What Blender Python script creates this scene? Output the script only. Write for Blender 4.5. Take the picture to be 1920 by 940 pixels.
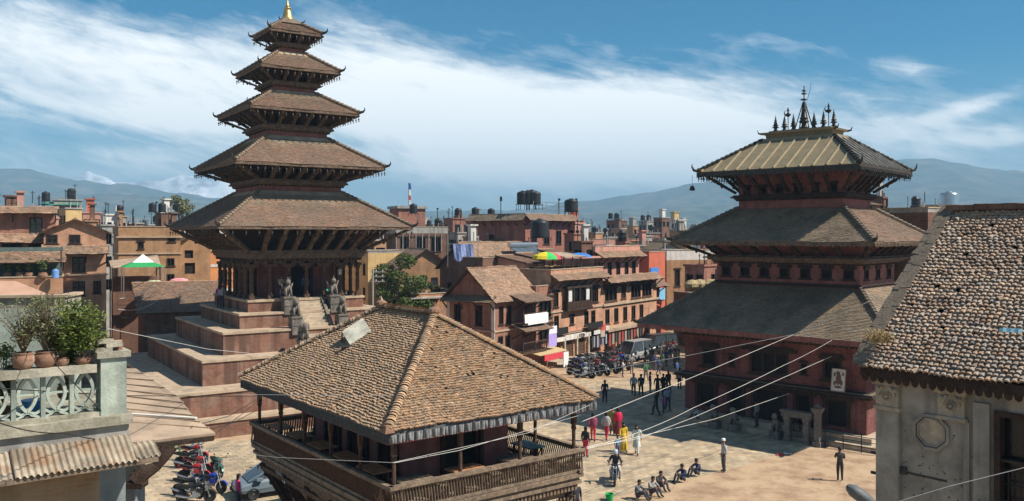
import bpy, math, random
import numpy as np
from mathutils import Vector, Matrix, Quaternion
R = math.radians
random.seed(11)
rng = np.random.default_rng(11)
for o in list(bpy.data.objects):
    bpy.data.objects.remove(o)
sc = bpy.context.scene
COL = sc.collection
# ---------------------------------------------------------------- camera
HC = 12.5; FPX = 1603.0; V0 = 441.5
cam = bpy.data.cameras.new('camera'); cam.sensor_width = 36.0; cam.lens = 36 * FPX / 1920
cam.shift_y = -28.5 / 1920; cam.clip_start = 0.2; cam.clip_end = 30000
co = bpy.data.objects.new('camera', cam); COL.objects.link(co)
co.location = (0, 0, HC); co.rotation_euler = (R(90), 0, 0); sc.camera = co
# ---------------------------------------------------------------- sun and sky
SUN_EL = 48.0; SUN_AZ = 103.0          # azimuth clockwise from +Y (view axis)
sd = Vector((math.sin(R(SUN_AZ)) * math.cos(R(SUN_EL)), math.cos(R(SUN_AZ)) * math.cos(R(SUN_EL)), math.sin(R(SUN_EL))))
sl = bpy.data.lights.new('sun', 'SUN'); sl.energy = 5.0; sl.angle = R(0.53); sl.color = (1.0, 0.93, 0.82)
so = bpy.data.objects.new('sun', sl); COL.objects.link(so)
so.rotation_euler = sd.to_track_quat('Z', 'Y').to_euler()
w = bpy.data.worlds.new('World'); sc.world = w; w.use_nodes = True
nt = w.node_tree; nt.nodes.clear()
def N(tree, typ, **kw):
    n = tree.nodes.new(typ)
    for k, v in kw.items():
        if k.startswith('i_'):
            n.inputs[int(k[2:])].default_value = v
        else:
            setattr(n, k, v)
    return n
def math_node(t, op, a, b=None, clamp=False):
    n = t.nodes.new('ShaderNodeMath'); n.operation = op; n.use_clamp = clamp
    for i, x in enumerate((a, b)):
        if x is None: continue
        if isinstance(x, (int, float)): n.inputs[i].default_value = x
        else: t.links.new(x, n.inputs[i])
    return n.outputs[0]
def ramp(t, fac, stops):
    n = t.nodes.new('ShaderNodeValToRGB'); cr = n.color_ramp
    while len(cr.elements) < len(stops): cr.elements.new(0.5)
    for e, (p, c) in zip(cr.elements, stops):
        e.position = p; e.color = (c, c, c, 1) if isinstance(c, (int, float)) else (*c, 1)
    t.links.new(fac, n.inputs[0]); return n.outputs[0]
out = N(nt, 'ShaderNodeOutputWorld'); bg = N(nt, 'ShaderNodeBackground'); bg.inputs[1].default_value = 0.077
sky = N(nt, 'ShaderNodeTexSky', sky_type='NISHITA', sun_disc=False, sun_elevation=R(SUN_EL), sun_rotation=R(SUN_AZ),
        altitude=1400, air_density=1.1, dust_density=0.35, ozone_density=3.0)
tc = N(nt, 'ShaderNodeTexCoord'); sep = N(nt, 'ShaderNodeSeparateXYZ'); nt.links.new(tc.outputs['Generated'], sep.inputs[0])
az = math_node(nt, 'ARCTAN2', sep.outputs[0], sep.outputs[1])
el = math_node(nt, 'ARCSINE', sep.outputs[2])
# wind-drawn cirrus: noise in (azimuth, elevation), warped, stretched along the horizon
def comb(a, b, c=0.0):
    n = N(nt, 'ShaderNodeCombineXYZ')
    for i, x in enumerate((a, b, c)):
        if isinstance(x, (int, float)): n.inputs[i].default_value = x
        else: nt.links.new(x, n.inputs[i])
    return n.outputs[0]
def wnoise(vec, scale, detail, rough, dist=0.0):
    n = N(nt, 'ShaderNodeTexNoise'); n.inputs['Scale'].default_value = scale; n.inputs['Detail'].default_value = detail
    n.inputs['Roughness'].default_value = rough; n.inputs['Distortion'].default_value = dist
    nt.links.new(vec, n.inputs['Vector']); return n.outputs['Fac']
tilt = math_node(nt, 'ADD', el, math_node(nt, 'MULTIPLY', az, 0.22))
n1 = wnoise(comb(math_node(nt, 'MULTIPLY', az, 3.2), math_node(nt, 'MULTIPLY', tilt, 13.0), 3.7), 1.0, 9, 0.62, 0.6)
n2 = wnoise(comb(math_node(nt, 'MULTIPLY', az, 7.0), math_node(nt, 'MULTIPLY', tilt, 40.0), 1.3), 1.0, 7, 0.65, 0.9)
def blob(ca, ce, ra, re, amp, rot=0.0):
    a = math_node(nt, 'SUBTRACT', az, ca); e = math_node(nt, 'SUBTRACT', el, ce)
    c, s = math.cos(rot), math.sin(rot)
    x = math_node(nt, 'ADD', math_node(nt, 'MULTIPLY', a, c / ra), math_node(nt, 'MULTIPLY', e, s / ra))
    y = math_node(nt, 'ADD', math_node(nt, 'MULTIPLY', a, -s / re), math_node(nt, 'MULTIPLY', e, c / re))
    q = math_node(nt, 'ADD', math_node(nt, 'MULTIPLY', x, x), math_node(nt, 'MULTIPLY', y, y))
    g = math_node(nt, 'POWER', 2.718, math_node(nt, 'MULTIPLY', q, -1.0))
    return math_node(nt, 'MULTIPLY', g, amp)
def AZ(u): return math.atan2(u - 960, FPX)
def EL(u, v): return math.atan2(V0 - v, math.hypot(FPX, u - 960))
dens = math_node(nt, 'SUBTRACT', math_node(nt, 'ADD', math_node(nt, 'MULTIPLY', n1, 0.9), math_node(nt, 'MULTIPLY', n2, 0.55)), 0.22)
BLOBS = [(180, 130, 330, 90, 0.46, -0.12), (760, 120, 300, 60, 0.42, -0.2), (930, 225, 430, 75, 0.56, -0.05),
         (1250, 230, 300, 75, 0.40, 0.0), (620, 310, 500, 35, 0.22, 0.0), (1150, 330, 400, 40, 0.32, 0.0),
         (120, 250, 260, 26, -0.20, 0.0), (1250, 20, 420, 70, -0.28, 0.0), (1750, 90, 260, 60, -0.2, 0.0), (380, 0, 200, 26, -0.2, 0.0), (1820, 200, 80, 14, 0.36, 0.25),
         (1700, 250, 200, 22, 0.2, -0.1), (330, 230, 130, 35, 0.3, 0.0), (60, 330, 200, 18, 0.1, 0.0), (1700, 128, 60, 20, 0.36, -0.2), (1860, 255, 120, 16, 0.25, 0.1), (1480, 90, 120, 16, 0.2, -0.2)]
for (u, v, ru, rv, amp, rot) in BLOBS:
    dens = math_node(nt, 'ADD', dens, blob(AZ(u), EL(u, v), ru / FPX, rv / FPX, amp, rot))
cl = ramp(nt, dens, [(0.50, 0.0), (0.66, 0.2), (0.82, 0.62), (1.0, 0.92)])
low = ramp(nt, el, [(0.0, 0.35), (0.03, 0.75), (0.08, 1.0)])
fac = math_node(nt, 'MULTIPLY', cl, low)
n3 = wnoise(comb(math_node(nt, 'MULTIPLY', az, 26.0), math_node(nt, 'MULTIPLY', tilt, 62.0), 7.1), 1.0, 6, 0.6, 0.4)
dens2 = math_node(nt, 'ADD', dens, math_node(nt, 'MULTIPLY', math_node(nt, 'SUBTRACT', n3, 0.5), 0.42))
cl = ramp(nt, dens2, [(0.46, 0.0), (0.62, 0.2), (0.80, 0.66), (0.98, 0.96)])
fac = math_node(nt, 'MULTIPLY', cl, low)
mixc = N(nt, 'ShaderNodeMix', data_type='RGBA')
hsv = N(nt, 'ShaderNodeHueSaturation'); hsv.inputs['Saturation'].default_value = 1.62; hsv.inputs['Value'].default_value = 0.78; hsv.inputs['Hue'].default_value = 0.487
nt.links.new(sky.outputs[0], hsv.inputs['Color'])
nt.links.new(fac, mixc.inputs[0]); nt.links.new(hsv.outputs[0], mixc.inputs[6]); mixc.inputs[7].default_value = (12.4, 12.5, 12.2, 1)
nt.links.new(mixc.outputs[2], bg.inputs[0]); nt.links.new(bg.outputs[0], out.inputs[0])
sc.view_settings.view_transform = 'Standard'; sc.view_settings.look = 'None'
sc.view_settings.exposure = 0.56; sc.view_settings.gamma = 1.0
sc.cycles.max_bounces = 6; sc.cycles.diffuse_bounces = 3; sc.cycles.glossy_bounces = 2; sc.cycles.volume_bounces = 0
sc.cycles.transparent_max_bounces = 6
sc.cycles.use_denoising = True
# ---------------------------------------------------------------- helpers
def px(u, v, Y):
    return Vector(((u - 960) * Y / FPX, Y, HC - Y * (v - V0) / FPX))
def gp(u, v, z=0.0):
    Y = (HC - z) * FPX / (v - V0)
    return Vector(((u - 960) * Y / FPX, Y, z))
class MB:
    """collects faces of one mesh"""
    def __init__(s): s.v = []; s.f = []; s.m = []
    def add(s, vs, fs, mi=0):
        n = len(s.v); s.v += [tuple(x) for x in vs]
        for f in fs: s.f.append(tuple(i + n for i in f)); s.m.append(mi)
    def box(s, x0, x1, y0, y1, z0, z1, mi=0):
        s.add([(x0,y0,z0),(x1,y0,z0),(x1,y1,z0),(x0,y1,z0),(x0,y0,z1),(x1,y0,z1),(x1,y1,z1),(x0,y1,z1)],
              [(0,3,2,1),(4,5,6,7),(0,1,5,4),(1,2,6,5),(2,3,7,6),(3,0,4,7)], mi)
    def frustum(s, a0, b0, z0, a1, b1, z1, mi=0, cx=0, cy=0):
        s.add([(cx-a0,cy-b0,z0),(cx+a0,cy-b0,z0),(cx+a0,cy+b0,z0),(cx-a0,cy+b0,z0),(cx-a1,cy-b1,z1),(cx+a1,cy-b1,z1),(cx+a1,cy+b1,z1),(cx-a1,cy+b1,z1)],
              [(0,3,2,1),(4,5,6,7),(0,1,5,4),(1,2,6,5),(2,3,7,6),(3,0,4,7)], mi)
    def beam(s, p, q, w, h, mi=0, up=(0,0,1), w1=None, h1=None):
        p = Vector(p); q = Vector(q); d = (q - p).normalized(); u = Vector(up)
        x = d.cross(u)
        if x.length < 1e-4: x = d.cross(Vector((1,0,0)))
        x.normalize(); y = x.cross(d); w1 = w if w1 is None else w1; h1 = h if h1 is None else h1
        vs = [p+x*a*w/2+y*b*h/2 for a,b in ((-1,-1),(1,-1),(1,1),(-1,1))] + [q+x*a*w1/2+y*b*h1/2 for a,b in ((-1,-1),(1,-1),(1,1),(-1,1))]
        s.add(vs, [(0,1,2,3),(7,6,5,4),(0,4,5,1),(1,5,6,2),(2,6,7,3),(3,7,4,0)], mi)
    def tube(s, pts, r, n=6, mi=0, caps=True):
        pts = [Vector(p) for p in pts]; k = len(pts)
        rs = r if isinstance(r, (list, tuple)) else [r] * k
        base = len(s.v); ref = None
        for i, p in enumerate(pts):
            d = (pts[min(i+1,k-1)] - pts[max(i-1,0)])
            d = d.normalized() if d.length > 1e-6 else Vector((0,0,1))
            if ref is None: ref = d.cross(Vector((0.13,0.31,0.94))); ref = ref if ref.length > 1e-3 else d.cross(Vector((1,0,0)))
            x = (ref - d * ref.dot(d)).normalized(); ref = x; y = d.cross(x)
            for j in range(n):
                a = 2*math.pi*j/n; s.v.append(tuple(p + x*math.cos(a)*rs[i] + y*math.sin(a)*rs[i]))
        for i in range(k-1):
            for j in range(n):
                a=base+i*n+j; b=base+i*n+(j+1)%n
                s.f.append((a,b,b+n,a+n)); s.m.append(mi)
        if caps:
            s.f.append(tuple(base+j for j in range(n))[::-1]); s.m.append(mi)
            s.f.append(tuple(base+(k-1)*n+j for j in range(n))); s.m.append(mi)
    def lathe(s, prof, c=(0,0,0), n=10, mi=0, sx=1, sy=1, ph=0.0):
        base = len(s.v); k = len(prof)
        for r, z in prof:
            for j in range(n):
                a = 2*math.pi*j/n + ph; s.v.append((c[0]+r*math.cos(a)*sx, c[1]+r*math.sin(a)*sy, c[2]+z))
        for i in range(k-1):
            for j in range(n):
                a=base+i*n+j; b=base+i*n+(j+1)%n
                s.f.append((a,b,b+n,a+n)); s.m.append(mi)
        s.f.append(tuple(base+j for j in range(n))[::-1]); s.m.append(mi)
        s.f.append(tuple(base+(k-1)*n+j for j in range(n))); s.m.append(mi)
    def ball(s, c, r, n=8, mi=0, sz=1.0, sx=1.0, sy=1.0):
        k = max(4, n//2+1)
        s.lathe([(max(1e-3,r*math.sin(math.pi*i/k)), -r*sz*math.cos(math.pi*i/k)) for i in range(k+1)], c, n, mi, sx, sy)
    def prism(s, poly, z0, z1, mi=0):
        n = len(poly)
        s.add([(x,y,z0) for x,y in poly]+[(x,y,z1) for x,y in poly],
              [tuple(range(n))[::-1], tuple(range(n,2*n))]+[(i,(i+1)%n,n+(i+1)%n,n+i) for i in range(n)], mi)
    def slab(s, pts, th, mi=0):
        """polygon in space with thickness th downwards along its normal"""
        pts=[Vector(p) for p in pts]; nrm=(pts[1]-pts[0]).cross(pts[2]-pts[0]).normalized()
        if nrm.z < 0: pts=pts[::-1]; nrm=-nrm
        n=len(pts)
        s.add(pts+[p-nrm*th for p in pts],[tuple(range(n)),tuple(range(n,2*n))[::-1]]+[((i+1)%n,i,n+i,n+(i+1)%n) for i in range(n)],mi)
    def facade(s, o, t, n, L, z0, z1, ops, depth=0.22, mi=0, pane=None):
        """wall face with recessed openings; o origin, t along, n outward; ops (x0,x1,za,zb)"""
        o=Vector(o); t=Vector(t); n=Vector(n)
        xs=sorted({0.0,L,*[a for q in ops for a in q[:2]]}); zs=sorted({z0,z1,*[a for q in ops for a in q[2:4]]})
        P=lambda x,z,d=0.0: o+t*x-n*d+Vector((0,0,z))
        for i in range(len(xs)-1):
            for j in range(len(zs)-1):
                cx=(xs[i]+xs[i+1])/2; cz=(zs[j]+zs[j+1])/2
                if any(q[0]<cx<q[1] and q[2]<cz<q[3] for q in ops): continue
                s.add([P(xs[i],zs[j]),P(xs[i+1],zs[j]),P(xs[i+1],zs[j+1]),P(xs[i],zs[j+1])],[(0,1,2,3)],mi)
        for q in ops:
            a,b,c,d=q[:4]
            s.add([P(a,c),P(b,c),P(b,d),P(a,d),P(a,c,depth),P(b,c,depth),P(b,d,depth),P(a,d,depth)],
                  [(0,4,5,1),(1,5,6,2),(2,6,7,3),(3,7,4,0)],mi)
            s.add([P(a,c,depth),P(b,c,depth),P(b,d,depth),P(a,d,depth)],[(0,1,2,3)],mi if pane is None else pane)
def uvmap(me):
    nl=len(me.loops); npoly=len(me.polygons)
    if nl==0: return
    co=np.empty(len(me.vertices)*3,np.float32); me.vertices.foreach_get('co',co); co=co.reshape(-1,3)
    li=np.empty(nl,np.int32); me.loops.foreach_get('vertex_index',li)
    lt=np.empty(npoly,np.int32); me.polygons.foreach_get('loop_total',lt)
    nr=np.empty(npoly*3,np.float32); me.polygons.foreach_get('normal',nr); nr=nr.reshape(-1,3)
    pn=np.repeat(nr,lt,axis=0); p=co[li]
    hz=np.hypot(pn[:,0],pn[:,1]); flat=hz<1e-3
    t=np.stack([-pn[:,1],pn[:,0],np.zeros_like(hz)],1)/np.maximum(hz,1e-6)[:,None]
    t[flat]=(1,0,0)
    b=np.cross(pn,t)
    uv=np.stack([(p*t).sum(1),(p*b).sum(1)],1).astype(np.float32)
    me.uv_layers.new(name='UVMap').data.foreach_set('uv',uv.ravel())
def obj(name, mb, mats, parent=None, smooth=False, kind=None):
    me=bpy.data.meshes.new(name); me.from_pydata(mb.v,[],mb.f)
    mats=mats if isinstance(mats,(list,tuple)) else [mats]
    for m in mats: me.materials.append(m)
    if len(mats)>1: me.polygons.foreach_set('material_index',mb.m)
    if smooth: me.polygons.foreach_set('use_smooth',[True]*len(me.polygons))
    me.update(); uvmap(me)
    o=bpy.data.objects.new(name,me); COL.objects.link(o); o.parent=parent
    if kind: o['kind']=kind
    return o
def link(name, me, parent=None, mat=None):
    o=bpy.data.objects.new(name,me); COL.objects.link(o); o.parent=parent
    if mat is not None: o.matrix_local=mat
    return o
def tag(o,label,cat,group=None,kind=None):
    o['label']=label; o['category']=cat
    if group: o['group']=group
    if kind: o['kind']=kind
    return o
def thing(name,label,cat,loc=(0,0,0),rz=0.0,group=None):
    o=bpy.data.objects.new(name,None); COL.objects.link(o); o.location=loc; o.rotation_euler=(0,0,rz); o.empty_display_size=0.2
    return tag(o,label,cat,group)
def copy_tree(o,parent=None):
    c=o.copy(); COL.objects.link(c); c.parent=parent
    for ch in list(o.children): copy_tree(ch,c)
    return c
# ---------------------------------------------------------------- materials
MATS={}
def MT(name,col,rough=0.85,metal=0.0,var=0.25,sc_=1.5,bump=0.25,bsc=25.0,attr=False,col2=None,c2=0.5,streak=0.0,spec=0.3,trans=0.0):
    if name in MATS: return MATS[name]
    m=bpy.data.materials.new(name); m.use_nodes=True; t=m.node_tree; b=t.nodes['Principled BSDF']; L=t.links.new
    b.inputs['Roughness'].default_value=rough; b.inputs['Metallic'].default_value=metal
    b.inputs['Specular IOR Level'].default_value=spec
    tcn=N(t,'ShaderNodeTexCoord'); vec=tcn.outputs['Object']
    oi=N(t,'ShaderNodeObjectInfo'); ad=N(t,'ShaderNodeVectorMath',operation='ADD'); 
    off=N(t,'ShaderNodeCombineXYZ'); L(math_node(t,'MULTIPLY',oi.outputs['Random'],37.0),off.inputs[0]); L(math_node(t,'MULTIPLY',oi.outputs['Random'],11.0),off.inputs[2])
    L(vec,ad.inputs[0]); L(off.outputs[0],ad.inputs[1]); vec=ad.outputs[0]
    ns=N(t,'ShaderNodeTexNoise'); ns.inputs['Scale'].default_value=sc_; ns.inputs['Detail'].default_value=5; ns.inputs['Roughness'].default_value=0.65; L(vec,ns.inputs['Vector'])
    lo=tuple(c*(1-var) for c in col); hi=tuple(min(1,c*(1+var)) for c in col)
    stops=[(0.3,lo),(0.7,hi)]
    c=ramp(t,ns.outputs['Fac'],stops)
    if col2 is not None:
        n2=N(t,'ShaderNodeTexNoise'); n2.inputs['Scale'].default_value=sc_*0.45; n2.inputs['Detail'].default_value=7; n2.inputs['Roughness'].default_value=0.7
        L(vec,n2.inputs['Vector'])
        f=ramp(t,n2.outputs['Fac'],[(max(0.0,c2-0.07),0.0),(min(1.0,c2+0.09),1.0)])
        mx=N(t,'ShaderNodeMix',data_type='RGBA'); L(f,mx.inputs[0]); L(c,mx.inputs[6]); mx.inputs[7].default_value=(*col2,1); c=mx.outputs[2]
    if streak>0:
        mp=N(t,'ShaderNodeMapping'); mp.inputs['Scale'].default_value=(2.6,2.6,0.16); L(vec,mp.inputs['Vector'])
        n3=N(t,'ShaderNodeTexNoise'); n3.inputs['Scale'].default_value=1.0; n3.inputs['Detail'].default_value=5; L(mp.outputs[0],n3.inputs['Vector'])
        f=ramp(t,n3.outputs['Fac'],[(0.48,0.0),(0.68,streak)])
        mx=N(t,'ShaderNodeMix',data_type='RGBA'); L(f,mx.inputs[0]); L(c,mx.inputs[6]); mx.inputs[7].default_value=(col[0]*0.3,col[1]*0.33,col[2]*0.36,1); c=mx.outputs[2]
    if attr:
        at=N(t,'ShaderNodeAttribute',attribute_name='tint'); mx=N(t,'ShaderNodeMix',data_type='RGBA',blend_type='MULTIPLY'); mx.inputs[0].default_value=1.0
        L(c,mx.inputs[6]); L(at.outputs['Color'],mx.inputs[7]); c=mx.outputs[2]
    L(c,b.inputs['Base Color'])
    if bump>0:
        nb=N(t,'ShaderNodeTexNoise'); nb.inputs['Scale'].default_value=bsc; nb.inputs['Detail'].default_value=3; L(vec,nb.inputs['Vector'])
        bp=N(t,'ShaderNodeBump'); bp.inputs['Strength'].default_value=bump; bp.inputs['Distance'].default_value=0.03; L(nb.outputs['Fac'],bp.inputs['Height']); L(bp.outputs[0],b.inputs['Normal'])
    if trans>0:
        b.inputs['Transmission Weight'].default_value=trans
    MATS[name]=m; return m
def BR(name,c1,c2,mortar,bw=0.23,bh=0.07,ms=0.009,patch=None,pc=0.6,streak=0.25,rough=0.9):
    if name in MATS: return MATS[name]
    m=bpy.data.materials.new(name); m.use_nodes=True; t=m.node_tree; b=t.nodes['Principled BSDF']; L=t.links.new
    b.inputs['Roughness'].default_value=rough; b.inputs['Specular IOR Level'].default_value=0.2
    tcn=N(t,'ShaderNodeTexCoord')
    br=N(t,'ShaderNodeTexBrick'); br.inputs['Color1'].default_value=(*c1,1); br.inputs['Color2'].default_value=(*c2,1); br.inputs['Mortar'].default_value=(*mortar,1)
    br.inputs['Scale'].default_value=1.0; br.inputs['Brick Width'].default_value=bw; br.inputs['Row Height'].default_value=bh; br.inputs['Mortar Size'].default_value=ms; br.inputs['Mortar Smooth'].default_value=0.3
    L(tcn.outputs['UV'],br.inputs['Vector'])
    vec=tcn.outputs['Object']; c=br.outputs['Color']
    ns=N(t,'ShaderNodeTexNoise'); ns.inputs['Scale'].default_value=0.9; ns.inputs['Detail'].default_value=8; ns.inputs['Roughness'].default_value=0.7; L(vec,ns.inputs['Vector'])
    f=ramp(t,ns.outputs['Fac'],[(0.28,0.62),(0.72,1.3)])
    mx=N(t,'ShaderNodeMix',data_type='RGBA',blend_type='MULTIPLY'); mx.inputs[0].default_value=1.0; L(c,mx.inputs[6]); L(f,mx.inputs[7]); c=mx.outputs[2]
    if patch is not None:
        n2=N(t,'ShaderNodeTexNoise'); n2.inputs['Scale'].default_value=0.55; n2.inputs['Detail'].default_value=9; n2.inputs['Roughness'].default_value=0.75
        mp=N(t,'ShaderNodeMapping'); mp.inputs['Location'].default_value=(13,5,2); L(vec,mp.inputs['Vector']); L(mp.outputs[0],n2.inputs['Vector'])
        f=ramp(t,n2.outputs['Fac'],[(pc-0.08,0.0),(pc+0.06,0.85)])
        mx=N(t,'ShaderNodeMix',data_type='RGBA'); L(f,mx.inputs[0]); L(c,mx.inputs[6]); mx.inputs[7].default_value=(*patch,1); c=mx.outputs[2]
    if streak>0:
        mp=N(t,'ShaderNodeMapping'); mp.inputs['Scale'].default_value=(1.7,1.7,0.14); L(vec,mp.inputs['Vector'])
        n3=N(t,'ShaderNodeTexNoise'); n3.inputs['Scale'].default_value=1.0; n3.inputs['Detail'].default_value=6; L(mp.outputs[0],n3.inputs['Vector'])
        f=ramp(t,n3.outputs['Fac'],[(0.46,0.0),(0.62,streak)])
        mx=N(t,'ShaderNodeMix',data_type='RGBA'); L(f,mx.inputs[0]); L(c,mx.inputs[6]); mx.inputs[7].default_value=(c1[0]*0.25,c1[1]*0.3,c1[2]*0.35,1); c=mx.outputs[2]
    L(c,b.inputs['Base Color'])
    bp=N(t,'ShaderNodeBump'); bp.inputs['Strength'].default_value=0.5; bp.inputs['Distance'].default_value=0.02; L(br.outputs['Fac'],bp.inputs['Height']); bp.invert=True; L(bp.outputs[0],b.inputs['Normal'])
    MATS[name]=m; return m
brick_red=BR('brick_red',(0.45,0.205,0.145),(0.34,0.145,0.105),(0.25,0.17,0.12),patch=(0.40,0.24,0.17),pc=0.62,streak=0.4)
brick_temple=BR('brick_temple',(0.285,0.14,0.09),(0.21,0.09,0.065),(0.2,0.13,0.10),patch=(0.30,0.20,0.15),pc=0.57,streak=0.65)
brick_orange=BR('brick_orange',(0.54,0.275,0.16),(0.44,0.205,0.115),(0.34,0.24,0.16),patch=(0.5,0.33,0.2),pc=0.62)
brick_facade=BR('brick_facade',(0.62,0.34,0.215),(0.52,0.265,0.165),(0.42,0.28,0.19),patch=(0.62,0.42,0.29),pc=0.62)
brick_ochre=BR('brick_ochre',(0.48,0.27,0.13),(0.40,0.20,0.10),(0.38,0.28,0.18),patch=(0.33,0.21,0.13),pc=0.6)
brick_brown=BR('brick_brown',(0.22,0.115,0.075),(0.16,0.08,0.06),(0.16,0.11,0.08),patch=(0.25,0.16,0.11),pc=0.6)
brick_pave=BR('brick_paving',(0.42,0.275,0.17),(0.335,0.21,0.13),(0.25,0.18,0.12),bw=0.24,bh=0.11,ms=0.012,patch=(0.5,0.36,0.23),pc=0.5,streak=0)
brick_wall_near=BR('brick_old_mortar',(0.36,0.22,0.12),(0.30,0.17,0.09),(0.36,0.27,0.17),patch=(0.36,0.27,0.18),pc=0.5,streak=0.3)
paint_maroon=BR('painted_brick_maroon',(0.25,0.092,0.078),(0.19,0.068,0.06),(0.10,0.05,0.045),bw=0.26,bh=0.09,ms=0.012,patch=(0.23,0.12,0.10),pc=0.6,streak=0.6)
paint_maroon2=MT('painted_band_red',(0.235,0.095,0.08),var=0.3,sc_=1.4,streak=0.35,bump=0.3,bsc=18)
plaster_pink=MT('plaster_pink',(0.50,0.25,0.19),var=0.15,sc_=0.9,streak=0.4,bump=0.1)
plaster_white=MT('plaster_white',(0.66,0.62,0.56),var=0.15,sc_=0.8,streak=0.4,bump=0.1)
plaster_mint=MT('plaster_mint',(0.41,0.46,0.39),var=0.2,sc_=2.5,streak=0.6,bump=0.25,col2=(0.27,0.275,0.22),c2=0.57)
plaster_grey=MT('plaster_grey_worn',(0.31,0.27,0.22),var=0.35,sc_=1.6,streak=0.75,bump=0.5,bsc=9,col2=(0.42,0.37,0.3),c2=0.58)
plaster_yellow=MT('plaster_yellow',(0.58,0.40,0.18),var=0.2,sc_=0.9,streak=0.4,bump=0.1)
plaster_orange=MT('plaster_orange',(0.62,0.27,0.11),var=0.2,sc_=0.9,streak=0.2,bump=0.1)
plaster_redor=MT('plaster_red',(0.50,0.13,0.075),var=0.15,sc_=0.9,streak=0.25,bump=0.1)
concrete=MT('concrete',(0.34,0.32,0.29),var=0.3,sc_=1.1,streak=0.5,bump=0.3)
concrete_ledge=MT('concrete_mossy',(0.42,0.38,0.30),var=0.3,sc_=2.0,streak=0.4,bump=0.4,col2=(0.17,0.16,0.11),c2=0.52)
stone_ledge=MT('stone_coping',(0.44,0.335,0.235),var=0.25,sc_=1.3,bump=0.35,bsc=8,col2=(0.31,0.24,0.17),c2=0.56)
stone_step=MT('stone_step',(0.46,0.37,0.27),var=0.25,sc_=1.8,bump=0.3,col2=(0.3,0.25,0.19),c2=0.58)
stone_grey=MT('stone_carved',(0.155,0.135,0.115),var=0.5,sc_=7,bump=0.8,bsc=22,col2=(0.25,0.22,0.18),c2=0.56)
paver=MT('stone_paver',(0.42,0.325,0.215),var=0.2,sc_=1.0,bump=0.3,bsc=12,attr=True,col2=(0.31,0.245,0.175),c2=0.56)
wood_dark=MT('wood_carved_dark',(0.042,0.026,0.019),var=0.5,sc_=4,bump=0.7,bsc=26)
wood_brown=MT('wood_brown',(0.088,0.05,0.032),var=0.4,sc_=5,bump=0.5,bsc=24)
wood_grey=MT('wood_weathered',(0.215,0.16,0.112),var=0.45,sc_=6,bump=0.5,bsc=30,col2=(0.13,0.095,0.07),c2=0.55)
wood_strut=MT('wood_strut_painted',(0.075,0.05,0.034),var=0.6,sc_=7,bump=0.8,bsc=18,col2=(0.19,0.13,0.085),c2=0.58)
wood_cornice=MT('wood_cornice_bleached',(0.15,0.105,0.073),var=0.5,sc_=5,bump=0.6,bsc=20,col2=(0.09,0.055,0.04),c2=0.55)
clay=MT('clay_tile',(0.245,0.16,0.113),var=0.18,sc_=0.7,bump=0.4,bsc=40,attr=True,col2=(0.21,0.155,0.115),c2=0.54)
clay_house=MT('clay_tile_house',(0.33,0.21,0.14),var=0.25,sc_=0.9,bump=0.4,bsc=40,attr=True,col2=(0.24,0.17,0.12),c2=0.55)
clay_plain=MT('clay_ridge',(0.28,0.18,0.12),var=0.3,sc_=4,bump=0.5)
clay_grey_plain=MT('clay_ridge_greyed',(0.17,0.135,0.10),var=0.3,sc_=4,bump=0.5)
clay_cafe=MT('clay_tile_sunburnt',(0.385,0.262,0.165),var=0.3,sc_=5.0,bump=0.4,bsc=50,attr=True,col2=(0.25,0.17,0.115),c2=0.57)
clay_right=MT('clay_tile_lichened',(0.40,0.30,0.225),var=0.3,sc_=5.0,bump=0.4,bsc=50,attr=True,col2=(0.22,0.15,0.115),c2=0.55)
clay_grey=MT('clay_tile_greyed',(0.26,0.195,0.135),var=0.2,sc_=0.8,bump=0.4,bsc=40,attr=True,col2=(0.155,0.125,0.085),c2=0.55)
gold=MT('gilt_copper',(0.62,0.44,0.16),rough=0.42,metal=0.85,var=0.25,sc_=4,bump=0.15,col2=(0.25,0.21,0.12),c2=0.6)
gold_seam=MT('gilt_seam',(0.42,0.345,0.215),rough=0.5,metal=0.3,var=0.2,sc_=3,bump=0.1)
gold_sheet=MT('gilt_roof_sheet',(0.255,0.205,0.125),rough=0.6,metal=0.2,var=0.2,sc_=2,bump=0.15,col2=(0.22,0.18,0.11),c2=0.53)
bronze=MT('bronze_dark',(0.055,0.05,0.042),rough=0.5,metal=0.6,var=0.4,sc_=6)
iron=MT('iron_black',(0.03,0.03,0.03),rough=0.6,metal=0.3,var=0.3,sc_=6)
steel=MT('steel_bright',(0.55,0.56,0.57),rough=0.3,metal=0.9,var=0.15,sc_=5,bump=0.05)
tin=MT('tin_sheet',(0.44,0.40,0.34),rough=0.6,metal=0.2,var=0.3,sc_=2,bump=0.2,streak=0.5,col2=(0.33,0.22,0.14),c2=0.6)
tin_tan=MT('tin_sheet_dusty',(0.42,0.31,0.22),rough=0.7,metal=0.05,var=0.2,sc_=1.3,bump=0.2,streak=0.3,col2=(0.29,0.22,0.16),c2=0.57)
glass_dark=MT('window_dark',(0.012,0.012,0.014),rough=0.2,var=0.3,sc_=2,bump=0,spec=0.5)
glass_blue=MT('window_blue',(0.05,0.07,0.085),rough=0.12,var=0.3,sc_=1,bump=0,spec=0.6)
curtain=MT('window_curtain',(0.62,0.62,0.6),rough=0.9,var=0.2,sc_=3,bump=0)
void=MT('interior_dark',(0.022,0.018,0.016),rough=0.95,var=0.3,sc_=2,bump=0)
rubber=MT('rubber_black',(0.02,0.02,0.02),rough=0.8,var=0.3,sc_=8,bump=0)
plastic_black=MT('tank_black',(0.022,0.024,0.026),rough=0.45,var=0.25,sc_=3,bump=0.05)
terracotta=MT('terracotta',(0.24,0.13,0.085),var=0.25,sc_=5,bump=0.3,col2=(0.45,0.36,0.28),c2=0.62)
leaf=MT('leaf_green',(0.085,0.115,0.028),rough=0.6,var=0.5,sc_=1.2,bump=0,attr=True)
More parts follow.
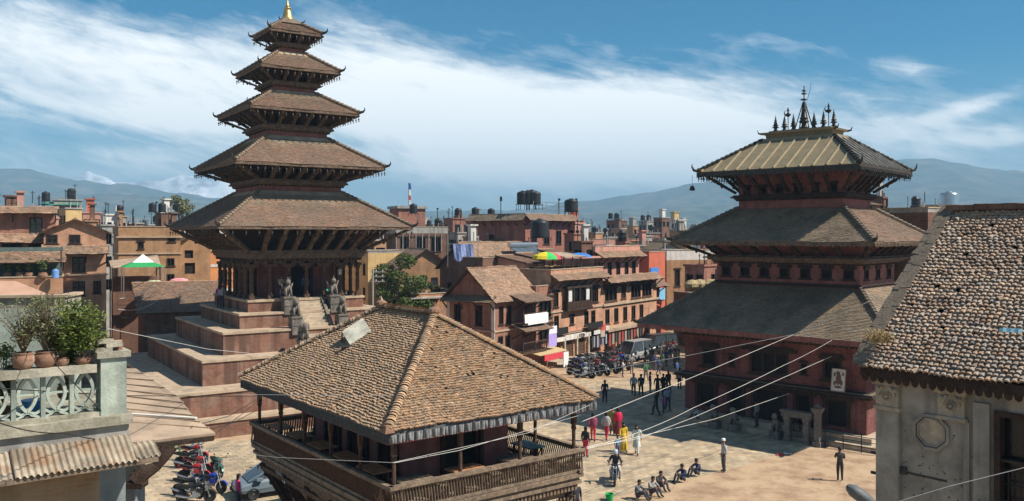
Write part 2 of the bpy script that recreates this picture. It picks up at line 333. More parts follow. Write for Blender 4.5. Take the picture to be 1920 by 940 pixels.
leaf_pale=MT('leaf_pale',(0.17,0.17,0.07),rough=0.7,var=0.4,sc_=1.5,bump=0,attr=True)
bark=MT('bark',(0.16,0.115,0.08),var=0.4,sc_=5,bump=0.6)
dry_grass=MT('dry_grass',(0.30,0.22,0.10),var=0.4,sc_=3,bump=0,attr=True)
wire_pale=MT('wire_pale',(0.62,0.60,0.56),rough=0.6,var=0.1,bump=0)
wire_dark=MT('wire_dark',(0.03,0.028,0.026),rough=0.7,var=0.1,bump=0)
def cloth(r,g,b): return MT('cloth_%02x%02x%02x'%(int(r*255),int(g*255),int(b*255)),(r,g,b),rough=0.95,var=0.2,sc_=7,bump=0.15,bsc=60)
def paint(r,g,b,rough=0.35): return MT('paint_%02x%02x%02x'%(int(r*255),int(g*255),int(b*255)),(r,g,b),rough=rough,var=0.12,sc_=5,bump=0.03,spec=0.5)
skin=MT('skin',(0.26,0.135,0.085),rough=0.7,var=0.1,bump=0); hair=MT('hair_black',(0.012,0.010,0.009),rough=0.6,var=0.2,bump=0)
# ---------------------------------------------------------------- roof tiles
def tile_mesh(tw,ex,h,th,flat):
    if flat:
        xs=[-0.5,0.5]; zs=[0,0]
    else:
        xs=[-0.56,-0.22,0.2,0.56]; zs=[-0.2,0.9,0.8,-0.25]
    k=len(xs); V=[]
    for x,z in zip(xs,zs): V.append((x*tw,1.05*ex,z*h-0.2*th))
    for x,z in zip(xs,zs): V.append((x*tw,-0.25*ex,z*h+th*1.15))
    for x,z in zip(xs,zs): V.append((x*tw,-0.25*ex,z*h+th*0.05))
    F=[]
    for i in range(k-1):
        F.append((i+k,i+1+k,i+1,i)); F.append((i+2*k,i+1+2*k,i+1+k,i+k))
    F.append((k,0,2*k,2*k)) if False else None
    return np.array(V),np.array([f for f in F if f])
def np_mesh(name,V,F,mat,tint=None,smooth=False):
    me=bpy.data.meshes.new(name); V=np.asarray(V,np.float32); F=np.asarray(F,np.int32); k=F.shape[1]
    me.vertices.add(len(V)); me.vertices.foreach_set('co',V.ravel())
    me.loops.add(F.size); me.loops.foreach_set('vertex_index',F.ravel())
    me.polygons.add(len(F)); me.polygons.foreach_set('loop_start',np.arange(0,F.size,k,dtype=np.int32)); me.polygons.foreach_set('loop_total',np.full(len(F),k,np.int32))
    me.materials.append(mat); me.update(calc_edges=True); me.validate(); me.shade_flat() if not smooth else None
    if tint is not None:
        ca=me.color_attributes.new('tint','FLOAT_COLOR','POINT'); ca.data.foreach_set('color',np.asarray(tint,np.float32).ravel())
    uvmap(me); return me
def tints(n,spread=0.28,warm=0.06):
    g=1+rng.normal(0,spread,n); g=np.clip(g,0.45,1.7); w=rng.normal(0,warm,n)
    return np.stack([g*(1+w),g,g*(1-w),np.ones(n)],1)
def slope_tiles(P,tw,ex,jit=0.03):
    """P: eave-left, eave-right, top-right, top-left. returns origins and bases of the tiles"""
    P=[np.array(p,float) for p in P]; t=P[1]-P[0]; L=np.linalg.norm(t); t/=L
    up=P[3]-P[0]; up=up-t*up.dot(t); S=np.linalg.norm(up); s=up/S; n=np.cross(t,s)
    if n[2]<0: n=-n
    xl=(P[3]-P[0]).dot(t); xr=(P[2]-P[0]).dot(t); O=[];B=[]
    rows=int(S/ex)
    wob=rng.uniform(0,6.28,4)
    for r in range(rows+1):
        d=r*ex; f=min(1,d/S); a=xl*f; b=L+(xr-L)*f
        if b-a<tw*0.5: break
        xs=np.arange(a+tw*rng.uniform(0.2,0.8),b,tw); k=len(xs)
        if k==0: continue
        xs=xs+rng.normal(0,jit*tw,k); dd=d+rng.normal(0,jit*ex*2.2,k)+ex*0.22*np.sin(xs*1.3+wob[0]+r*0.06)+ex*0.14*np.sin(xs*3.7+wob[1]-r*0.1)
        zz=rng.normal(0,0.004,k)+0.012*np.sin(xs*0.9+wob[2])*np.sin(d*1.4+wob[3])
        o=P[0]+np.outer(xs,t)+np.outer(dd,s)+np.outer(zz,n)
        th=rng.normal(0,jit*2.0,k); pit=rng.normal(0,jit*1.2,k)
        c,si=np.cos(th)[:,None],np.sin(th)[:,None]
        tx=c*t+si*s; ty=-si*t+c*s+pit[:,None]*n; nn=np.cross(tx,ty)
        if (nn@n).mean()<0: nn=-nn
        O.append(o); B.append(np.stack([tx,ty,nn],1))
    return np.concatenate(O),np.concatenate(B)
def tile_roof(name,parent,slopes,tw,ex,mat,h=0.03,th=0.022,flat=True,singles=0,jit=0.03,eye=None,single_name='roof_tile',spread=0.28,lichen=None):
    TV,TF=tile_mesh(tw*0.99,ex,h,th,flat)
    O=[];B=[]
    for P in slopes:
        o,b=slope_tiles(P,tw,ex,jit); O.append(o);B.append(b)
    O=np.concatenate(O);B=np.concatenate(B)
    if not flat:
        kp=rng.random(len(O))>0.012; O=O[kp]; B=B[kp]
        for i in np.nonzero(rng.random(len(O))<0.02)[0]:
            a=rng.normal(0,0.35); c_,s_=math.cos(a),math.sin(a); b0,b1=B[i][0].copy(),B[i][1].copy(); B[i][0]=c_*b0+s_*b1; B[i][1]=-s_*b0+c_*b1; O[i]=O[i]-b1*ex*rng.uniform(0,0.6)+B[i][2]*0.02
    keep=np.ones(len(O),bool)
    if singles:
        d=np.linalg.norm(O-np.array(eye),axis=1)
        if callable(singles): score=singles(O,d); idx=np.argsort(score)[:300]
        else: idx=np.argsort(d)[:singles]
        keep[idx]=False
        nv=16; tt=tints(nv,spread)
        meshes=[np_mesh(single_name,TV,TF,mat,np.tile(tt[i],(len(TV),1))) for i in range(nv)]
        for q,i in enumerate(idx):
            M4=Matrix(((*B[i][:,0],0),(*B[i][:,1],0),(*B[i][:,2],0),(0,0,0,1)))
            M4=Matrix.Identity(4)
            for r_ in range(3):
                for c_ in range(3): M4[r_][c_]=B[i][c_][r_]
                M4[r_][3]=O[i][r_]
            link(single_name,meshes[q%nv],parent,M4)
    O=O[keep];B=B[keep]; n=len(O); k=len(TV)
    V=(O[:,None,:]+np.einsum('vc,ncd->nvd',TV,B)).reshape(-1,3)
    F=(TF[None]+ (np.arange(n)*k)[:,None,None]).reshape(-1,4)
    T=tints(n,spread)
    if lichen:
        f=np.clip((O[:,2]-lichen[0])/(lichen[1]-lichen[0]),0,1)
        wv=0.5+0.5*np.sin(O[:,0]*1.7+2*np.sin(O[:,1]*1.1))*np.sin(O[:,1]*1.3+O[:,0]*0.4)
        f=np.clip(f*1.5-0.5*wv,0,1)[:,None]*rng.uniform(0.4,1.0,(n,1)); T[:,:3]=T[:,:3]*(1-f)+f*np.array([1.45,1.75,1.75])
    T=np.repeat(T,k,axis=0)
    o=bpy.data.objects.new(name,np_mesh(name,V,F,mat,T)); COL.objects.link(o); o.parent=parent; o['kind']='stuff'
    return o
# ================================================================ the setting
def struct(o): o['kind']='structure'; return o
mb=MB(); mb.add([(-6000,-400,0),(6000,-400,0),(6000,7000,0),(-6000,7000,0)],[(0,1,2,3)])
ground_mat=MT('ground_earth',(0.30,0.22,0.15),var=0.3,sc_=0.05,bump=0.1,col2=(0.17,0.16,0.09),c2=0.55)
struct(obj('ground',mb,ground_mat))
# brick-paved square: one sheet a little above the ground
mb=MB(); mb.add([(-40,18,0.02),(45,18,0.02),(45,110,0.02),(-40,110,0.02)],[(0,1,2,3)])
square=struct(obj('square',mb,brick_pave))
# stone pavers of the square, laid in courses square to the pagoda
def pavers():
    th=R(36); e1=np.array([math.cos(th),math.sin(th)]); e2=np.array([-e1[1],e1[0]])
    def inside(p):
        # between the corner of the tiered temple and the two-roofed temple
        x,y=p
        a=gp(1690,812); b=gp(1240,940); c=gp(1100,960)
        # line from (1240,905) up to (1520,862) parts brick from stone
        l0=gp(1190,925); l1=gp(1500,845)
        side=(l1.x-l0.x)*(y-l0.y)-(l1.y-l0.y)*(x-l0.x)
        return side>0 and y<74 and y>36 and -30<x<17.5 and not (x<-2 and y>52)
    PW,PH=0.62,0.36; O=[]
    for j in range(-10,190):
        s=j*PH
        for i in range(-60,120):
            p=e1*(i*PW+(0.31 if j%2 else 0))+e2*s
            if inside(p): O.append(p)
    O=np.array(O); n=len(O)
    w=PW/2-0.011; h=PH/2-0.011
    TV=np.array([(-w,-h,0),(w,-h,0),(w,h,0),(-w,h,0),(-w,-h,1),(w,-h,1),(w,h,1),(-w,h,1)]); TF=np.array([(4,5,6,7),(0,1,5,4),(1,2,6,5),(2,3,7,6),(3,0,4,7)])
    d=np.hypot(O[:,0],O[:,1]); u=960+FPX*O[:,0]/O[:,1]
    vis=np.where((u>1010)&(u<1900),d,1e5); idx=np.argsort(vis)[:300]; keep=np.ones(n,bool); keep[idx]=False
    tt=tints(12,0.12,0.03); ms=[]
    for i in range(12):
        V=TV.copy(); V[:,2]*=0.008+0.0015*(i%4)
        ms.append(np_mesh('paving_stone',V,TF,paver,np.tile(tt[i],(8,1))))
    for q,i in enumerate(idx):
        link('paving_stone',ms[q%12],square,Matrix.Translation((O[i][0],O[i][1],0.021))@Matrix.Rotation(th+rng.normal(0,0.008),4,'Z'))
    O=O[keep]; n=len(O); hh=0.008+rng.uniform(0,0.005,n)
    rot=np.array([[e1[0],e1[1],0],[e2[0],e2[1],0],[0,0,1]])
    V=np.repeat(TV[None],n,0); V[:,:,2]*=hh[:,None]; V=V@rot; V[:,:,:2]+=O[:,None,:]; V[:,:,2]+=0.021
    F=(TF[None]+(np.arange(n)*8)[:,None,None]).reshape(-1,4)
    o=link('paving_stones',np_mesh('paving_stones',V.reshape(-1,3),F,paver,np.repeat(tints(n,0.12,0.03),8,0)),square); o['kind']='stuff'
pavers()
# hills and far snow peaks
hill_mat=MT('hill_forest',(0.05,0.065,0.04),var=0.7,sc_=0.02,bump=0,col2=(0.16,0.13,0.085),c2=0.56)
snow_mat=MT('snow',(0.85,0.87,0.9),var=0.05,sc_=0.01,bump=0,col2=(0.25,0.27,0.32),c2=0.52)
def ridge(name,pts,D,depth,mat,rough,rows=14,step=9,seed=0):
    rs=np.random.default_rng(seed)
    us=np.arange(pts[0][0],pts[-1][0]+step,step); vs=np.interp(us,[p[0] for p in pts],[p[1] for p in pts])
    n=len(us); nz=np.zeros(n)
    for k,a in ((90,1.0),(37,0.5),(15,0.28)):
        nz+=a*np.interp(us,np.arange(us[0]-k,us[-1]+2*k,k),rs.normal(0,1,len(np.arange(us[0]-k,us[-1]+2*k,k))))
    top=HC+D*(V0-vs)/FPX+nz*rough
    V=[];X=(us-960)*D/FPX
    for r in range(-2,rows+1):
        f=r/rows
        if r<0: z=top*(1+0.25*r); y=np.full(n,D-r*depth*0.12)
        else:
            z=top*(1-f)**1.25; y=np.full(n,D-depth*f)
            z=z+rs.normal(0,rough*0.25,n)*min(1,f*6)*(1-f)+np.interp(us,us[::6],rs.normal(0,rough*1.3,len(us[::6])))*min(1,f*4)*(1-f)
        sx=(y/D)
        V.append(np.stack([X*(0.5+0.5*sx),y,z-1.0*(r==rows)],1))
    V=np.concatenate(V); R_=rows+3
    F=[(i*n+j,i*n+j+1,(i+1)*n+j+1,(i+1)*n+j) for i in range(R_-1) for j in range(n-1)]
    me=np_mesh(name,V,[f[::-1] for f in F],mat,None,True)
    return struct(link(name,me))
ridge('hills',[(-500,345),(-200,318),(0,313),(60,318),(130,333),(210,353),(300,358),(420,372),(560,385),(700,392),(850,396),(1000,392),(1100,378),(1200,364),(1310,346),(1400,338),(1560,318),(1700,304),(1760,305),(1850,315),(1920,322),(2100,330),(2500,370)],3600,1500,hill_mat,7.0,seed=3,step=6)
ridge('foothills',[(-500,372),(0,362),(120,366),(250,372),(420,384),(600,395),(760,405),(900,404),(1050,398),(1150,392),(1300,388),(1500,380),(1700,372),(1920,366),(2400,380)],2700,900,hill_mat,6.0,seed=5,step=6)
ridge('snow_mountains',[(-300,352),(60,346),(120,336),(165,321),(200,333),(215,342),(260,345),(300,338),(340,329),(365,334),(395,345),(430,338),(480,352),(540,380),(600,400)],4600,500,snow_mat,6.5,seed=8,step=4)
# air
mb=MB(); mb.box(-6500,6500,-450,7200,-2,400)
hz=obj('haze',mb,[]); hz['kind']='stuff'
hm=bpy.data.materials.new('haze_air'); hm.use_nodes=True; t=hm.node_tree; t.nodes.clear()
pv=N(t,'ShaderNodeVolumePrincipled'); pv.inputs['Color'].default_value=(0.42,0.72,1.0,1); pv.inputs['Density'].default_value=2.8e-4; pv.inputs['Anisotropy'].default_value=0.0
oo=N(t,'ShaderNodeOutputMaterial'); t.links.new(pv.outputs[0],oo.inputs['Volume'])
hz.data.materials.append(hm)
# ================================================================ pagoda kit
def sides(a,b):
    return [((-a,-b),(1,0),(0,-1),2*a),((a,-b),(0,1),(1,0),2*b),((a,b),(-1,0),(0,1),2*a),((-a,b),(0,-1),(-1,0),2*b)]
def ring(mb,a,b,z0,z1,w,mi=0):
    """square ring band of width w"""
    mb.box(-a,a,-b,-b+w,z0,z1,mi); mb.box(-a,a,b-w,b,z0,z1,mi); mb.box(-a,-a+w,-b+w,b-w,z0,z1,mi); mb.box(a-w,a,-b+w,b-w,z0,z1,mi)
def cornice(root,a,b,z,steps,mat,name='cornice',dent=0.0):
    mb=MB(); zz=z
    for (o,h) in steps: ring(mb,a+o,b+o,zz,zz+h,o+0.35); zz+=h
    o=obj(name,mb,mat,root)
    if dent>0:
        d=MB()
        for (ox,oy),t,n,L in sides(a+steps[0][0],b+steps[0][0]):
            k=int(L/dent)
            for i in range(k):
                x=(i+0.5)*L/k; cx=ox+t[0]*x+n[0]*0.05; cy=oy+t[1]*x+n[1]*0.05; q=dent*0.28
                d.box(cx-q,cx+q,cy-q,cy+q,z+0.01,z+steps[0][1]-0.01)
        c=obj('dentils',d,wood_dark,o); c['kind']='stuff'
    return o
def pagoda_roof(root,a,b,z,a2,b2,z2,tmat,tw,ex,spread=0.09,th=0.16,fringe=None,flare=0.25,ridge_mat=None,bells=0.0,rafter=0.5,lichen=None):
    """hipped skirt roof: tiles, underside boarding with rafters, eaves board, four hips, four corner tips"""
    rf=MB()
    rf.frustum(a-0.03,b-0.03,z,a2,b2,z2-0.06)
    roof=obj('roof',rf,wood_dark,root)
    sl=[]
    for (ox,oy),t,n,L in sides(a,b): pass
    E=[(-a,-b),(a,-b),(a,b),(-a,b)]; T=[(-a2,-b2),(a2,-b2),(a2,b2),(-a2,b2)]
    for k in range(4):
        e0,e1=E[k],E[(k+1)%4]; t0,t1=T[k],T[(k+1)%4]
        sl.append([(e0[0],e0[1],z+0.06),(e1[0],e1[1],z+0.06),(t1[0],t1[1],z2),(t0[0],t0[1],z2)])
    tm=tmat if isinstance(tmat,(list,tuple)) else [tmat]*4
    for m_ in dict.fromkeys(tm):
        if m_ is not None: tile_roof('roof_tiles',roof,[q for q,k_ in zip(sl,tm) if k_ is m_],tw,ex,m_,th=0.03,flat=True,jit=0.02,spread=spread,lichen=lichen)
    f=MB(); ring(f,a,b,z-th,z+0.05,0.1); obj('eaves_board',f,wood_cornice,roof)
    if rafter:
        r=MB(); dz=0.14
        for k,((ox,oy),t,n,L) in enumerate(sides(a-0.06,b-0.06)):
            m=int(L/rafter)
            for i in range(m+1):
                x=L*i/m; p=Vector((ox+t[0]*x,oy+t[1]*x,z-0.07))
                tx=(a2 if t[0] else b2); c=(x-L/2)/(L/2)*tx*0.97
                q=Vector((t[0]*c-0 + n[0]*(a2 if n[0] else 0), t[1]*c+ n[1]*(b2 if n[1] else 0), z2-0.16))
                q=p.lerp(q,0.8); r.beam(p,q,0.09,0.11)
        o=obj('rafters',r,wood_brown,roof); o['kind']='stuff'
    for k in range(4):
        e=Vector((E[k][0],E[k][1],z+0.1)); t=Vector((T[k][0],T[k][1],z2+0.06))
        h=MB(); m=max(6,int((t-e).length/0.35))
        for i in range(m):
            p=e.lerp(t,i/m); q=e.lerp(t,(i+1)/m); dz=Vector((0,0,0.05))
            h.tube([p+dz*1.6,q+dz*0.7],[0.15,0.13],6)
        obj('hip_ridge',h,ridge_mat or wood_grey,roof)
        d=Vector((e.x-t.x,e.y-t.y,0)).normalized(); c=MB()
        pts=[e-d*0.5+Vector((0,0,0.12)),e+d*0.05+Vector((0,0,0.05)),e+d*0.28+Vector((0,0,0.1)),e+d*0.42+Vector((0,0,flare)),e+d*0.40+Vector((0,0,flare+0.2))]
        c.tube(pts,[0.12,0.11,0.09,0.05,0.015],6); obj('corner_tip',c,bronze,roof)
    if bells:
        bb=MB()
        for (ox,oy),t,n,L in sides(a-0.05,b-0.05):
            m=int(L/bells)
            for i in range(m+1):
                x=L*i/m; bx,by=ox+t[0]*x,oy+t[1]*x
                bb.tube([(bx,by,z-th),(bx,by,z-th-0.14)],0.012,4); bb.lathe([(0.02,0),(0.05,-0.03),(0.075,-0.14),(0.01,-0.15)],(bx,by,z-th-0.14),6)
                bb.box(bx-0.035,bx+0.035,by-0.01,by+0.01,z-th-0.42,z-th-0.32)
        o=obj('wind_bells',bb,bronze,roof); o['kind']='stuff'
    return roof
def strut_row(root,a0,b0,z0,a1,b1,z1,n_a,n_b,w=0.24,mat=None,corner=True):
    """carved struts leaning out from the wall to the eaves; the stand-in figure bulges at mid length"""
    mat=mat or wood_strut
    def one(p,q,up):
        s=MB(); p=Vector(p); q=Vector(q); d=q-p
        s.beam(p,p+d*0.16,w*1.25,w*0.7,0,up); s.beam(p+d*0.16,p+d*0.62,w*0.95,w*0.75,0,up,w*1.15,w*0.85)
        s.beam(p+d*0.62,p+d*0.72,w*1.3,w*0.95,0,up); s.beam(p+d*0.72,q,w*0.8,w*0.6,0,up,w*1.1,w*0.6)
        c=p+d*0.42+Vector(up)*w*0.38; s.ball(c,w*0.42,6,0,1.5); s.ball(c+d*0.14,w*0.26,6)
        return obj('strut',s,mat,root)
    for k,((ox,oy),t,n,L) in enumerate(sides(a0,b0)):
        m=n_a if n[1] else n_b; (o1x,o1y),_,_,L1=sides(a1,b1)[k]
        for i in range(m):
            f=(i+0.5)/m if not corner else (i+1)/(m+1)
            f1=0.5+(f-0.5)*0.98*(L/L1)*1.12
            p=(ox+t[0]*L*f,oy+t[1]*L*f,z0); q=(o1x+t[0]*L1*f1,o1y+t[1]*L1*f1,z1)
            one(p,q,(n[0]*0.7,n[1]*0.7,-0.7))
    if corner:
        for sx,sy in ((-1,-1),(1,-1),(1,1),(-1,1)):
            one((sx*a0,sy*b0,z0),(sx*(a1+0.15),sy*(b1+0.15),z1),(sx*0.5,sy*0.5,-0.7))
def window(parent,o,t,n,x0,x1,z0,z1,fm=None,pm=None,style='plain',fw=0.08,proud=0.05,depth=0.16,sill=True,name='window'):
    fm=fm or wood_dark; pm=pm or glass_dark
    o=Vector(o).to_3d(); t=Vector(t).to_3d(); n=Vector(n).to_3d(); Z=Vector((0,0,1))
    f=MB()
    def bar(xa,xb,za,zb,d0,d1):
        P=[o+t*x+Z*z-n*d for d in (d0,d1) for (x,z) in ((xa,za),(xb,za),(xb,zb),(xa,zb))]
        f.add(P,[(0,1,2,3),(7,6,5,4),(0,4,5,1),(1,5,6,2),(2,6,7,3),(3,7,4,0)])
    bar(x0,x0+fw,z0,z1,-proud,depth*0.6); bar(x1-fw,x1,z0,z1,-proud,depth*0.6)
    bar(x0+fw,x1-fw,z1-fw,z1,-proud,depth*0.6); bar(x0+fw,x1-fw,z0,z0+fw,-proud,depth*0.6)
    cx=(x0+x1)/2
    if style in('plain','cross','double'): bar(cx-fw*0.35,cx+fw*0.35,z0+fw,z1-fw,0.0,depth*0.6)
    if style=='cross': zc=z0+(z1-z0)*0.6; bar(x0+fw,cx-fw*0.35,zc-0.025,zc+0.025,0.0,depth*0.6); bar(cx+fw*0.35,x1-fw,zc-0.025,zc+0.025,0.0,depth*0.6)
    if style in('newar','triple'):
        e=(x1-x0)*0.22; bar(x0-e,x1+e,z1+0.005,z1+fw*1.4,-proud*2.2,depth*0.4)
        bar(x0-e*0.5,x1+e*0.5,z1+fw*1.4+0.005,z1+fw*2.3,-proud*1.6,depth*0.3)
    if style=='triple':
        for q in (1/3,2/3): bar(x0+(x1-x0)*q-fw*0.5,x0+(x1-x0)*q+fw*0.5,z0+fw,z1-fw,-proud*0.5,depth*0.6)
    if sill: bar(x0-fw*1.3,x1+fw*1.3,z0-fw,z0-0.004,-proud*2.4,depth*0.5)
    w=obj(name,f,fm,parent)
    p=MB(); P=[o+t*x+Z*z-n*(depth*0.7) for (x,z) in ((x0+0.01,z0+0.01),(x1-0.01,z0+0.01),(x1-0.01,z1-0.01),(x0+0.01,z1-0.01))]
    Q=[v-n*0.02 for v in P]; p.add(P+Q,[(0,1,2,3),(7,6,5,4),(0,4,5,1),(1,5,6,2),(2,6,7,3),(3,7,4,0)])
    obj('pane',p,pm,w)
    if style=='newar':
        g=MB(); k=max(2,int((x1-x0-2*fw)/0.12))
        for i in range(1,k):
            x=x0+fw+(x1-x0-2*fw)*i/k; P=[o+t*(x+a)+Z*z-n*d for d in (depth*0.35,depth*0.5) for a,z in ((-0.02,z0+fw),(0.02,z0+fw),(0.02,z1-fw),(-0.02,z1-fw))]
            g.add(P,[(0,1,2,3),(7,6,5,4),(0,4,5,1),(1,5,6,2),(2,6,7,3),(3,7,4,0)])
        obj('lattice',g,fm,w)
    return w
# ================================================================ five-roofed pagoda temple
NT=R(33.93); NX,NY=-17.64,67.2
T1=thing('pagoda_temple','tall five-roofed brick and timber pagoda temple on a stepped plinth','temple',(NX,NY,0),NT)
PL=[(12.0,1.15),(10.76,2.73),(8.69,4.39),(6.88,5.93),(5.34,7.0),(4.5,7.86)]
for i,(s,zt) in enumerate(PL):
    zb=0.0 if i==0 else PL[i-1][1]
    mb=MB(); mb.box(-s+0.06,s-0.06,-s+0.06,s-0.06,zb-(0.15 if i else 0),zt-0.16)
    p=obj('plinth_tier',mb,brick_temple,T1)
    # coping stones: separate long slabs around the rim, the inner floor in one slab
    for k,((ox,oy),t,n,L) in enumerate(sides(s,s)):
        m=max(3,int(L/1.5)); w=0.62
        for j in range(m):
            x0=L*j/m+0.008; x1=L*(j+1)/m-0.008
            if j==0: x0=0.0
            if j==m-1: x1=L-w
            c=MB(); dz=rng.uniform(-0.012,0.012)
            P=[(ox+t[0]*x-n[0]*d,oy+t[1]*x-n[1]*d) for x,d in ((x0,-0.03),(x1,-0.03),(x1,w),(x0,w))]
            c.prism(P[::-1] if False else P,zt-0.16,zt+dz); obj('coping_stone',c,stone_ledge,p)
    mb=MB(); q=s-0.63; mb.box(-q,q,-q,q,zt-0.2,zt-0.012); obj('terrace_floor',mb,stone_ledge,p)
# stairs down the front (-y): flights between the tiers
st=bpy.data.objects.new('staircase',None); COL.objects.link(st); st.parent=T1
zt,yt=7.86,-4.5; nst=36; run=(12.6-4.5)/nst; rise=7.86/nst
for i in range(nst):
    y1=-4.42-run*i; z1=7.86-rise*(i+1)
    mb=MB(); mb.box(-0.9,0.9,y1-run-0.03,y1+0.6,z1-rise-0.12,z1+rng.uniform(-0.01,0.01)); obj('step',mb,stone_step,st)
for sx in (-1,1):
    mb=MB(); mb.slab([(sx*0.95,-4.45,8.0),(sx*1.18,-4.45,8.0),(sx*1.18,-12.6,0.2),(sx*0.95,-12.6,0.2)],0.9); obj('stair_wall',mb,stone_grey,st)
# shrine core, columns, arches
c=MB()
for (ox,oy),t,n,L in sides(2.75,2.75):
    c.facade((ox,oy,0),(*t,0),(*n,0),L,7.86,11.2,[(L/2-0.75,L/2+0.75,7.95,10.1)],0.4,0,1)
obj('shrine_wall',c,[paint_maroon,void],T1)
for k,((ox,oy),t,n,L) in enumerate(sides(2.75,2.75)):
    f=MB(); 
    for sx in (-1,1):
        p=Vector((ox+t[0]*(L/2+sx*0.85)+n[0]*0.06,oy+t[1]*(L/2+sx*0.85)+n[1]*0.06,7.87)); f.beam(p,p+Vector((0,0,2.3)),0.22,0.22)
    p=Vector((ox+t[0]*L/2+n[0]*0.08,oy+t[1]*L/2+n[1]*0.08,10.25)); f.beam(p-Vector((*t,0))*1.4,p+Vector((*t,0))*1.4,0.26,0.26)
    f.lathe([(0.95,0),(0.9,0.1),(0.3,0.12)],(p.x,p.y,10.35),10,0,1 if t[0] else 0.2,1 if t[1] else 0.2); obj('door_frame',f,wood_dark,T1)
for (ox,oy),t,n,L in sides(4.1,4.1):
    for i in range(6):
        x=L*i/6; cx,cy=ox+t[0]*x,oy+t[1]*x
        mb=MB(); mb.box(cx-0.19,cx+0.19,cy-0.19,cy+0.19,7.86,8.15); mb.lathe([(0.15,0.29),(0.14,1.0),(0.17,1.15),(0.13,1.3),(0.16,1.75),(0.12,1.95),(0.2,2.2)],(cx,cy,7.86),8)
        mb.box(cx-0.15,cx+0.15,cy-0.15,cy+0.15,10.05,10.2); hx,hy=(0.5,0.14) if t[0] else (0.14,0.5); mb.box(cx-hx,cx+hx,cy-hy,cy+hy,10.2,10.42)
        obj('column',mb,wood_brown,T1)
    for i in range(6):
        x=L*(i+0.5)/6; w2=L/12; a=MB(); P=[]
        for j in range(9):
            f=j/8; P.append((-w2+0.2+f*(2*w2-0.4), 10.42-0.42*abs(2*f-1)**1.6+0.06*math.sin(f*math.pi*5)))
        for (xa,za),(xb,zb) in zip(P[:-1],P[1:]):
            pa=Vector((ox+t[0]*(x+xa),oy+t[1]*(x+xa),0)); pb=Vector((ox+t[0]*(x+xb),oy+t[1]*(x+xb),0)); nn=Vector((*n,0))*0.07
            a.add([pa+nn+Vector((0,0,za)),pb+nn+Vector((0,0,zb)),pb+nn+Vector((0,0,10.6)),pa+nn+Vector((0,0,10.6)),pa-nn+Vector((0,0,za)),pb-nn+Vector((0,0,zb)),pb-nn+Vector((0,0,10.6)),pa-nn+Vector((0,0,10.6))],
                  [(0,1,2,3),(7,6,5,4),(0,4,5,1)])
        obj('arch_board',a,wood_strut,T1)
cornice(T1,4.1,4.1,10.6,[(0.16,0.2),(0.3,0.12),(0.42,0.16),(0.56,0.12),(0.5,0.2)],wood_cornice,dent=0.36)
# upper storeys and the five roofs
TI=[(7.25,13.08,3.15,15.75,4.1,11.4),(5.71,17.64,2.33,19.95,3.15,15.75),(4.23,21.83,1.61,23.5,2.33,19.95),(3.11,25.11,0.98,26.66,1.61,23.5),(2.07,28.1,0.62,29.05,0.98,26.66)]
NS=[(7,7),(6,6),(4,4),(3,3),(2,2)]
for i,(a,z,a2,z2,wa,wz) in enumerate(TI):
    mb=MB()
    if i==0:
        mb.box(-3.6,3.6,-3.6,3.6,11.2,14.3); obj('upper_wall',mb,wood_dark,T1); sz=11.4; s0=4.45
    else:
        h=z-wz
        mb.box(-wa,wa,-wa,wa,wz-0.3,wz+h*0.3); obj('wall_band',mb,paint_maroon2,T1)
        cornice(T1,wa,wa,wz+h*0.22,[(0.1,h*0.05),(0.22,h*0.06),(0.42,h*0.07),(0.34,h*0.09)],wood_cornice,dent=0.3)
        zz=wz+h*0.49; mb=MB(); q=wa*0.86
        ops=[]
        for (ox,oy),t,n,L in sides(q,q):
            m=NS[i][0]-1 if NS[i][0]>2 else 1; op=[]
            for j in range(m):
                x=L*(j+0.5)/m; ww=min(0.34,L/m*0.3); op.append((x-ww,x+ww,zz+0.1,z-0.12))
            mb.facade((ox,oy,0),(*t,0),(*n,0),L,zz-0.05,z+0.5,op,0.15,0,1)
        obj('storey_wall',mb,[wood_brown,void],T1); sz=zz+0.02; s0=wa+0.25
    strut_row(T1,s0,s0,sz,a*0.955,a*0.955,z-0.1,NS[i][0],NS[i][1],w=0.30-0.03*i)
    pagoda_roof(T1,a,a,z,a2,a2,z2,clay,0.17,0.14,ridge_mat=wood_grey,bells=0.5 if i else 0.9,rafter=0.55,lichen=(z+(z2-z)*0.45,z2) if i<4 else None)
    # pale lime flashing where the roof meets the wall above
    if i<4:
        mb=MB(); mb.frustum(a2+0.38,a2+0.38,z2-0.22,a2+0.04,a2+0.04,z2+0.08); obj('ridge_flashing',mb,stone_ledge,T1)
f=MB(); f.frustum(0.95,0.95,29.0,0.85,0.85,29.2); f.frustum(0.62,0.62,29.2,0.55,0.55,29.42); obj('pinnacle_base',f,wood_grey,T1)
for sx,sy in ((-1,-1),(1,-1),(1,1),(-1,1)):
    c=MB(); c.tube([(sx*0.8,sy*0.8,29.15),(sx*1.0,sy*1.0,29.2),(sx*1.06,sy*1.06,29.42)],[0.06,0.05,0.01],6); obj('corner_tip',c,bronze,T1)
f=MB(); f.lathe([(a_,29.42+(b_-29.42)*0.8) for a_,b_ in [(0.55,29.42),(0.5,29.5),(0.42,29.6),(0.36,29.9),(0.27,30.3),(0.22,30.5),(0.3,30.52),(0.3,30.58),(0.16,30.62),(0.13,30.74),(0.2,30.78),(0.1,30.86),(0.14,30.98),(0.06,31.08),(0.08,31.18),(0.01,31.4)]],(0,0,0),14)
obj('gilded_pinnacle',f,gold,T1,smooth=True)
l=MB(); l.lathe([(0.02,0.5),(0.12,0.4),(0.2,0.3),(0.17,0.0),(0.1,-0.08)],(2.6,-4.2,9.6),8); obj('hanging_lantern',l,steel,T1)
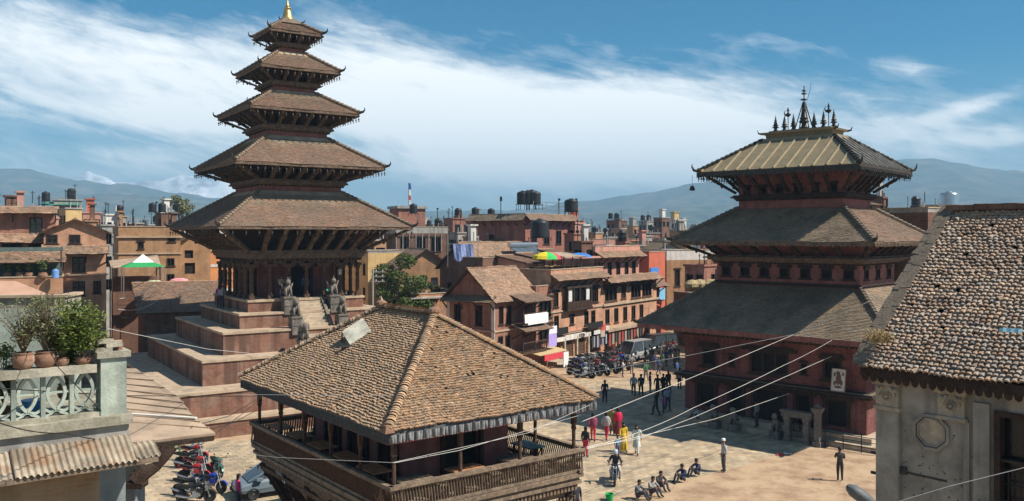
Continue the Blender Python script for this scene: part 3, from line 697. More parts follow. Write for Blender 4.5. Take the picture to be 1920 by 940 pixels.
# stone guardians on pedestals beside the stairs
def guardian(x,y,z,kind,label):
    rz=NT; c,s=math.cos(NT),math.sin(NT)
    g=thing('stone_guardian',label,'statue',(NX+c*x-s*y,NY+s*x+c*y,z),rz,'stone guardians beside the temple stairs'); g.scale=(0.82,0.82,0.86)
    p=MB(); p.box(-0.42,0.42,-0.5,0.5,-1.5,-0.12); p.box(-0.5,0.5,-0.58,0.58,-0.12,0.0); p.box(-0.46,0.46,-0.54,0.54,-0.75,-0.65); obj('pedestal',p,stone_grey,g)
    b=MB()
    if kind=='lion':
        b.tube([(0,0.32,0.32),(0,0.05,0.62),(0,-0.12,0.95)],[0.3,0.33,0.26],8); b.ball((0,-0.22,1.2),0.3,10,0,1.0); b.ball((0,-0.45,1.12),0.16,8)
        for sx in (-1,1):
            b.tube([(sx*0.2,-0.2,0.9),(sx*0.22,-0.32,0.45),(sx*0.22,-0.36,0.04)],[0.13,0.11,0.12],6); b.tube([(sx*0.26,0.25,0.35),(sx*0.3,-0.05,0.3),(sx*0.3,0.0,0.04)],[0.18,0.14,0.12],6)
            b.lathe([(0.09,0),(0.02,0.18)],(sx*0.2,-0.15,1.4),6)
    elif kind=='elephant':
        b.ball((0,0.12,0.85),0.45,10,0,0.85,0.9,1.2); b.ball((0,-0.4,1.12),0.3,10)
        b.tube([(0,-0.62,1.05),(0,-0.78,0.75),(0,-0.76,0.4),(0,-0.7,0.3)],[0.13,0.1,0.08,0.06],7)
        for sx in (-1,1):
            for yy in (-0.22,0.42): b.tube([(sx*0.22,yy,0.7),(sx*0.23,yy,0.02)],[0.16,0.15],7)
            b.ball((sx*0.3,-0.32,1.1),0.2,8,0,1.2,0.35,0.9)
    elif kind=='griffin':
        b.tube([(0,0.25,0.25),(0,0.1,0.6),(0,-0.08,0.95)],[0.3,0.3,0.22],8); b.ball((0,-0.12,1.22),0.25,10); b.lathe([(0.1,0),(0.01,0.26)],(0,-0.1,1.4),6)
        b.tube([(0,-0.3,1.22),(0,-0.5,1.1)],[0.11,0.02],6)
        for sx in (-1,1):
            b.tube([(sx*0.2,-0.1,0.8),(sx*0.24,-0.28,0.4),(sx*0.24,-0.3,0.03)],[0.13,0.1,0.12],6); b.slab([(sx*0.2,0.1,0.7),(sx*0.55,0.2,1.25),(sx*0.4,0.3,0.6)],0.08)
    else:
        b.tube([(0,0,0.5),(0,-0.02,0.85),(0,-0.04,1.1)],[0.24,0.27,0.2],8); b.ball((0,-0.06,1.32),0.2,10,0,1.15); b.lathe([(0.17,0),(0.1,0.14),(0.02,0.2)],(0,-0.05,1.45),8)
        for sx in (-1,1):
            b.tube([(sx*0.25,0,1.08),(sx*0.4,-0.12,0.8),(sx*0.2,-0.32,0.7)],[0.09,0.08,0.07],6); b.tube([(sx*0.15,0,0.5),(sx*0.34,-0.3,0.32),(sx*0.3,-0.2,0.04)],[0.16,0.12,0.1],6)
    obj('figure',b,stone_grey,g,smooth=True)
guardian(-1.75,-5.0,8.05,'griffin','stone griffin on the topmost pedestal left of the temple stairs')
guardian(1.75,-5.0,8.05,'griffin','stone griffin on the topmost pedestal right of the temple stairs')
guardian(-1.75,-6.6,6.75,'lion','seated stone lion on second pedestal left of the temple stairs')
guardian(1.75,-6.6,6.75,'lion','seated stone lion on second pedestal right of the temple stairs')
guardian(-1.75,-8.3,5.25,'elephant','stone elephant on a pedestal left of the temple stairs')
guardian(1.75,-8.3,5.25,'elephant','stone elephant on a pedestal right of the temple stairs')
# ================================================================ three-roofed temple across the square
BT=R(47.68); BX,BY=19.93,58.35
T2=thing('gilded_roof_temple','broad maroon temple with three roofs, the topmost of gilded sheet','temple',(BX,BY,0),BT)
mb=MB(); mb.box(-6.5,6.3,-7.1,7.1,0,0.34); obj('lower_step',mb,stone_step,T2)
mb=MB(); mb.box(-6.05,5.8,-6.65,6.65,0.34,0.7); obj('upper_step',mb,stone_step,T2)
ga,gb=5.3,6.1
w_=MB(); S4=sides(ga,gb)
opsL=[(1.0,2.3,1.0,2.55),(3.4,4.3,0.75,2.6),(5.1,7.1,0.75,2.65),(7.9,8.8,0.75,2.6),(9.8,11.1,1.0,2.55)]
upL=[(1.3,2.4,3.75,5.0),(3.3,3.7,3.9,4.6),(4.8,7.4,3.65,5.1),(8.2,8.6,3.9,4.6),(9.6,10.7,3.75,5.0)]
upS=[(2.4,3.3,3.75,5.0),(7.0,7.9,3.75,5.0)]
for k,((ox,oy),t,n,L) in enumerate(S4):
    ops=opsL+upL if k==3 else upS+[(4.6,5.9,0.75,2.6)]
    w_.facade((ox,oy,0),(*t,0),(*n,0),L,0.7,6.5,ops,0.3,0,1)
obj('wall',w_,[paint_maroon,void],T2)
(ox,oy),t,n,L=S4[3]
for q in upL: window(T2,(ox,oy,0),(*t,0),(*n,0),*q,style='triple' if q[1]-q[0]>2 else 'newar',fw=0.14 if q[1]-q[0]>1 else 0.07,depth=0.3,pm=void)
for q in opsL:
    d=MB(); o3=Vector((ox,oy,0)); t3=Vector((*t,0)); n3=Vector((*n,0))
    for x in (q[0]-0.06,q[1]+0.06): d.beam(o3+t3*x+n3*0.04+Vector((0,0,q[2]-0.05)),o3+t3*x+n3*0.04+Vector((0,0,q[3]+0.1)),0.2,0.2)
    d.beam(o3+t3*(q[0]-0.35)+n3*0.06+Vector((0,0,q[3]+0.12)),o3+t3*(q[1]+0.35)+n3*0.06+Vector((0,0,q[3]+0.12)),0.22,0.24); obj('door_frame',d,wood_dark,T2)
(ox,oy),t,n,L=S4[0]
for q in upS: window(T2,(ox,oy,0),(*t,0),(*n,0),*q,style='newar',fw=0.1,depth=0.3,pm=void)
cornice(T2,ga,gb,2.78,[(0.12,0.1),(0.3,0.09),(0.62,0.08),(0.5,0.07),(0.18,0.1)],wood_dark,'ledge',dent=0.3)
mb=MB(); ring(mb,ga+0.45,gb+0.45,3.13,3.17,0.45); obj('ledge_tiles',mb,clay_grey_plain,T2)
cornice(T2,ga,gb,5.75,[(0.12,0.16),(0.34,0.12),(0.55,0.12),(0.75,0.1)],wood_cornice,dent=0.35)
def valance(root,a,b,z,h,w,ma,mats,name='valance_strip',vis=(0,3)):
    j=MB()
    for k,((ox,oy),t,n,L) in enumerate(sides(a,b)):
        m=int(L/w)
        for i in range(m):
            x=L*(i+0.5)/m; hh=h*rng.uniform(0.85,1.08); c=Vector((ox+t[0]*x+n[0]*0.02,oy+t[1]*x+n[1]*0.02,z)); tt=Vector((*t,0)); nn=Vector((*n,0)); g=0.02+0.02*(i%2)
            P=[c-tt*w*0.46+nn*g,c+tt*w*0.46+nn*0.01,c+tt*w*0.40+nn*0.01-Vector((0,0,hh)),c-nn*0.0+nn*g*1.5-Vector((0,0,hh*1.1)),c-tt*w*0.4+nn*g-Vector((0,0,hh))]
            j.add(P,[(0,1,2,3,4)] if n[0]+n[1]>5 else [(4,3,2,1,0)])
    o=obj(name,j,ma,root); o['kind']='stuff'; return o
low=pagoda_roof(T2,7.58,8.38,6.44,3.05,4.9,9.15,[clay_grey,clay_grey,clay_grey,clay_grey],0.17,0.14,spread=0.08,bells=0,rafter=0.6,ridge_mat=clay_grey_plain)
valance(low,7.62,8.42,6.5,0.3,0.14,paint_maroon2,None,'valance_fringe')
# second storey
mb=MB(); b2=MB(); a_,b_=3.05,4.9
for k,((ox,oy),t,n,L) in enumerate(sides(a_,b_)):
    m=7 if k in(1,3) else 3; op=[]
    for i in range(m):
        x=L*(i+0.5)/m; op.append((x-0.34,x+0.34,9.72,10.38)); 
    mb.facade((ox,oy,0),(*t,0),(*n,0),L,8.6,12.6,op,0.22,0,1)
    for q in op:
        if k in(0,3): window(T2,(ox,oy,0),(*t,0),(*n,0),*q,style='newar',fw=0.09,depth=0.22,pm=void)
obj('second_storey_wall',mb,[paint_maroon2,void],T2)
cornice(T2,a_,b_,9.2,[(0.06,0.1),(0.14,0.1)],wood_dark,'string_course')
cornice(T2,a_,b_,10.6,[(0.12,0.12),(0.28,0.1),(0.5,0.12),(0.72,0.1),(0.5,0.14)],wood_cornice,dent=0.3)
strut_row(T2,a_+0.3,b_+0.3,11.15,5.5,6.3,11.95,5,7,w=0.24,mat=wood_dark)
mid=pagoda_roof(T2,5.97,6.77,12.07,2.4,3.6,14.3,[clay,clay_grey,clay_grey,clay_grey],0.17,0.14,spread=0.08,bells=0,rafter=0.5,ridge_mat=clay_grey_plain)
valance(mid,6.0,6.8,12.12,0.28,0.12,wood_cornice,None,'valance_fringe')
# top storey
mb=MB(); a_,b_=2.4,3.6
for k,((ox,oy),t,n,L) in enumerate(sides(a_,b_)):
    m=6 if k in(1,3) else 3; op=[(L*(i+0.5)/m-0.24,L*(i+0.5)/m+0.24,15.3,15.78) for i in range(m)]
    mb.facade((ox,oy,0),(*t,0),(*n,0),L,13.9,17.2,op,0.2,0,1)
    if k in(0,3):
        for q in op: window(T2,(ox,oy,0),(*t,0),(*n,0),*q,style='newar',fw=0.07,depth=0.2,pm=void)
obj('top_storey_wall',mb,[paint_maroon2,void],T2)
cornice(T2,a_,b_,14.85,[(0.1,0.1),(0.24,0.1),(0.42,0.1),(0.3,0.1)],wood_dark,dent=0.26)
strut_row(T2,a_+0.15,b_+0.15,15.4,4.2,5.0,16.62,5,7,w=0.22,mat=wood_dark)
top=pagoda_roof(T2,4.68,5.48,16.75,1.05,2.45,19.0,[None]*4,0.3,0.3,bells=0.35,rafter=0.45,ridge_mat=bronze,flare=0.35)
for k in (0,1,2,3):
    (ox,oy),t,n,L=sides(4.7,5.5)[k]; (px_,py_),_,_,L2=sides(1.05,2.45)[k]
    sh=MB(); sh.slab([(ox,oy,16.82),(ox+t[0]*L,oy+t[1]*L,16.82),(px_+t[0]*L2,py_+t[1]*L2,19.1),(px_,py_,19.1)],0.03)
    sheet_m=gold_sheet if k in(1,3) else bronze
    s_=obj('roof_sheet',sh,sheet_m,top)
    m=12 if k in(1,3) else 10
    for i in range(m+1):
        x=L*(i+0.35)/(m+0.7); p=Vector((ox+t[0]*x,oy+t[1]*x,16.86)); 
        # straight up the slope until it meets hip or ridge
        c=x-L/2; lim=min(1.0,(L/2-abs(c))/((L-L2)/2)) if abs(c)>L2/2 else 1.0
        d=Vector((px_+t[0]*L2/2,py_+t[1]*L2/2,19.14))-Vector((ox+t[0]*L/2,oy+t[1]*L/2,16.86))
        if lim<0.08: continue
        r=MB(); r.beam(p,p+d*lim,0.09,0.09); obj('standing_seam',r,gold_seam if k in(1,3) else tin,s_)
valance(top,4.72,5.52,16.78,0.32,0.16,bronze,None,'valance_fringe')
rb=MB(); rb.frustum(1.25,2.65,18.95,1.2,2.6,19.15); rb.frustum(0.9,2.3,19.15,0.95,2.35,19.45); rb.frustum(1.15,2.55,19.45,1.2,2.6,19.58)
rb.frustum(0.85,2.2,19.58,0.8,2.15,19.7); obj('ridge_box',rb,gold_sheet,top)
for sy in (-1,1):
    for sx in (-1,1):
        c=MB(); c.tube([(sx*1.1,sy*2.5,19.5),(sx*1.15,sy*2.75,19.55),(sx*1.15,sy*2.85,19.8)],[0.08,0.06,0.01],6); obj('corner_tip',c,bronze,top)
def finial(y,h,r):
    f=MB(); f.lathe([(r*0.9,0),(r,0.06*h),(r*0.55,0.14*h),(r*0.5,0.22*h),(r*1.15,0.26*h),(r*1.1,0.3*h),(r*0.5,0.34*h),(r*0.95,0.38*h),(r*0.9,0.41*h),(r*0.6,0.45*h),(r*0.5,0.6*h),(r*0.36,0.64*h),(r*0.5,0.68*h),(r*0.2,0.74*h),(r*0.3,0.8*h),(r*0.12,0.86*h),(r*0.05,h)],(0,y,19.7),10); obj('finial',f,bronze,top,smooth=True)
for y,h in ((-2.05,1.25),(-1.35,1.25),(-0.7,1.2),(0.75,1.2),(1.4,1.2),(2.05,1.2)): finial(y,h,0.2)
finial(0.0,2.0,0.3)
f=MB(); 
for sx,sy in ((-0.35,-0.5),(0.35,-0.5),(-0.35,0.5),(0.35,0.5)): f.beam((sx,sy,19.7),(sx*0.1,sy*0.1,21.6),0.06,0.06)
f.tube([(0,0,21.4),(0,0,22.7)],0.035,6)
for z,r in ((21.75,0.26),(22.15,0.2),(22.35,0.16)): f.lathe([(r*0.4,-0.05),(r,0),(r*0.9,0.04),(0.04,0.09)],(0,0,z),8)
f.tube([(0,-0.25,21.8),(0,-0.42,22.3),(0,-0.5,22.9)],[0.02,0.015,0.01],5); obj('central_spire',f,bronze,top)
for y in (1.25,-1.6):
    f=MB(); f.tube([(0.25,y,19.7),(0.25,y,21.1)],0.03,5); f.lathe([(0.02,0),(0.16,0.1),(0.2,0.2),(0.06,0.3),(0.05,0.4),(0.1,0.45),(0.01,0.7)],(0.25,y,20.7),8)
    f.tube([(0.25,y+0.15,20.8),(0.25,y+0.28,21.0),(0.25,y+0.2,21.2)],[0.05,0.04,0.01],5); obj('trident_staff',f,bronze,top)
b=MB(); b.tube([(-4.95,5.75,16.6),(-4.95,5.75,15.9)],0.015,4); b.lathe([(0.04,0.3),(0.14,0.24),(0.17,0.1),(0.22,0.0),(0.05,-0.05)],(-4.95,5.75,15.6),8); obj('corner_bell',b,bronze,top)
# things standing before the temple, in its local frame
def B2(x,y,z=0.0):
    c,s=math.cos(BT),math.sin(BT); return (BX+c*x-s*y,BY+s*x+c*y,z)
g=thing('iron_railing','low black iron railing along the shaded temple step','railing',B2(-6.8,-1.8),BT)
for i in range(7):
    mb=MB(); y=-5.6+i*1.05; mb.tube([(0,y,0),(0,y,1.0)],0.03,6); mb.ball((0,y,1.03),0.05,6); obj('post',mb,iron,g)
for z in (0.35,0.65,0.93):
    mb=MB(); mb.tube([(0,-5.6,z),(0,0.7,z)],0.022,5); obj('rail',mb,iron,g)
g=thing('stone_bell_frame','stone post and lintel frame with a hanging bell by the temple','bell frame',B2(-7.0,-2.6),BT); g.scale=(0.8,0.8,0.82)
for y in (-0.75,0.75):
    mb=MB(); mb.box(-0.2,0.2,y-0.2,y+0.2,0,1.9); mb.box(-0.26,0.26,y-0.26,y+0.26,0,0.25); mb.box(-0.25,0.25,y-0.25,y+0.25,1.7,1.9); obj('stone_post',mb,stone_grey,g)
mb=MB(); mb.box(-0.26,0.26,-1.15,1.15,1.9,2.25); mb.box(-0.32,0.32,-1.25,1.25,2.25,2.35); obj('lintel',mb,stone_grey,g)
mb=MB(); mb.tube([(0,0,1.9),(0,0,1.55)],0.03,5); mb.lathe([(0.05,1.55),(0.2,1.48),(0.26,1.2),(0.36,0.95),(0.3,0.93)],(0,0,0),12); obj('bell',mb,bronze,g,smooth=True)
g=thing('stone_pillar','tall square stone pillar with carved capital beside the bell frame','pillar',B2(-7.05,-3.9),BT); g.scale=(0.8,0.8,0.78)
mb=MB(); mb.box(-0.3,0.3,-0.3,0.3,0,0.4); mb.box(-0.2,0.2,-0.2,0.2,0.4,2.5); obj('shaft',mb,stone_grey,g)
mb=MB(); mb.frustum(0.22,0.22,2.5,0.36,0.36,2.75); mb.box(-0.36,0.36,-0.36,0.36,2.75,2.95); mb.lathe([(0.25,2.95),(0.28,3.05),(0.1,3.2)],(0,0,0),8); obj('capital',mb,stone_grey,g)
for i,(y,l) in enumerate(((-1.2,'seated dark stone lion beside the bell frame'),(1.6,'small dark stone lion by the temple doorway'),(3.0,'dark stone lion at the far end of the temple step'))):
    g=thing('stone_lion',l,'statue',B2(-6.85,y),BT)
    mb=MB(); mb.box(-0.32,0.32,-0.32,0.32,0,0.5); obj('pedestal',mb,stone_grey,g)
    mb=MB(); mb.tube([(0.2,0,0.7),(0,0,0.95),(-0.12,0,1.2)],[0.22,0.24,0.18],8); mb.ball((-0.2,0,1.42),0.2,8)
    for s in (-1,1): mb.tube([(-0.12,s*0.14,1.1),(-0.24,s*0.15,0.75),(-0.25,s*0.15,0.5)],[0.08,0.07,0.08],6); mb.tube([(0.2,s*0.18,0.75),(-0.05,s*0.2,0.6),(0.0,s*0.2,0.5)],[0.13,0.1,0.08],6)
    obj('figure',mb,stone_grey,g,smooth=True)
g=thing('painted_board','white framed board with a faded painted figure leaning on the temple ledge','painting',B2(-5.78,-4.6,3.2),BT); g.scale=(0.85,0.85,0.85)
mb=MB(); mb.slab([(-0.08,0.5,0.0),(-0.08,-0.5,0.0),(0.22,-0.5,1.55),(0.22,0.5,1.55)],0.05); obj('panel',mb,plaster_white,g)
dk=paint(0.16,0.10,0.07,0.9)
for (y,z,ry,rz) in ((0.0,0.85,0.2,0.42),(0.05,1.25,0.14,0.14),(-0.22,0.6,0.1,0.2),(0.24,0.55,0.1,0.16),(0,0.3,0.28,0.1),(0.28,1.15,0.08,0.16),(-0.3,1.2,0.07,0.14)):
    mb=MB(); x=-0.08+0.3*z/1.55-0.012; k=10
    mb.add([(x+0.3*(rz*math.sin(6.283*i/k))/1.55,y+ry*math.cos(6.283*i/k),z+rz*math.sin(6.283*i/k)) for i in range(k)],[tuple(range(k))]); obj('painted_mark',mb,dk,g)
mb=MB(); ring_=[(0.5,0.0),(0.5,1.55),(-0.5,1.55),(-0.5,0.0)]
for (ya,za),(yb,zb) in zip(ring_,ring_[1:]+ring_[:1]): mb.beam((-0.09+0.3*za/1.55,ya,za),(-0.09+0.3*zb/1.55,yb,zb),0.05,0.05)
obj('frame',mb,wood_grey,g)
# ================================================================ open timber pavilion in front (tiled hip roof, railed deck)
CT=R(37.54); CX,CY=-3.99,32.35
T3=thing('timber_pavilion','square timber pavilion with tiled hip roof and railed upper deck in the foreground','pavilion',(CX,CY,0),CT)
def C3(x,y,z=0.0):
    c,s=math.cos(CT),math.sin(CT); return (CX+c*x-s*y,CY+s*x+c*y,z)
def to_local(P,ox,oy,th):
    dx,dy=P[0]-ox,P[1]-oy; c,s=math.cos(th),math.sin(th); return (c*dx+s*dy,-s*dx+c*dy,P[2])
DK=4.1
mb=MB()
for k,((ox,oy),t,n,L) in enumerate(sides(2.7,4.4)):
    mb.facade((ox,oy,0),(*t,0),(*n,0),L,0,DK-0.2,[(L*0.3-0.6,L*0.3+0.6,0.1,2.1),(L*0.7-0.5,L*0.7+0.5,0.9,2.0)],0.25,0,1)
obj('ground_floor_wall',mb,[brick_ochre,void],T3)
mb=MB(); a_,b_=2.0,3.7; UO=[]
for k,((ox,oy),t,n,L) in enumerate(sides(a_,b_)):
    op=[(L*0.5-0.8,L*0.5+0.8,DK+0.05,DK+1.95)] if k in(0,2) else [(L*0.22-0.6,L*0.22+0.6,DK+0.05,DK+1.9),(L*0.5-0.7,L*0.5+0.7,DK+0.05,DK+1.9),(L*0.8-0.6,L*0.8+0.6,DK+0.05,DK+1.9)]
    mb.facade((ox,oy,0),(*t,0),(*n,0),L,DK-0.1,7.2,op,0.3,0,1)
    for q in op:
        d=MB(); o3=Vector((ox,oy,0)); t3=Vector((*t,0)); n3=Vector((*n,0))
        for x in (q[0],q[1]): d.beam(o3+t3*x+n3*0.03+Vector((0,0,q[2])),o3+t3*x+n3*0.03+Vector((0,0,q[3])),0.14,0.14)
        d.beam(o3+t3*(q[0]-0.2)+n3*0.03+Vector((0,0,q[3]+0.07)),o3+t3*(q[1]+0.2)+n3*0.03+Vector((0,0,q[3]+0.07)),0.14,0.16); UO.append(obj('door_frame',d,wood_dark,T3))
obj('cafe_room_wall',mb,[paint_maroon2,void],T3)
RA,RB=3.93,5.71
# deck boards
dk=bpy.data.objects.new('deck',None); COL.objects.link(dk); dk.parent=T3
for i in range(28):
    x0=-RA+0.1+(2*RA-0.2)*i/28; mb=MB(); mb.box(x0+0.006,x0+(2*RA-0.2)/28-0.006,-RB+0.1,RB-0.1,DK-0.09,DK+rng.uniform(-0.008,0)); obj('deck_board',mb,wood_grey,dk)
# mouldings under the deck
mb=MB()
for o,z0,z1 in ((-0.05,DK-0.12,DK+0.02),(-0.16,DK-0.24,DK-0.12),(-0.1,DK-0.36,DK-0.24),(-0.28,DK-0.62,DK-0.36),(-0.42,DK-0.82,DK-0.62)): ring(mb,RA+o,RB+o,z0,z1,0.5)
obj('carved_moulding',mb,wood_grey,T3)
d=MB()
for (ox,oy),t,n,L in sides(RA-0.22,RB-0.22):
    m=int(L/0.16)
    for i in range(m):
        x=L*(i+0.5)/m; cx=ox+t[0]*x; cy=oy+t[1]*x; d.box(cx-0.045,cx+0.045,cy-0.045,cy+0.045,DK-0.58,DK-0.4)
        x=L*(i+1.0)/m; d.lathe([(0.05,0),(0.03,-0.12),(0.005,-0.2)],(ox+t[0]*x-n[0]*0.12,oy+t[1]*x-n[1]*0.12,DK-0.84),5)
o=obj('dentils',d,wood_grey,T3); o['kind']='stuff'
# railing: leans outwards; balusters singly on the two open sides in view
rl=bpy.data.objects.new('railing',None); COL.objects.link(rl); rl.parent=T3
hid=MB()
for k,((ox,oy),t,n,L) in enumerate(sides(RA,RB)):
    t3=Vector((*t,0)); n3=Vector((*n,0)); o3=Vector((ox,oy,0))
    h=MB(); h.beam(o3-n3*0.06+Vector((0,0,5.0-0.06)),o3+t3*L-n3*0.06+Vector((0,0,5.0-0.06)),0.17,0.12); h.beam(o3-n3*0.07+Vector((0,0,4.86)),o3+t3*L-n3*0.07+Vector((0,0,4.86)),0.07,0.05); obj('handrail',h,wood_grey,rl)
    h=MB(); h.beam(o3-n3*0.2+Vector((0,0,4.19)),o3+t3*L-n3*0.2+Vector((0,0,4.19)),0.16,0.1); obj('bottom_rail',h,wood_grey,rl)
    m=int(L/0.105)
    for i in range(1,m):
        x=L*i/m; tgt=hid if k in(1,2) else MB()
        p=o3+t3*(x+0.09)-n3*0.17+Vector((0,0,4.24)); q=o3+t3*(x-0.02)-n3*0.08+Vector((0,0,4.84))
        tgt.beam(p,q,0.05,0.04)
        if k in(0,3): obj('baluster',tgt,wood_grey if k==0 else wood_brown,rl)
o=obj('far_balusters',hid,wood_grey,rl); o['kind']='stuff'
# posts
for k,((ox,oy),t,n,L) in enumerate(sides(RA-0.3,RB-0.3)):
    m=3 if k in(0,2) else 5
    for i in range(m):
        x=L*i/m; cx,cy=ox+t[0]*x,oy+t[1]*x; p=MB()
        p.box(cx-0.11,cx+0.11,cy-0.11,cy+0.11,DK,DK+0.3); p.lathe([(0.08,0.3),(0.11,0.4),(0.07,0.55),(0.1,0.7),(0.065,0.8),(0.065,1.5),(0.1,1.6),(0.07,1.7)],(cx,cy,DK),8); p.box(cx-0.075,cx+0.075,cy-0.075,cy+0.075,DK+1.7,6.75)
        obj('post',p,wood_brown,T3)
        hx,hy=(0.45,0.07) if t[0] else (0.07,0.45); p=MB(); p.box(cx-hx,cx+hx,cy-hy,cy+hy,6.4,6.52); obj('post_bracket',p,wood_brown,T3)
mb=MB(); ring(mb,RA-0.2,RB-0.2,6.52,6.7,0.2); obj('wall_plate',mb,wood_dark,T3)
# great carved brackets below the deck
def bracket(p,q,up):
    s=MB(); p=Vector(p); q=Vector(q); d=q-p; s.beam(p,p+d*0.3,0.3,0.26,0,up,0.34,0.32); s.beam(p+d*0.3,p+d*0.75,0.3,0.34,0,up,0.26,0.28); s.beam(p+d*0.75,q,0.3,0.24,0,up,0.34,0.2)
    for f in (0.2,0.4,0.6,0.8): s.ball(p+d*f+Vector(up)*0.15,0.13,6)
    obj('bracket',s,wood_dark,T3)
for k,((ox,oy),t,n,L) in enumerate(sides(2.7,4.4)):
    m=3 if k in(0,2) else 5
    (qx,qy),_,_,L2=sides(RA-0.4,RB-0.4)[k]
    for i in range(m+1):
        f=i/m; bracket((ox+t[0]*L*f,oy+t[1]*L*f,1.7),(qx+t[0]*L2*f,qy+t[1]*L2*f,DK-0.7),(n[0]*0.6,n[1]*0.6,-0.7))
# the roof
EA,EB,EZ=4.18,6.0,6.74; RZ=9.6; RH=1.95
rf=MB(); rf.add([(-EA,-EB,EZ-0.05),(EA,-EB,EZ-0.05),(EA,EB,EZ-0.05),(-EA,EB,EZ-0.05),(0,-RH,RZ-0.1),(0,RH,RZ-0.1)],[(0,1,4),(1,2,5,4),(2,3,5),(3,0,4,5),(3,2,1,0)])
roof3=obj('roof',rf,wood_dark,T3)
eye=to_local((0,0,HC),CX,CY,CT)
S3=[[(-EA-0.05,-EB-0.05,EZ),(EA+0.05,-EB-0.05,EZ),(0.02,-RH,RZ),(-0.02,-RH,RZ)],[(EA+0.05,-EB-0.05,EZ),(EA+0.05,EB+0.05,EZ),(0,RH,RZ),(0,-RH,RZ)],
    [(EA+0.05,EB+0.05,EZ),(-EA-0.05,EB+0.05,EZ),(-0.02,RH,RZ),(0.02,RH,RZ)],[(-EA-0.05,EB+0.05,EZ),(-EA-0.05,-EB-0.05,EZ),(0,-RH,RZ),(0,RH,RZ)]]
tile_roof('roof_tiles',roof3,S3,0.105,0.108,clay_cafe,h=0.022,th=0.046,flat=False,singles=300,jit=0.05,eye=eye,spread=0.10)
def ridge_caps(e,t,r,parent,mat,step=0.14,lump=0.25):
    e=Vector(e);t=Vector(t); m=int((t-e).length/step); d=(t-e).normalized()
    x=d.cross(Vector((0,0,1))).normalized(); u=x.cross(d)
    vs=[];tt=tints(6,0.2)
    for q in range(6):
        c=MB(); rr=r*(1+0.08*(q%3)); N_=6; V=[]
        for y,s_ in ((-step*0.2,1.08),(step*1.1,0.92)):
            for j in range(N_+1): a=math.pi*j/N_; V.append((math.cos(a)*rr*s_,y,math.sin(a)*rr*0.75*s_+(0.03 if y<0 else 0)))
        c.add(V,[(j,j+1,N_+2+j,N_+1+j) for j in range(N_)]); c.add([v for v in V[:N_+1]],[tuple(range(N_+1))[::-1]])
        me=np_mesh('ridge_tile',np.array(V),np.array([(j,N_+1+j,N_+2+j,j+1) for j in range(N_)]),mat,np.tile(tt[q],(len(V),1))); vs.append(me)
    for i in range(m):
        p=e+d*(i*step); M4=Matrix.Identity(4)
        for r_ in range(3): M4[r_][0]=x[r_]; M4[r_][1]=d[r_]; M4[r_][2]=u[r_]; M4[r_][3]=p[r_]+u[r_]*(0.03+rng.uniform(-0.008,0.008))
        link('ridge_tile',vs[int(rng.integers(6))],parent,M4@Matrix.Rotation(rng.normal(0,0.06),4,'Z'))
for sx,sy in ((-1,-1),(1,-1),(1,1),(-1,1)): ridge_caps((sx*EA,sy*EB,EZ+0.05),(0,sy*RH,RZ+0.03),0.13,roof3,clay_cafe,0.115)
ridge_caps((0,-RH,RZ+0.05),(0,RH,RZ+0.05),0.15,roof3,clay_cafe,0.13)
for sy in (-1,1):
    k=MB(); k.ball((0,sy*RH,RZ+0.16),0.24,10,0,0.8); k.tube([(0,sy*RH,RZ+0.3),(0,sy*(RH+0.05),RZ+0.5)],[0.09,0.02],6); obj('ridge_knob',k,terracotta,roof3)
k=MB(); k.frustum(0.16,0.16,EZ-0.02,0.1,0.1,EZ+0.2,cx=-EA,cy=-EB); obj('corner_tile',k,terracotta,roof3)
# pleated eaves valance: strips in view each their own piece
f=MB(); ring(f,EA,EB,EZ-0.14,EZ-0.02,0.06); obj('eaves_board',f,MT('board_grey_blue',(0.10,0.105,0.11),var=0.4,sc_=4),roof3)
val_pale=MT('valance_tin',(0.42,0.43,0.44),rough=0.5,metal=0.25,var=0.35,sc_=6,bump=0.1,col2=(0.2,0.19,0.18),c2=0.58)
val_dark=MT('valance_tin_dark',(0.075,0.078,0.082),rough=0.6,metal=0.2,var=0.4,sc_=6,bump=0.1)
hid=MB(); red=MB()
for k,((ox,oy),t,n,L) in enumerate(sides(EA,EB)):
    m=int(L/0.1); t3=Vector((*t,0)); n3=Vector((*n,0)); o3=Vector((ox,oy,EZ-0.12))
    for i in range(m):
        x=L*(i+0.5)/m; hh=0.25*rng.uniform(0.9,1.06); c=o3+t3*x; sw=rng.normal(0,0.012)
        P=[c-t3*0.046,c+n3*0.035,c+t3*0.046]; Q=[c-t3*0.042+t3*sw-Vector((0,0,hh)),c+n3*(0.045+sw)+t3*sw-Vector((0,0,hh*1.05)),c+t3*0.042+t3*sw-Vector((0,0,hh))]
        tgt=MB() if k in(0,3) else hid
        tgt.add(P+Q,[(0,3,4,1),(1,4,5,2)])
        if k in(0,3): obj('valance_strip',tgt,val_dark if (k==3 or i%3==0) else val_pale,roof3)  # left side's shade put into darker tin; some front strips dark too
    red.beam(o3-Vector((0,0,0.262))-n3*0.02,o3+t3*L-Vector((0,0,0.262))-n3*0.02,0.02,0.03)
o=obj('far_valance',hid,val_dark,roof3); o['kind']='stuff'
obj('red_trim',red,paint_maroon2,roof3)
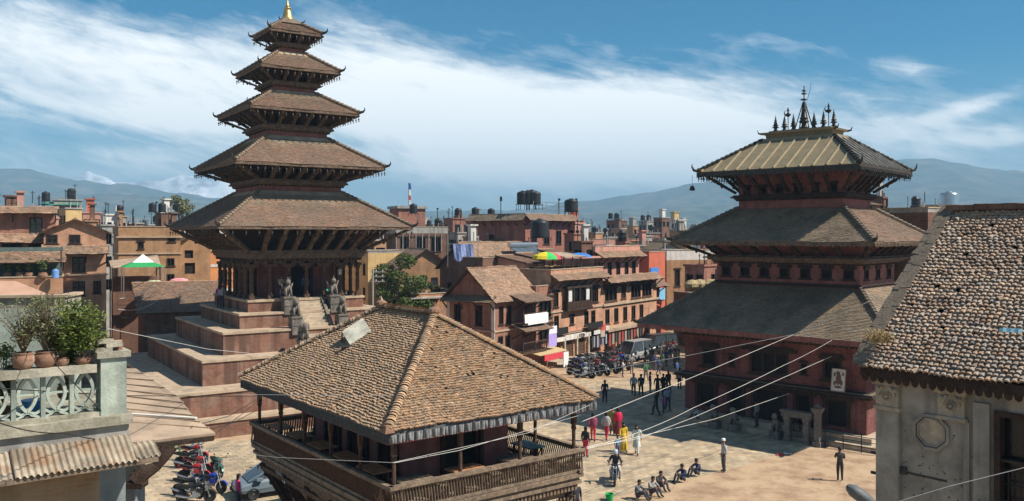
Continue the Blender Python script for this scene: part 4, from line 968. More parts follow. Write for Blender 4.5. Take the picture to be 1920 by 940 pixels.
# loose panel propped on the roof, tables and benches on the deck
g=thing('roof_panel','pale weathered sheet panel propped up on the tiled pavilion roof','panel',px(668,622,31.4),0)
o0=px(668,622,31.4); Q=[px(641,622,32.6)-o0,px(656,646,31.9)-o0,px(697,621,32.2)-o0,px(680,596,32.95)-o0]
mb=MB(); mb.slab(Q,0.05); obj('sheet',mb,MT('sheet_weathered',(0.60,0.56,0.45),var=0.3,sc_=2.0,rough=0.6,col2=(0.33,0.24,0.14),c2=0.56,streak=0.4),g)
def roofz(p):
    l=to_local((p.x+o0.x,p.y+o0.y,0),CX,CY,CT); return EZ+(RZ-EZ)*(1-abs(l[0])/EA)-o0.z
for q in Q:
    mb=MB(); mb.tube([(q.x,q.y,roofz(q)-0.02),(q.x,q.y,q.z-0.04)],0.025,5); obj('support_leg',mb,iron,g)
mb=MB(); p=px(650,652,31.85)-o0; mb.tube([(p.x-0.2,p.y,p.z),(p.x+0.2,p.y+0.1,p.z)],0.1,8); obj('drum',mb,plastic_black,g)
def table(x,y,rz,label,top=None,L=1.2,W=0.7):
    g=thing('cafe_table',label,'table',C3(x,y,DK),CT+rz,'tables on the pavilion deck')
    mb=MB(); mb.box(-L/2,L/2,-W/2,W/2,0.70,0.75); obj('tabletop',mb,top or wood_grey,g)
    for sx in (-1,1):
        for sy in (-1,1): mb=MB(); mb.box(sx*(L/2-0.1)-0.035,sx*(L/2-0.1)+0.035,sy*(W/2-0.1)-0.035,sy*(W/2-0.1)+0.035,0,0.70); obj('leg',mb,wood_brown,g)
def bench(x,y,rz,label,L=1.2):
    g=thing('slatted_bench',label,'bench',C3(x,y,DK),CT+rz,'benches on the pavilion deck')
    for i in range(4): mb=MB(); mb.box(-L/2,L/2,-0.2+i*0.1+0.01,-0.1+i*0.1-0.01,0.41,0.45); obj('slat',mb,wood_grey,g)
    for sx in (-1,1): mb=MB(); mb.box(sx*(L/2-0.12)-0.04,sx*(L/2-0.12)+0.04,-0.18,0.18,0,0.41); obj('leg',mb,wood_brown,g)
wood_orange=MT('wood_orange_top',(0.42,0.2,0.1),var=0.3,sc_=4,rough=0.6)
green_top=MT('table_green',(0.06,0.12,0.1),var=0.2,rough=0.5)
tl='weathered wooden cafe table on the pavilion deck'
for x in (-2.6,): table(x,-4.75,0.0,'grey wooden table at the sunny corner post of the deck')
table(-0.6,-4.8,0.0,'orange-topped wooden table near the deck doorway',wood_orange); table(1.5,-4.75,0,'grey wooden table by the maroon deck wall')
table(3.0,-3.6,1.57,'dark green table at the shaded end of the deck',green_top); table(3.0,-1.2,1.57,'green table beside the far deck railing',green_top)
for y in (-3.0,-1.0,1.0,3.0,4.8): table(-3.0,y,1.57,'wooden table in the shade along the dark side of the deck',wood_orange)
for x,l in ((-1.6,'pale slatted bench between the corner table and orange table'),(0.45,'pale slatted bench beside the orange-topped table'),(2.5,'pale slatted bench at the right end of the deck')): bench(x,-4.7,1.57,l,0.9)
for y in (-2.0,0.0,2.0,3.9): bench(-3.0,y,0,'slatted bench in the shade along the dark side of the deck',1.0)
# ================================================================ near building on the right: old tiled roof over a stuccoed wall
RT=R(39.0); RX,RY=7.05,17.0
T4=thing('stucco_house','old grey stucco house with a steep clay-tiled roof and octagon plaque','house',(RX,RY,0),RT)
def loc4(P): return P
EZ4=9.92; RZ4=13.05; RX4=3.85; YF=0.12; YB=-6.5
rf=MB(); rf.add([(0,YF,EZ4-0.06),(0,YB,EZ4-0.06),(RX4,YB,RZ4-0.08),(RX4,YF,RZ4-0.08),(2*RX4,YB,EZ4-0.06),(2*RX4,YF,EZ4-0.06)],[(0,1,2,3),(3,2,4,5),(0,3,5),(1,4,2),(0,5,4,1)])
roof4=obj('roof',rf,wood_dark,T4)
eye4=to_local((0,0,HC),RX,RY,RT)
def pick4(O,d):
    c,s=math.cos(RT),math.sin(RT); X=RX+c*O[:,0]-s*O[:,1]; Y=RY+s*O[:,0]+c*O[:,1]; u=960+FPX*X/Y
    return np.where((u<1935)&(O[:,0]<RX4),d,1e6)
tile_roof('roof_tiles',roof4,[[(-0.05,YF-0.1,EZ4),(-0.05,YB,EZ4),(RX4,YB,RZ4),(RX4,YF-0.1,RZ4)],[(2*RX4,YB,EZ4),(2*RX4,YF-0.1,EZ4),(RX4,YF-0.1,RZ4),(RX4,YB,RZ4)]],0.108,0.104,clay_right,h=0.036,th=0.042,flat=False,singles=pick4,jit=0.045,eye=eye4,spread=0.09)
for side in (0,):
    nseg=34
    for i in range(nseg):
        for j in (0,1):
            f=(i+0.5*j)/nseg; p=Vector((0,YF-0.06+0.14*j,EZ4+0.03)).lerp(Vector((RX4,YF-0.06+0.14*j,RZ4+0.03)),f)
            v=MB(); w=rng.uniform(0.13,0.2); d=Vector((RX4,0,RZ4-EZ4)).normalized(); n=Vector((-d.z,0,d.x)); y=Vector((0,1,0))
            r=Matrix.Rotation(rng.normal(0,0.12),3,n); t_=(r@y)*w*0.55; s_=(r@d)*0.13
            v.slab([p-t_-s_,p+t_-s_+n*0.01,p+t_+s_,p-t_+s_+n*0.01],0.035); q=obj('verge_slate',v,clay_grey_plain,roof4); q.location=n*(0.05+rng.uniform(0,0.03))
for i in range(22):
    y=YF-0.15-i*0.3; v=MB(); v.box(RX4-0.16,RX4+0.16,y-0.145,y+0.145,RZ4+0.01,RZ4+0.13+rng.uniform(-0.01,0.02)); obj('ridge_brick',v,brick_brown,roof4)
f=MB(); f.box(-0.02,0.05,YB,YF,EZ4-0.2,EZ4-0.02); obj('eaves_board',f,wood_dark,roof4)
# scalloped tin under the eaves
sc_=MB(); y=YF
while y>YB:
    sc_.add([(0.02,y,EZ4-0.2),(0.02,y-0.16,EZ4-0.2),(0.03,y-0.14,EZ4-0.29),(0.03,y-0.08,EZ4-0.33),(0.03,y-0.02,EZ4-0.29)],[(0,1,2,3,4)]); y-=0.165
o=obj('scalloped_edge',sc_,wood_dark,roof4); o['kind']='stuff'
WX=0.28; WT=9.78
w_=MB(); WY=-0.13
win=(2.15,3.75,7.15,9.35)
w_.facade((WX,WY,0),(0,-1,0),(-1,0,0),6.2,0,WT,[win],0.3,0,1)
w_.facade((WX+5.5,WY,0),(-1,0,0),(0,1,0),5.5,0,WT,[],0.3)
w_.facade((WX,WY-6.2,0),(1,0,0),(0,-1,0),5.5,0,WT,[],0.3)
obj('wall',w_,[plaster_grey,void],T4)
def pil(y0,y1,z0,z1,d,mat=plaster_grey,name='pilaster'):
    m=MB(); m.box(WX-d,WX+0.02,WY-y1,WY-y0,z0,z1); return obj(name,m,mat,T4)
pil(-0.04,0.42,0,9.05,0.09); pil(1.62,1.72,0,9.05,0.03,name='panel_edge'); pil(1.80,2.08,0,9.45,0.07)
plaster_ochre=MT('stucco_ornament',(0.42,0.33,0.23),var=0.35,sc_=4,bump=0.5,bsc=14,streak=0.5,col2=(0.3,0.27,0.23),c2=0.55)
def capital(y0,y1):
    m=MB(); m.box(WX-0.13,WX,WY-y1-0.03,WY-y0+0.03,9.05,9.12); m.box(WX-0.1,WX,WY-y1,WY-y0,9.12,9.55); m.box(WX-0.16,WX,WY-y1-0.05,WY-y0+0.05,9.55,9.62); m.box(WX-0.2,WX,WY-y1-0.07,WY-y0+0.07,9.62,9.74)
    o=obj('capital',m,plaster_ochre,T4); yc=(y0+y1)/2
    r=MB(); r.lathe([(0.11,0),(0.12,0.03),(0.06,0.05)],(0,0,0),14)
    for sx in (-1,1):
        pts=[(WX-0.12,WY-yc+sx*(0.07+0.10*math.sin(a*0.55)),9.52-0.12*a/1.5+0.0) for a in (0,0.6,1.2,1.8,2.4)]
        q=MB(); q.tube(pts,[0.03,0.035,0.035,0.03,0.02],6); q.ball((WX-0.12,WY-yc+sx*0.17,9.46),0.05,8); obj('scroll',q,plaster_ochre,o)
    q=MB(); 
    for k in range(10):
        a=6.283*k/10; q.ball((WX-0.11,WY-yc+0.075*math.cos(a),9.33+0.075*math.sin(a)),0.026,6)
    q.ball((WX-0.12,WY-yc,9.33),0.045,8); obj('rosette',q,plaster_ochre,o)
capital(-0.04,0.42); capital(1.18,1.66)
# frieze strip
m=MB(); m.box(WX-0.05,WX,WY-6.2,WY-0.49,9.62,9.7); m.box(WX-0.09,WX,WY-6.2,WY-0.49,9.7,9.76); obj('frieze',m,plaster_ochre,T4)
# octagon plaque: two raised rings and a field
def octagon(r0,r1,d,name):
    m=MB(); yc,zc=WY-1.02,8.75; P=[]
    for k in range(8):
        a=R(22.5+45*k); P.append((math.cos(a),math.sin(a)))
    V=[];F=[]
    for k in range(8):
        for rr,dd in ((r1,0.0),(r1,d),(r0,d),(r0,0.0)): V.append((WX-dd,yc+P[k][0]*rr,zc+P[k][1]*rr))
    for k in range(8):
        for j in range(3): a=k*4+j; b=((k+1)%8)*4+j; F.append((a,b,b+1,a+1))
    m.add(V,F); obj(name,m,plaster_grey,T4)
octagon(0.31,0.37,0.05,'plaque_rim'); octagon(0.25,0.285,0.03,'plaque_inner_rim')
m=MB(); 
yc,zc=WY-1.02,8.75; m.add([(WX-0.012,yc+0.25*math.cos(R(22.5+45*k)),zc+0.25*math.sin(R(22.5+45*k))) for k in range(8)],[tuple(range(8))]); obj('plaque_field',m,plaster_ochre,T4)
m=MB(); m.box(WX-0.012,WX,WY-1.3,WY-0.46,7.86,7.9); m.box(WX-0.05,WX,WY-0.55,WY-0.43,7.84,7.98); obj('cracked_moulding',m,MT('crack_dark',(0.06,0.052,0.045),var=0.4,sc_=6),T4)
pit=MT('plaster_pit',(0.09,0.078,0.065),var=0.4,sc_=6,bump=0); m=MB()
for k in range(95):
    y=WY-rng.uniform(0.48,1.95); z=rng.uniform(6.6,8.9) if rng.random()<0.7 else rng.uniform(7.3,8.1); r=rng.uniform(0.006,0.022); n_=6; ph=rng.uniform(0,6)
    m.add([(WX-0.004 if abs(y-(WY-1.94))>0.16 else WX-0.074,y+r*rng.uniform(0.6,1.4)*math.cos(6.283*j/n_+ph),z+r*rng.uniform(0.6,1.3)*math.sin(6.283*j/n_+ph)) for j in range(n_)],[tuple(range(n_))])
o=obj('plaster_pits',m,pit,T4); o['kind']='stuff'
# window: frame, glazing bars, grille
W=window(T4,(WX,WY,0),(0,-1,0),(-1,0,0),*win,fm=wood_dark,style='cross',fw=0.1,depth=0.3,pm=glass_dark)
g=MB()
for i in range(1,8):
    y=WY-win[0]-(win[1]-win[0])*i/8; g.tube([(WX+0.06,y,win[2]+0.1),(WX+0.06,y,8.3)],0.012,5)
for z in (7.45,7.75,8.05,8.3): g.tube([(WX+0.06,WY-win[0]-0.05,z),(WX+0.06,WY-win[1]+0.05,z)],0.012,5)
obj('grille',g,iron,W)
for z in (8.12,7.72):
    m=MB(); m.box(WX-0.07,WX-0.02,WY+0.0,WY+0.16,z,z+0.05); obj('iron_cramp',m,iron,T4)
# dry weeds rooted at the verge, a rag of blue plastic on the tiles
def grass_tuft(p,n,h,label,mat=dry_grass,sp=0.25,name='weed_tuft'):
    V=[];F=[];T=[]
    for i in range(n):
        a=rng.uniform(0,6.283); l=h*rng.uniform(0.5,1.1); b=np.array([rng.normal(0,sp*0.4),rng.normal(0,sp*0.4),0]); d=np.array([math.cos(a)*sp,math.sin(a)*sp,l]); w=0.006; s=np.array([-math.sin(a)*w,math.cos(a)*w,0])
        k=len(V); V+=[b-s,b+s,b+d*0.6+s*0.8,b+d*0.6-s*0.8,b+d*0.6+np.array([d[0]*0.7,d[1]*0.7,-0.05])+s*0.2]; V.append(V[-1]-s*0.4); F+=[(k,k+1,k+2,k+3),(k+3,k+2,k+4,k+5)]; c=rng.uniform(0.6,1.5); T+=[(c,c,c,1)]*6
    me=np_mesh(name,np.array(V),np.array(F),mat,np.array(T)); o=link(name,me); o.location=p; return tag(o,label,'weeds')
q=px(1648,640,16.95); grass_tuft((q.x,q.y,q.z-0.02),160,0.42,'dry weeds sprouting from the verge of the steep tiled roof')
q=px(1895,626,15.9); g=MB(); 
for i in range(6): g.add([(-0.3+0.1*i,-0.06,0.02*(i%2)),(-0.2+0.1*i,-0.06,0.02*((i+1)%2)),(-0.2+0.1*i,0.06+0.02*(i%3),0.05+0.02*((i+1)%2)),(-0.3+0.1*i,0.06+0.02*((i+1)%3),0.05+0.02*(i%2))],[(0,1,2,3)])
o=obj('plastic_rag',g,cloth(0.25,0.45,0.52)); o.location=px(1895,628,15.2)+Vector((0,0,0.06)); o.scale=(0.6,0.6,0.6); o.rotation_euler=(R(35),0,R(-40)); tag(o,'scrap of pale blue plastic lying on the roof tiles','rag')
# street lamp head low in the picture
g=thing('street_lamp','grey cobra-head street lamp on a pole below the stucco house','street lamp',gp(1700,1010)+Vector((0,0,0)),0)
b=g.location; hd=px(1597,918,11.0)-b; e=px(1650,955,11.0)-b
MBp=MB(); MBp.tube([(e.x+0.5,e.y,0),(e.x+0.5,e.y,e.z-0.5),(e.x+0.3,e.y,e.z-0.15),(e.x,e.y,e.z)],[0.07,0.06,0.05,0.04],8); 
g.location=(b.x+e.x+0.5,b.y+e.y,0); sh=Vector((e.x+0.5,e.y,0))
MBp.v=[tuple(Vector(v)-sh) for v in MBp.v]; obj('pole',MBp,steel,g)
hm_=MB(); d=(hd-e); 
prof=[(0.0,0.045,0.04),(0.2,0.09,0.06),(0.5,0.14,0.09),(0.8,0.135,0.085),(0.95,0.09,0.05),(1.0,0.02,0.01)]
x=d.normalized(); y=x.cross(Vector((0,0,1))).normalized(); z=y.cross(x)
V=[];F=[]
for f,a_,b_ in prof:
    for k in range(10): an=6.283*k/10; V.append(e-sh+d*f*1.15+y*a_*math.cos(an)+z*b_*math.sin(an))
for i in range(len(prof)-1):
    for k in range(10): F.append((i*10+k,i*10+(k+1)%10,(i+1)*10+(k+1)%10,(i+1)*10+k))
hm_.add(V,F); obj('lamp_head',hm_,MT('lamp_housing',(0.12,0.125,0.125),rough=0.55,var=0.2),g,smooth=True)
# ================================================================ near house on the left: balcony, awning, lean-to
LT=R(37); LX,LY=-5.86,13.0
T5=thing('balcony_house','mint-painted house corner with pierced concrete balustrade and corrugated awning','house',(LX,LY,0),LT)
def L5(x,y,z=0.0):
    c,s=math.cos(LT),math.sin(LT); return (LX+c*x-s*y,LY+s*x+c*y,z)
def box5(name,x0,x1,y0,y1,z0,z1,m,parent=T5):
    b=MB(); b.box(x0,x1,y0,y1,z0,z1); return obj(name,b,m,parent)
box5('corner_pillar',-0.36,0.0,0.0,0.36,9.8,10.66,plaster_mint); box5('pillar_cap',-0.42,0.05,-0.05,0.42,10.66,10.75,concrete_ledge)
box5('pillar',-2.2,-1.86,0.0,0.3,9.8,10.6,plaster_mint)
box5('pillar_cap',-2.3,-1.82,-0.05,0.35,10.6,10.68,concrete_ledge)
bal=bpy.data.objects.new('balustrade',None); COL.objects.link(bal); bal.parent=T5
box5('top_rail',-1.82,-0.42,-0.03,0.27,10.46,10.58,concrete_ledge,bal)
box5('base_rail',-1.86,-0.36,0.02,0.26,9.8,9.86,concrete_ledge,bal)
NB=4; bw=1.5/NB
def strip(mb,pts,w,y0,y1):
    """flat bar swept along pts in the x-z plane"""
    pts=[Vector((p[0],0,p[1])) for p in pts]; A=[];B_=[]
    for i,p in enumerate(pts):
        d=(pts[min(i+1,len(pts)-1)]-pts[max(i-1,0)]).normalized(); n=Vector((-d.z,0,d.x))*w/2; A.append(p+n); B_.append(p-n)
    V=[]
    for a,b in zip(A,B_): V+=[(a.x,y0,a.z),(b.x,y0,b.z),(b.x,y1,b.z),(a.x,y1,a.z)]
    F=[]
    for i in range(len(pts)-1):
        for j in range(4): F.append((i*4+j,i*4+(j+1)%4,(i+1)*4+(j+1)%4,(i+1)*4+j))
    mb.add(V,F)
for i in range(NB):
    x0=-1.86+i*bw; xc=x0+bw*0.46; m=MB(); zc=10.2; hh=0.24; ww=0.115
    for sx in (-1,1): strip(m,[(xc+sx*ww*math.cos(math.pi*t_/2)**0.75 if abs(t_)<1 else xc,zc+hh*t_) for t_ in [k/8-1 for k in range(17)]],0.045,0.09,0.17)
    strip(m,[(x0+0.0,zc),(x0+bw,zc)],0.028,0.1,0.16)
    strip(m,[(x0,9.98),(x0+bw*0.25,9.92),(x0+bw*0.46,9.94),(x0+bw*0.75,9.92),(x0+bw,9.98)],0.035,0.1,0.16)
    strip(m,[(x0+0.02,9.86),(xc-0.06,9.9),(xc,9.96),(xc+0.06,9.9),(x0+bw-0.02,9.86)],0.03,0.1,0.16)
    obj('pierced_panel',m,plaster_mint,bal)
    if i: box5('mullion',x0-0.03,x0+0.03,0.08,0.18,9.86,10.46,plaster_mint,bal)
box5('balcony_slab',-8.0,0.06,-0.14,2.6,9.66,9.8,concrete_ledge); box5('slab_beam',-8.0,0.02,-0.06,2.6,9.45,9.66,concrete)
box5('rear_wall',-8.0,-1.75,1.6,5.0,9.8,12.0,plaster_mint); box5('roof_coping',-8.05,-1.68,1.52,5.05,12.0,12.14,concrete_ledge); box5('low_wall',-8.0,-2.2,0.04,0.2,9.8,10.5,plaster_mint)
m=MB(); m.facade((-8.0,0.06,0),(1,0,0),(0,-1,0),7.63,0,9.45,[],0.2); m.facade((0.0,2.6,0),(0,-1,0),(1,0,0),2.54,0,9.45,[],0.2); m.facade((-0.37,0.06,0),(1,0,0),(0,-1,0),0.37,0,9.45,[],0.2,1); obj('wall',m,[brick_wall_near,MT('plaster_bluegrey',(0.22,0.25,0.25),var=0.25,sc_=2,streak=0.4)],T5)
# corrugated awning, each sheet its own piece
def corrugated(name,x0,x1,ya,za,yb,zb,parent,mat,pitch=0.083,amp=0.018,skew=0.0):
    n=int((x1-x0)/pitch*8); V=[];F=[]
    for i in range(n+1):
        x=x0+(x1-x0)*i/n; h=amp*math.sin(2*math.pi*(x-x0)/pitch)
        V+=[(x,ya,za+h),(x+skew,yb+rng.uniform(0,0.006),zb+h),(x,ya,za+h-0.006),(x+skew,yb,zb+h-0.006)]
    for i in range(n): F+=[(4*i,4*i+1,4*i+5,4*i+4),(4*i+1,4*i+3,4*i+7,4*i+5)]
    m=MB(); m.add(V,F); return obj(name,m,mat,parent,smooth=True)
tin_rust=MT('tin_rusty',(0.36,0.30,0.225),rough=0.6,metal=0.15,var=0.35,sc_=3,bump=0.2,col2=(0.28,0.17,0.10),c2=0.55,streak=0.5)
aw=bpy.data.objects.new('awning',None); COL.objects.link(aw); aw.parent=T5
corrugated('tin_sheet',-1.55,0.02,-0.02,9.5,-0.66,9.22,aw,tin_rust); corrugated('tin_sheet',-2.95,-1.53,-0.02,9.47,-0.62,9.2,aw,tin_rust)
corrugated('tin_sheet',-4.6,-2.93,-0.02,9.49,-0.64,9.21,aw,tin_rust); corrugated('tin_sheet',0.0,0.34,-0.2,9.38,-0.62,9.24,aw,tin_rust)
b=MB(); b.beam((-2.95,-0.6,9.15),(0.3,-0.6,9.18),0.05,0.07); b.beam((-2.95,-0.2,9.3),(0.1,-0.2,9.33),0.05,0.07); obj('batten',b,wood_grey,aw)
# lean-to sheet roof beyond the pillar with a carved strut
Z0=8.6
def hz_(u,v,z): return gp(u,v,z)
P=[hz_(236,832,8.6),hz_(404,812,8.6),hz_(366,785,8.75),hz_(336,746,8.97),hz_(255,691,9.3),hz_(200,691,9.3),hz_(200,800,8.72)]
LO=P[0].copy(); LO.z=0
T6=thing('lean_to','dusty sheet-metal lean-to roof on a dark carved strut beside the balcony','lean-to',LO,0)
m=MB(); m.slab([p-LO for p in P],0.05); lr=obj('sheet_roof',m,tin_tan,T6)
# ribs across the sheets
for k in range(9):
    f=0.08+k*0.105; a=P[6].lerp(P[5],f); b=(P[1].lerp(P[2],f*4) if f<0.25 else P[2].lerp(P[3],(f-0.25)*3) if f<0.58 else P[3].lerp(P[4],(f-0.58)*2.38))
    m=MB(); m.beam(a-LO+Vector((0,0,0.012)),b-LO+Vector((0,0,0.012)),0.03,0.02); obj('sheet_lap',m,tin_tan,lr)
m=MB(); m.beam(hz_(240,778,8.8)-LO+Vector((0,0,0.02)),hz_(368,786,8.76)-LO+Vector((0,0,0.02)),0.09,0.03); obj('pale_batten',m,plaster_white,lr)
m=MB(); m.beam(P[0]-LO-Vector((0,0,0.1)),P[1]-LO-Vector((0.05,0,0.1)),0.08,0.1); m.beam(P[1]-LO-Vector((0.05,0,0.11)),P[3]-LO-Vector((0.08,0,0.11)),0.06,0.08); obj('eaves_beam',m,wood_dark,T6)
a=px(252,905,16.0)-LO; b=px(318,836,16.4)-LO
s=MB(); pts=[a,a.lerp(b,0.25)+Vector((0.02,0,0.02)),a.lerp(b,0.5)+Vector((0.07,0,-0.05)),a.lerp(b,0.75)+Vector((0.05,0,0.0)),b]
s.tube(pts,[0.16,0.15,0.1,0.14,0.16],7)
for f in (0.1,0.22,0.3,0.68,0.8,0.9): s.ball(a.lerp(b,f)+Vector((-0.08,0,0.05)),0.09,6)
s.box(a.x-0.12,a.x+0.2,a.y-0.15,a.y+0.15,a.z-0.08,a.z+0.02); obj('carved_strut',s,wood_dark,T6)
m=MB(); q=px(230,900,16.6)-LO; m.box(q.x-0.3,q.x+0.22,q.y,q.y+0.5,-LO.z,8.5); obj('wall_pier',m,MATS['plaster_bluegrey'],T6)
# ================================================================ houses
def pent(root,o,t,n,L,z,dep,drop,mat,name='pent_roof',over=0.2,tw=0.2,ex=0.17,rm=None):
    """tiled skirt roof along a wall: top edge at wall height z, falling drop over dep"""
    o=Vector(o);t=Vector(t);n=Vector(n); a=o-t*over; b=o+t*(L+over); Z=Vector((0,0,1))
    P=[a+n*dep+Z*(z-drop),b+n*dep+Z*(z-drop),b+Z*z,a+Z*z]
    m=MB(); m.slab([p-Z*0.03 for p in P],0.07); r=obj(name,m,wood_brown,root)
    tile_roof('roof_tiles',r,[P],tw,ex,mat,th=0.03,flat=True,jit=0.03,spread=0.13)
    s=MB(); k=max(2,int(L/1.4))
    for i in range(k+1):
        q=o+t*(L*i/k); s.beam(q+Z*(z-drop-0.75)+n*0.02,q+n*(dep*0.85)+Z*(z-drop*0.85-0.1),0.09,0.1)
    obj('eaves_struts',s,wood_dark,r)['kind']='stuff'
    return r
def house(name,label,loc,rz,w,d,h,wall,front=(),left=(),right=(),roof=('flat',0.7),roofmat=None,group=None,bands=(),wood=None,cat='house'):
    root=thing(name,label,cat,loc,rz,group); wood=wood or wood_dark; roofmat=roofmat or clay_house
    faces={'F':((0,0,0),(1,0,0),(0,-1,0),w,front),'L':((0,d,0),(0,-1,0),(-1,0,0),d,left),'R':((w,0,0),(0,1,0),(1,0,0),d,right),'B':((w,d,0),(-1,0,0),(0,1,0),w,())}
    mb=MB(); todo=[]
    for k,(o,t,n,L,rows) in faces.items():
        ops=[]
        for row in rows:
            z0,z1,xs,ww=row[:4]; style=row[4] if len(row)>4 else 'plain'; pm=row[5] if len(row)>5 else glass_dark
            for x in xs:
                if x-ww/2<0.05 or x+ww/2>L-0.05: continue
                q=(x-ww/2,x+ww/2,z0,z1); ops.append(q); todo.append((o,t,n,q,style,pm))
        mb.facade(o,t,n,L,0,h,ops,0.2,0,1)
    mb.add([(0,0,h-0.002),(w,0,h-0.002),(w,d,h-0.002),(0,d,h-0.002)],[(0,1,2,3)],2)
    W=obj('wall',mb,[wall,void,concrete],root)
    for (o,t,n,q,style,pm) in todo:
        if style=='hole': continue
        window(root,o,t,n,*q,fm=wood,pm=pm,style=style,fw=min(0.09,(q[1]-q[0])*0.12),proud=0.04,depth=0.2)
    for (z,hh,pr,m) in bands:
        b=MB(); b.box(-pr,w+pr,-pr,0.0,z,z+hh); b.box(-pr,0,0.0,d,z,z+hh); b.box(w,w+pr,0.0,d,z,z+hh); obj('string_course',b,m,root)
    kind=roof[0]
    if kind=='flat':
        ph=roof[1]; m=roof[2] if len(roof)>2 else wall; b=MB(); tk=0.16
        b.box(0,w,0,tk,h,h+ph); b.box(0,w,d-tk,d,h,h+ph); b.box(0,tk,tk,d-tk,h,h+ph); b.box(w-tk,w,tk,d-tk,h,h+ph); obj('parapet',b,m,root)
        b=MB(); b.box(-0.06,w+0.06,-0.06,tk+0.04,h+ph,h+ph+0.07); b.box(-0.06,tk+0.04,tk+0.04,d,h+ph,h+ph+0.07); b.box(w-tk-0.04,w+0.06,tk+0.04,d,h+ph,h+ph+0.07); obj('coping',b,stone_ledge,root)
    else:
        rise,ov=roof[1],roof[2]; z=h-0.0; 
        if kind=='gable_x':
            sl=[[(-ov,-ov,z-ov*rise/(d/2)),(w+ov,-ov,z-ov*rise/(d/2)),(w+ov,d/2,h+rise),(-ov,d/2,h+rise)],[(w+ov,d+ov,z-ov*rise/(d/2)),(-ov,d+ov,z-ov*rise/(d/2)),(-ov,d/2,h+rise),(w+ov,d/2,h+rise)]]
            gm=MB(); gm.add([(0,0,h),(0,d,h),(0,d/2,h+rise)],[(1,0,2)]); gm.add([(w,0,h),(w,d,h),(w,d/2,h+rise)],[(0,1,2)])
            ridge=((-ov,d/2,h+rise),(w+ov,d/2,h+rise))
        elif kind=='gable_y':
            sl=[[(-ov,d+ov,z-ov*rise/(w/2)),(-ov,-ov,z-ov*rise/(w/2)),(w/2,-ov,h+rise),(w/2,d+ov,h+rise)],[(w+ov,-ov,z-ov*rise/(w/2)),(w+ov,d+ov,z-ov*rise/(w/2)),(w/2,d+ov,h+rise),(w/2,-ov,h+rise)]]
            gm=MB(); gm.add([(0,0,h),(w,0,h),(w/2,0,h+rise)],[(0,1,2)]); gm.add([(0,d,h),(w,d,h),(w/2,d,h+rise)],[(1,0,2)])
            ridge=((w/2,-ov,h+rise),(w/2,d+ov,h+rise))
        else: # shed falling to the front
            sl=[[(-ov,-ov,h),(w+ov,-ov,h),(w+ov,d,h+rise),(-ov,d,h+rise)]]; gm=MB(); gm.add([(0,0,h),(0,d,h),(0,d,h+rise)],[(1,0,2)]); gm.add([(w,0,h),(w,d,h),(w,d,h+rise)],[(0,1,2)]); gm.add([(0,d,h),(w,d,h),(w,d,h+rise),(0,d,h+rise)],[(1,0,3,2)])
            ridge=((-ov,d,h+rise),(w+ov,d,h+rise))
        for f_ in gm.f:
            g1=MB(); g1.add([gm.v[i] for i in f_],[tuple(range(len(f_)))]); obj('gable',g1,wall,root)
        b=MB()
        for P in sl: b.slab([Vector(p)-Vector((0,0,0.04)) for p in P],0.09)
        r=obj('roof',b,wood_brown,root); tile_roof('roof_tiles',r,sl,0.2,0.17,roofmat,th=0.03,flat=True,jit=0.03,spread=0.13)
        q=MB(); q.tube([ridge[0],ridge[1]],0.12,6); obj('ridge_cap',q,clay_plain,r)
    return root
def canopy(root,x0,x1,y0,z,dep,mat,name='canopy',drop=0.35,th=0.05):
    m=MB(); m.slab([(x0,y0-dep,z-drop),(x1,y0-dep,z-drop),(x1,y0,z),(x0,y0,z)],th); return obj(name,m,mat,root)
ROW=R(55); rx,ry=math.cos(ROW),math.sin(ROW)
def rowp(s,dp=0.0): return (-1.54+rx*s-ry*dp,74.7+ry*s+rx*dp,0)
# -- gabled corner house with two cafe balconies
A=house('gabled_house','pink-red gabled corner house with two tiled cafe balconies','',  ) if False else house('gabled_house','pink-red gabled corner house with two tiled cafe balconies',rowp(0),ROW,6.6,5.3,7.1,brick_red,
    front=[(4.6,6.2,[1.0,2.2],0.7,'plain'),(1.9,3.6,[0.9,2.0],0.75,'plain')],left=[(4.5,6.3,[1.2,3.6],0.8,'plain'),(1.8,3.4,[1.2,3.4],0.9,'newar'),(7.0,7.0,[],0)],roof=('gable_x',2.45,0.5),roofmat=clay_house,bands=[(4.0,0.14,0.12,stone_ledge),(6.6,0.12,0.08,plaster_white)])
pent(A,(0,5.3,0),(0,-1,0),(-1,0,0),5.3,7.15,0.9,0.5,clay_grey)
m=MB(); m.box(-0.06,0.0,-0.06,0.3,0,7.0); m.box(-0.06,0.02,5.0,5.36,0,7.0); obj('corner_strip',m,plaster_white,A)
# balconies to the right of the gable
def balcony_storey(root,x0,x1,z,label,banner):
    m=MB(); m.box(x0,x1,-1.3,0.5,z-0.12,z); obj('balcony_floor',m,wood_brown,root)
    for x in (x0+0.06,(x0+x1)/2,x1-0.06): m=MB(); m.box(x-0.05,x+0.05,-1.28,-1.18,z,z+2.0); obj('post',m,wood_dark,root)
    m=MB(); m.box(x0,x1,-1.29,-1.2,z+0.85,z+0.93); m.box(x0,x1,-1.29,-1.2,z+0.02,z+0.08); obj('handrail',m,wood_brown,root)
    if banner: m=MB(); m.slab([(x0+0.15,-1.34,z+0.85),(x1-0.15,-1.34,z+0.85),(x1-0.1,-1.42,z+0.1),(x0+0.1,-1.42,z+0.1)],0.02); obj('banner',m,cloth(0.8,0.8,0.8),root)
    else:
        for i in range(14): x=x0+(x1-x0)*(i+0.5)/14; m=MB(); m.box(x-0.025,x+0.025,-1.26,-1.22,z+0.08,z+0.85); obj('baluster',m,wood_dark,root)
    return pent(root,(x0,-0.05,0),(1,0,0),(0,-1,0),x1-x0,z+2.6,1.75,0.6,clay,'balcony_roof',over=0.3)
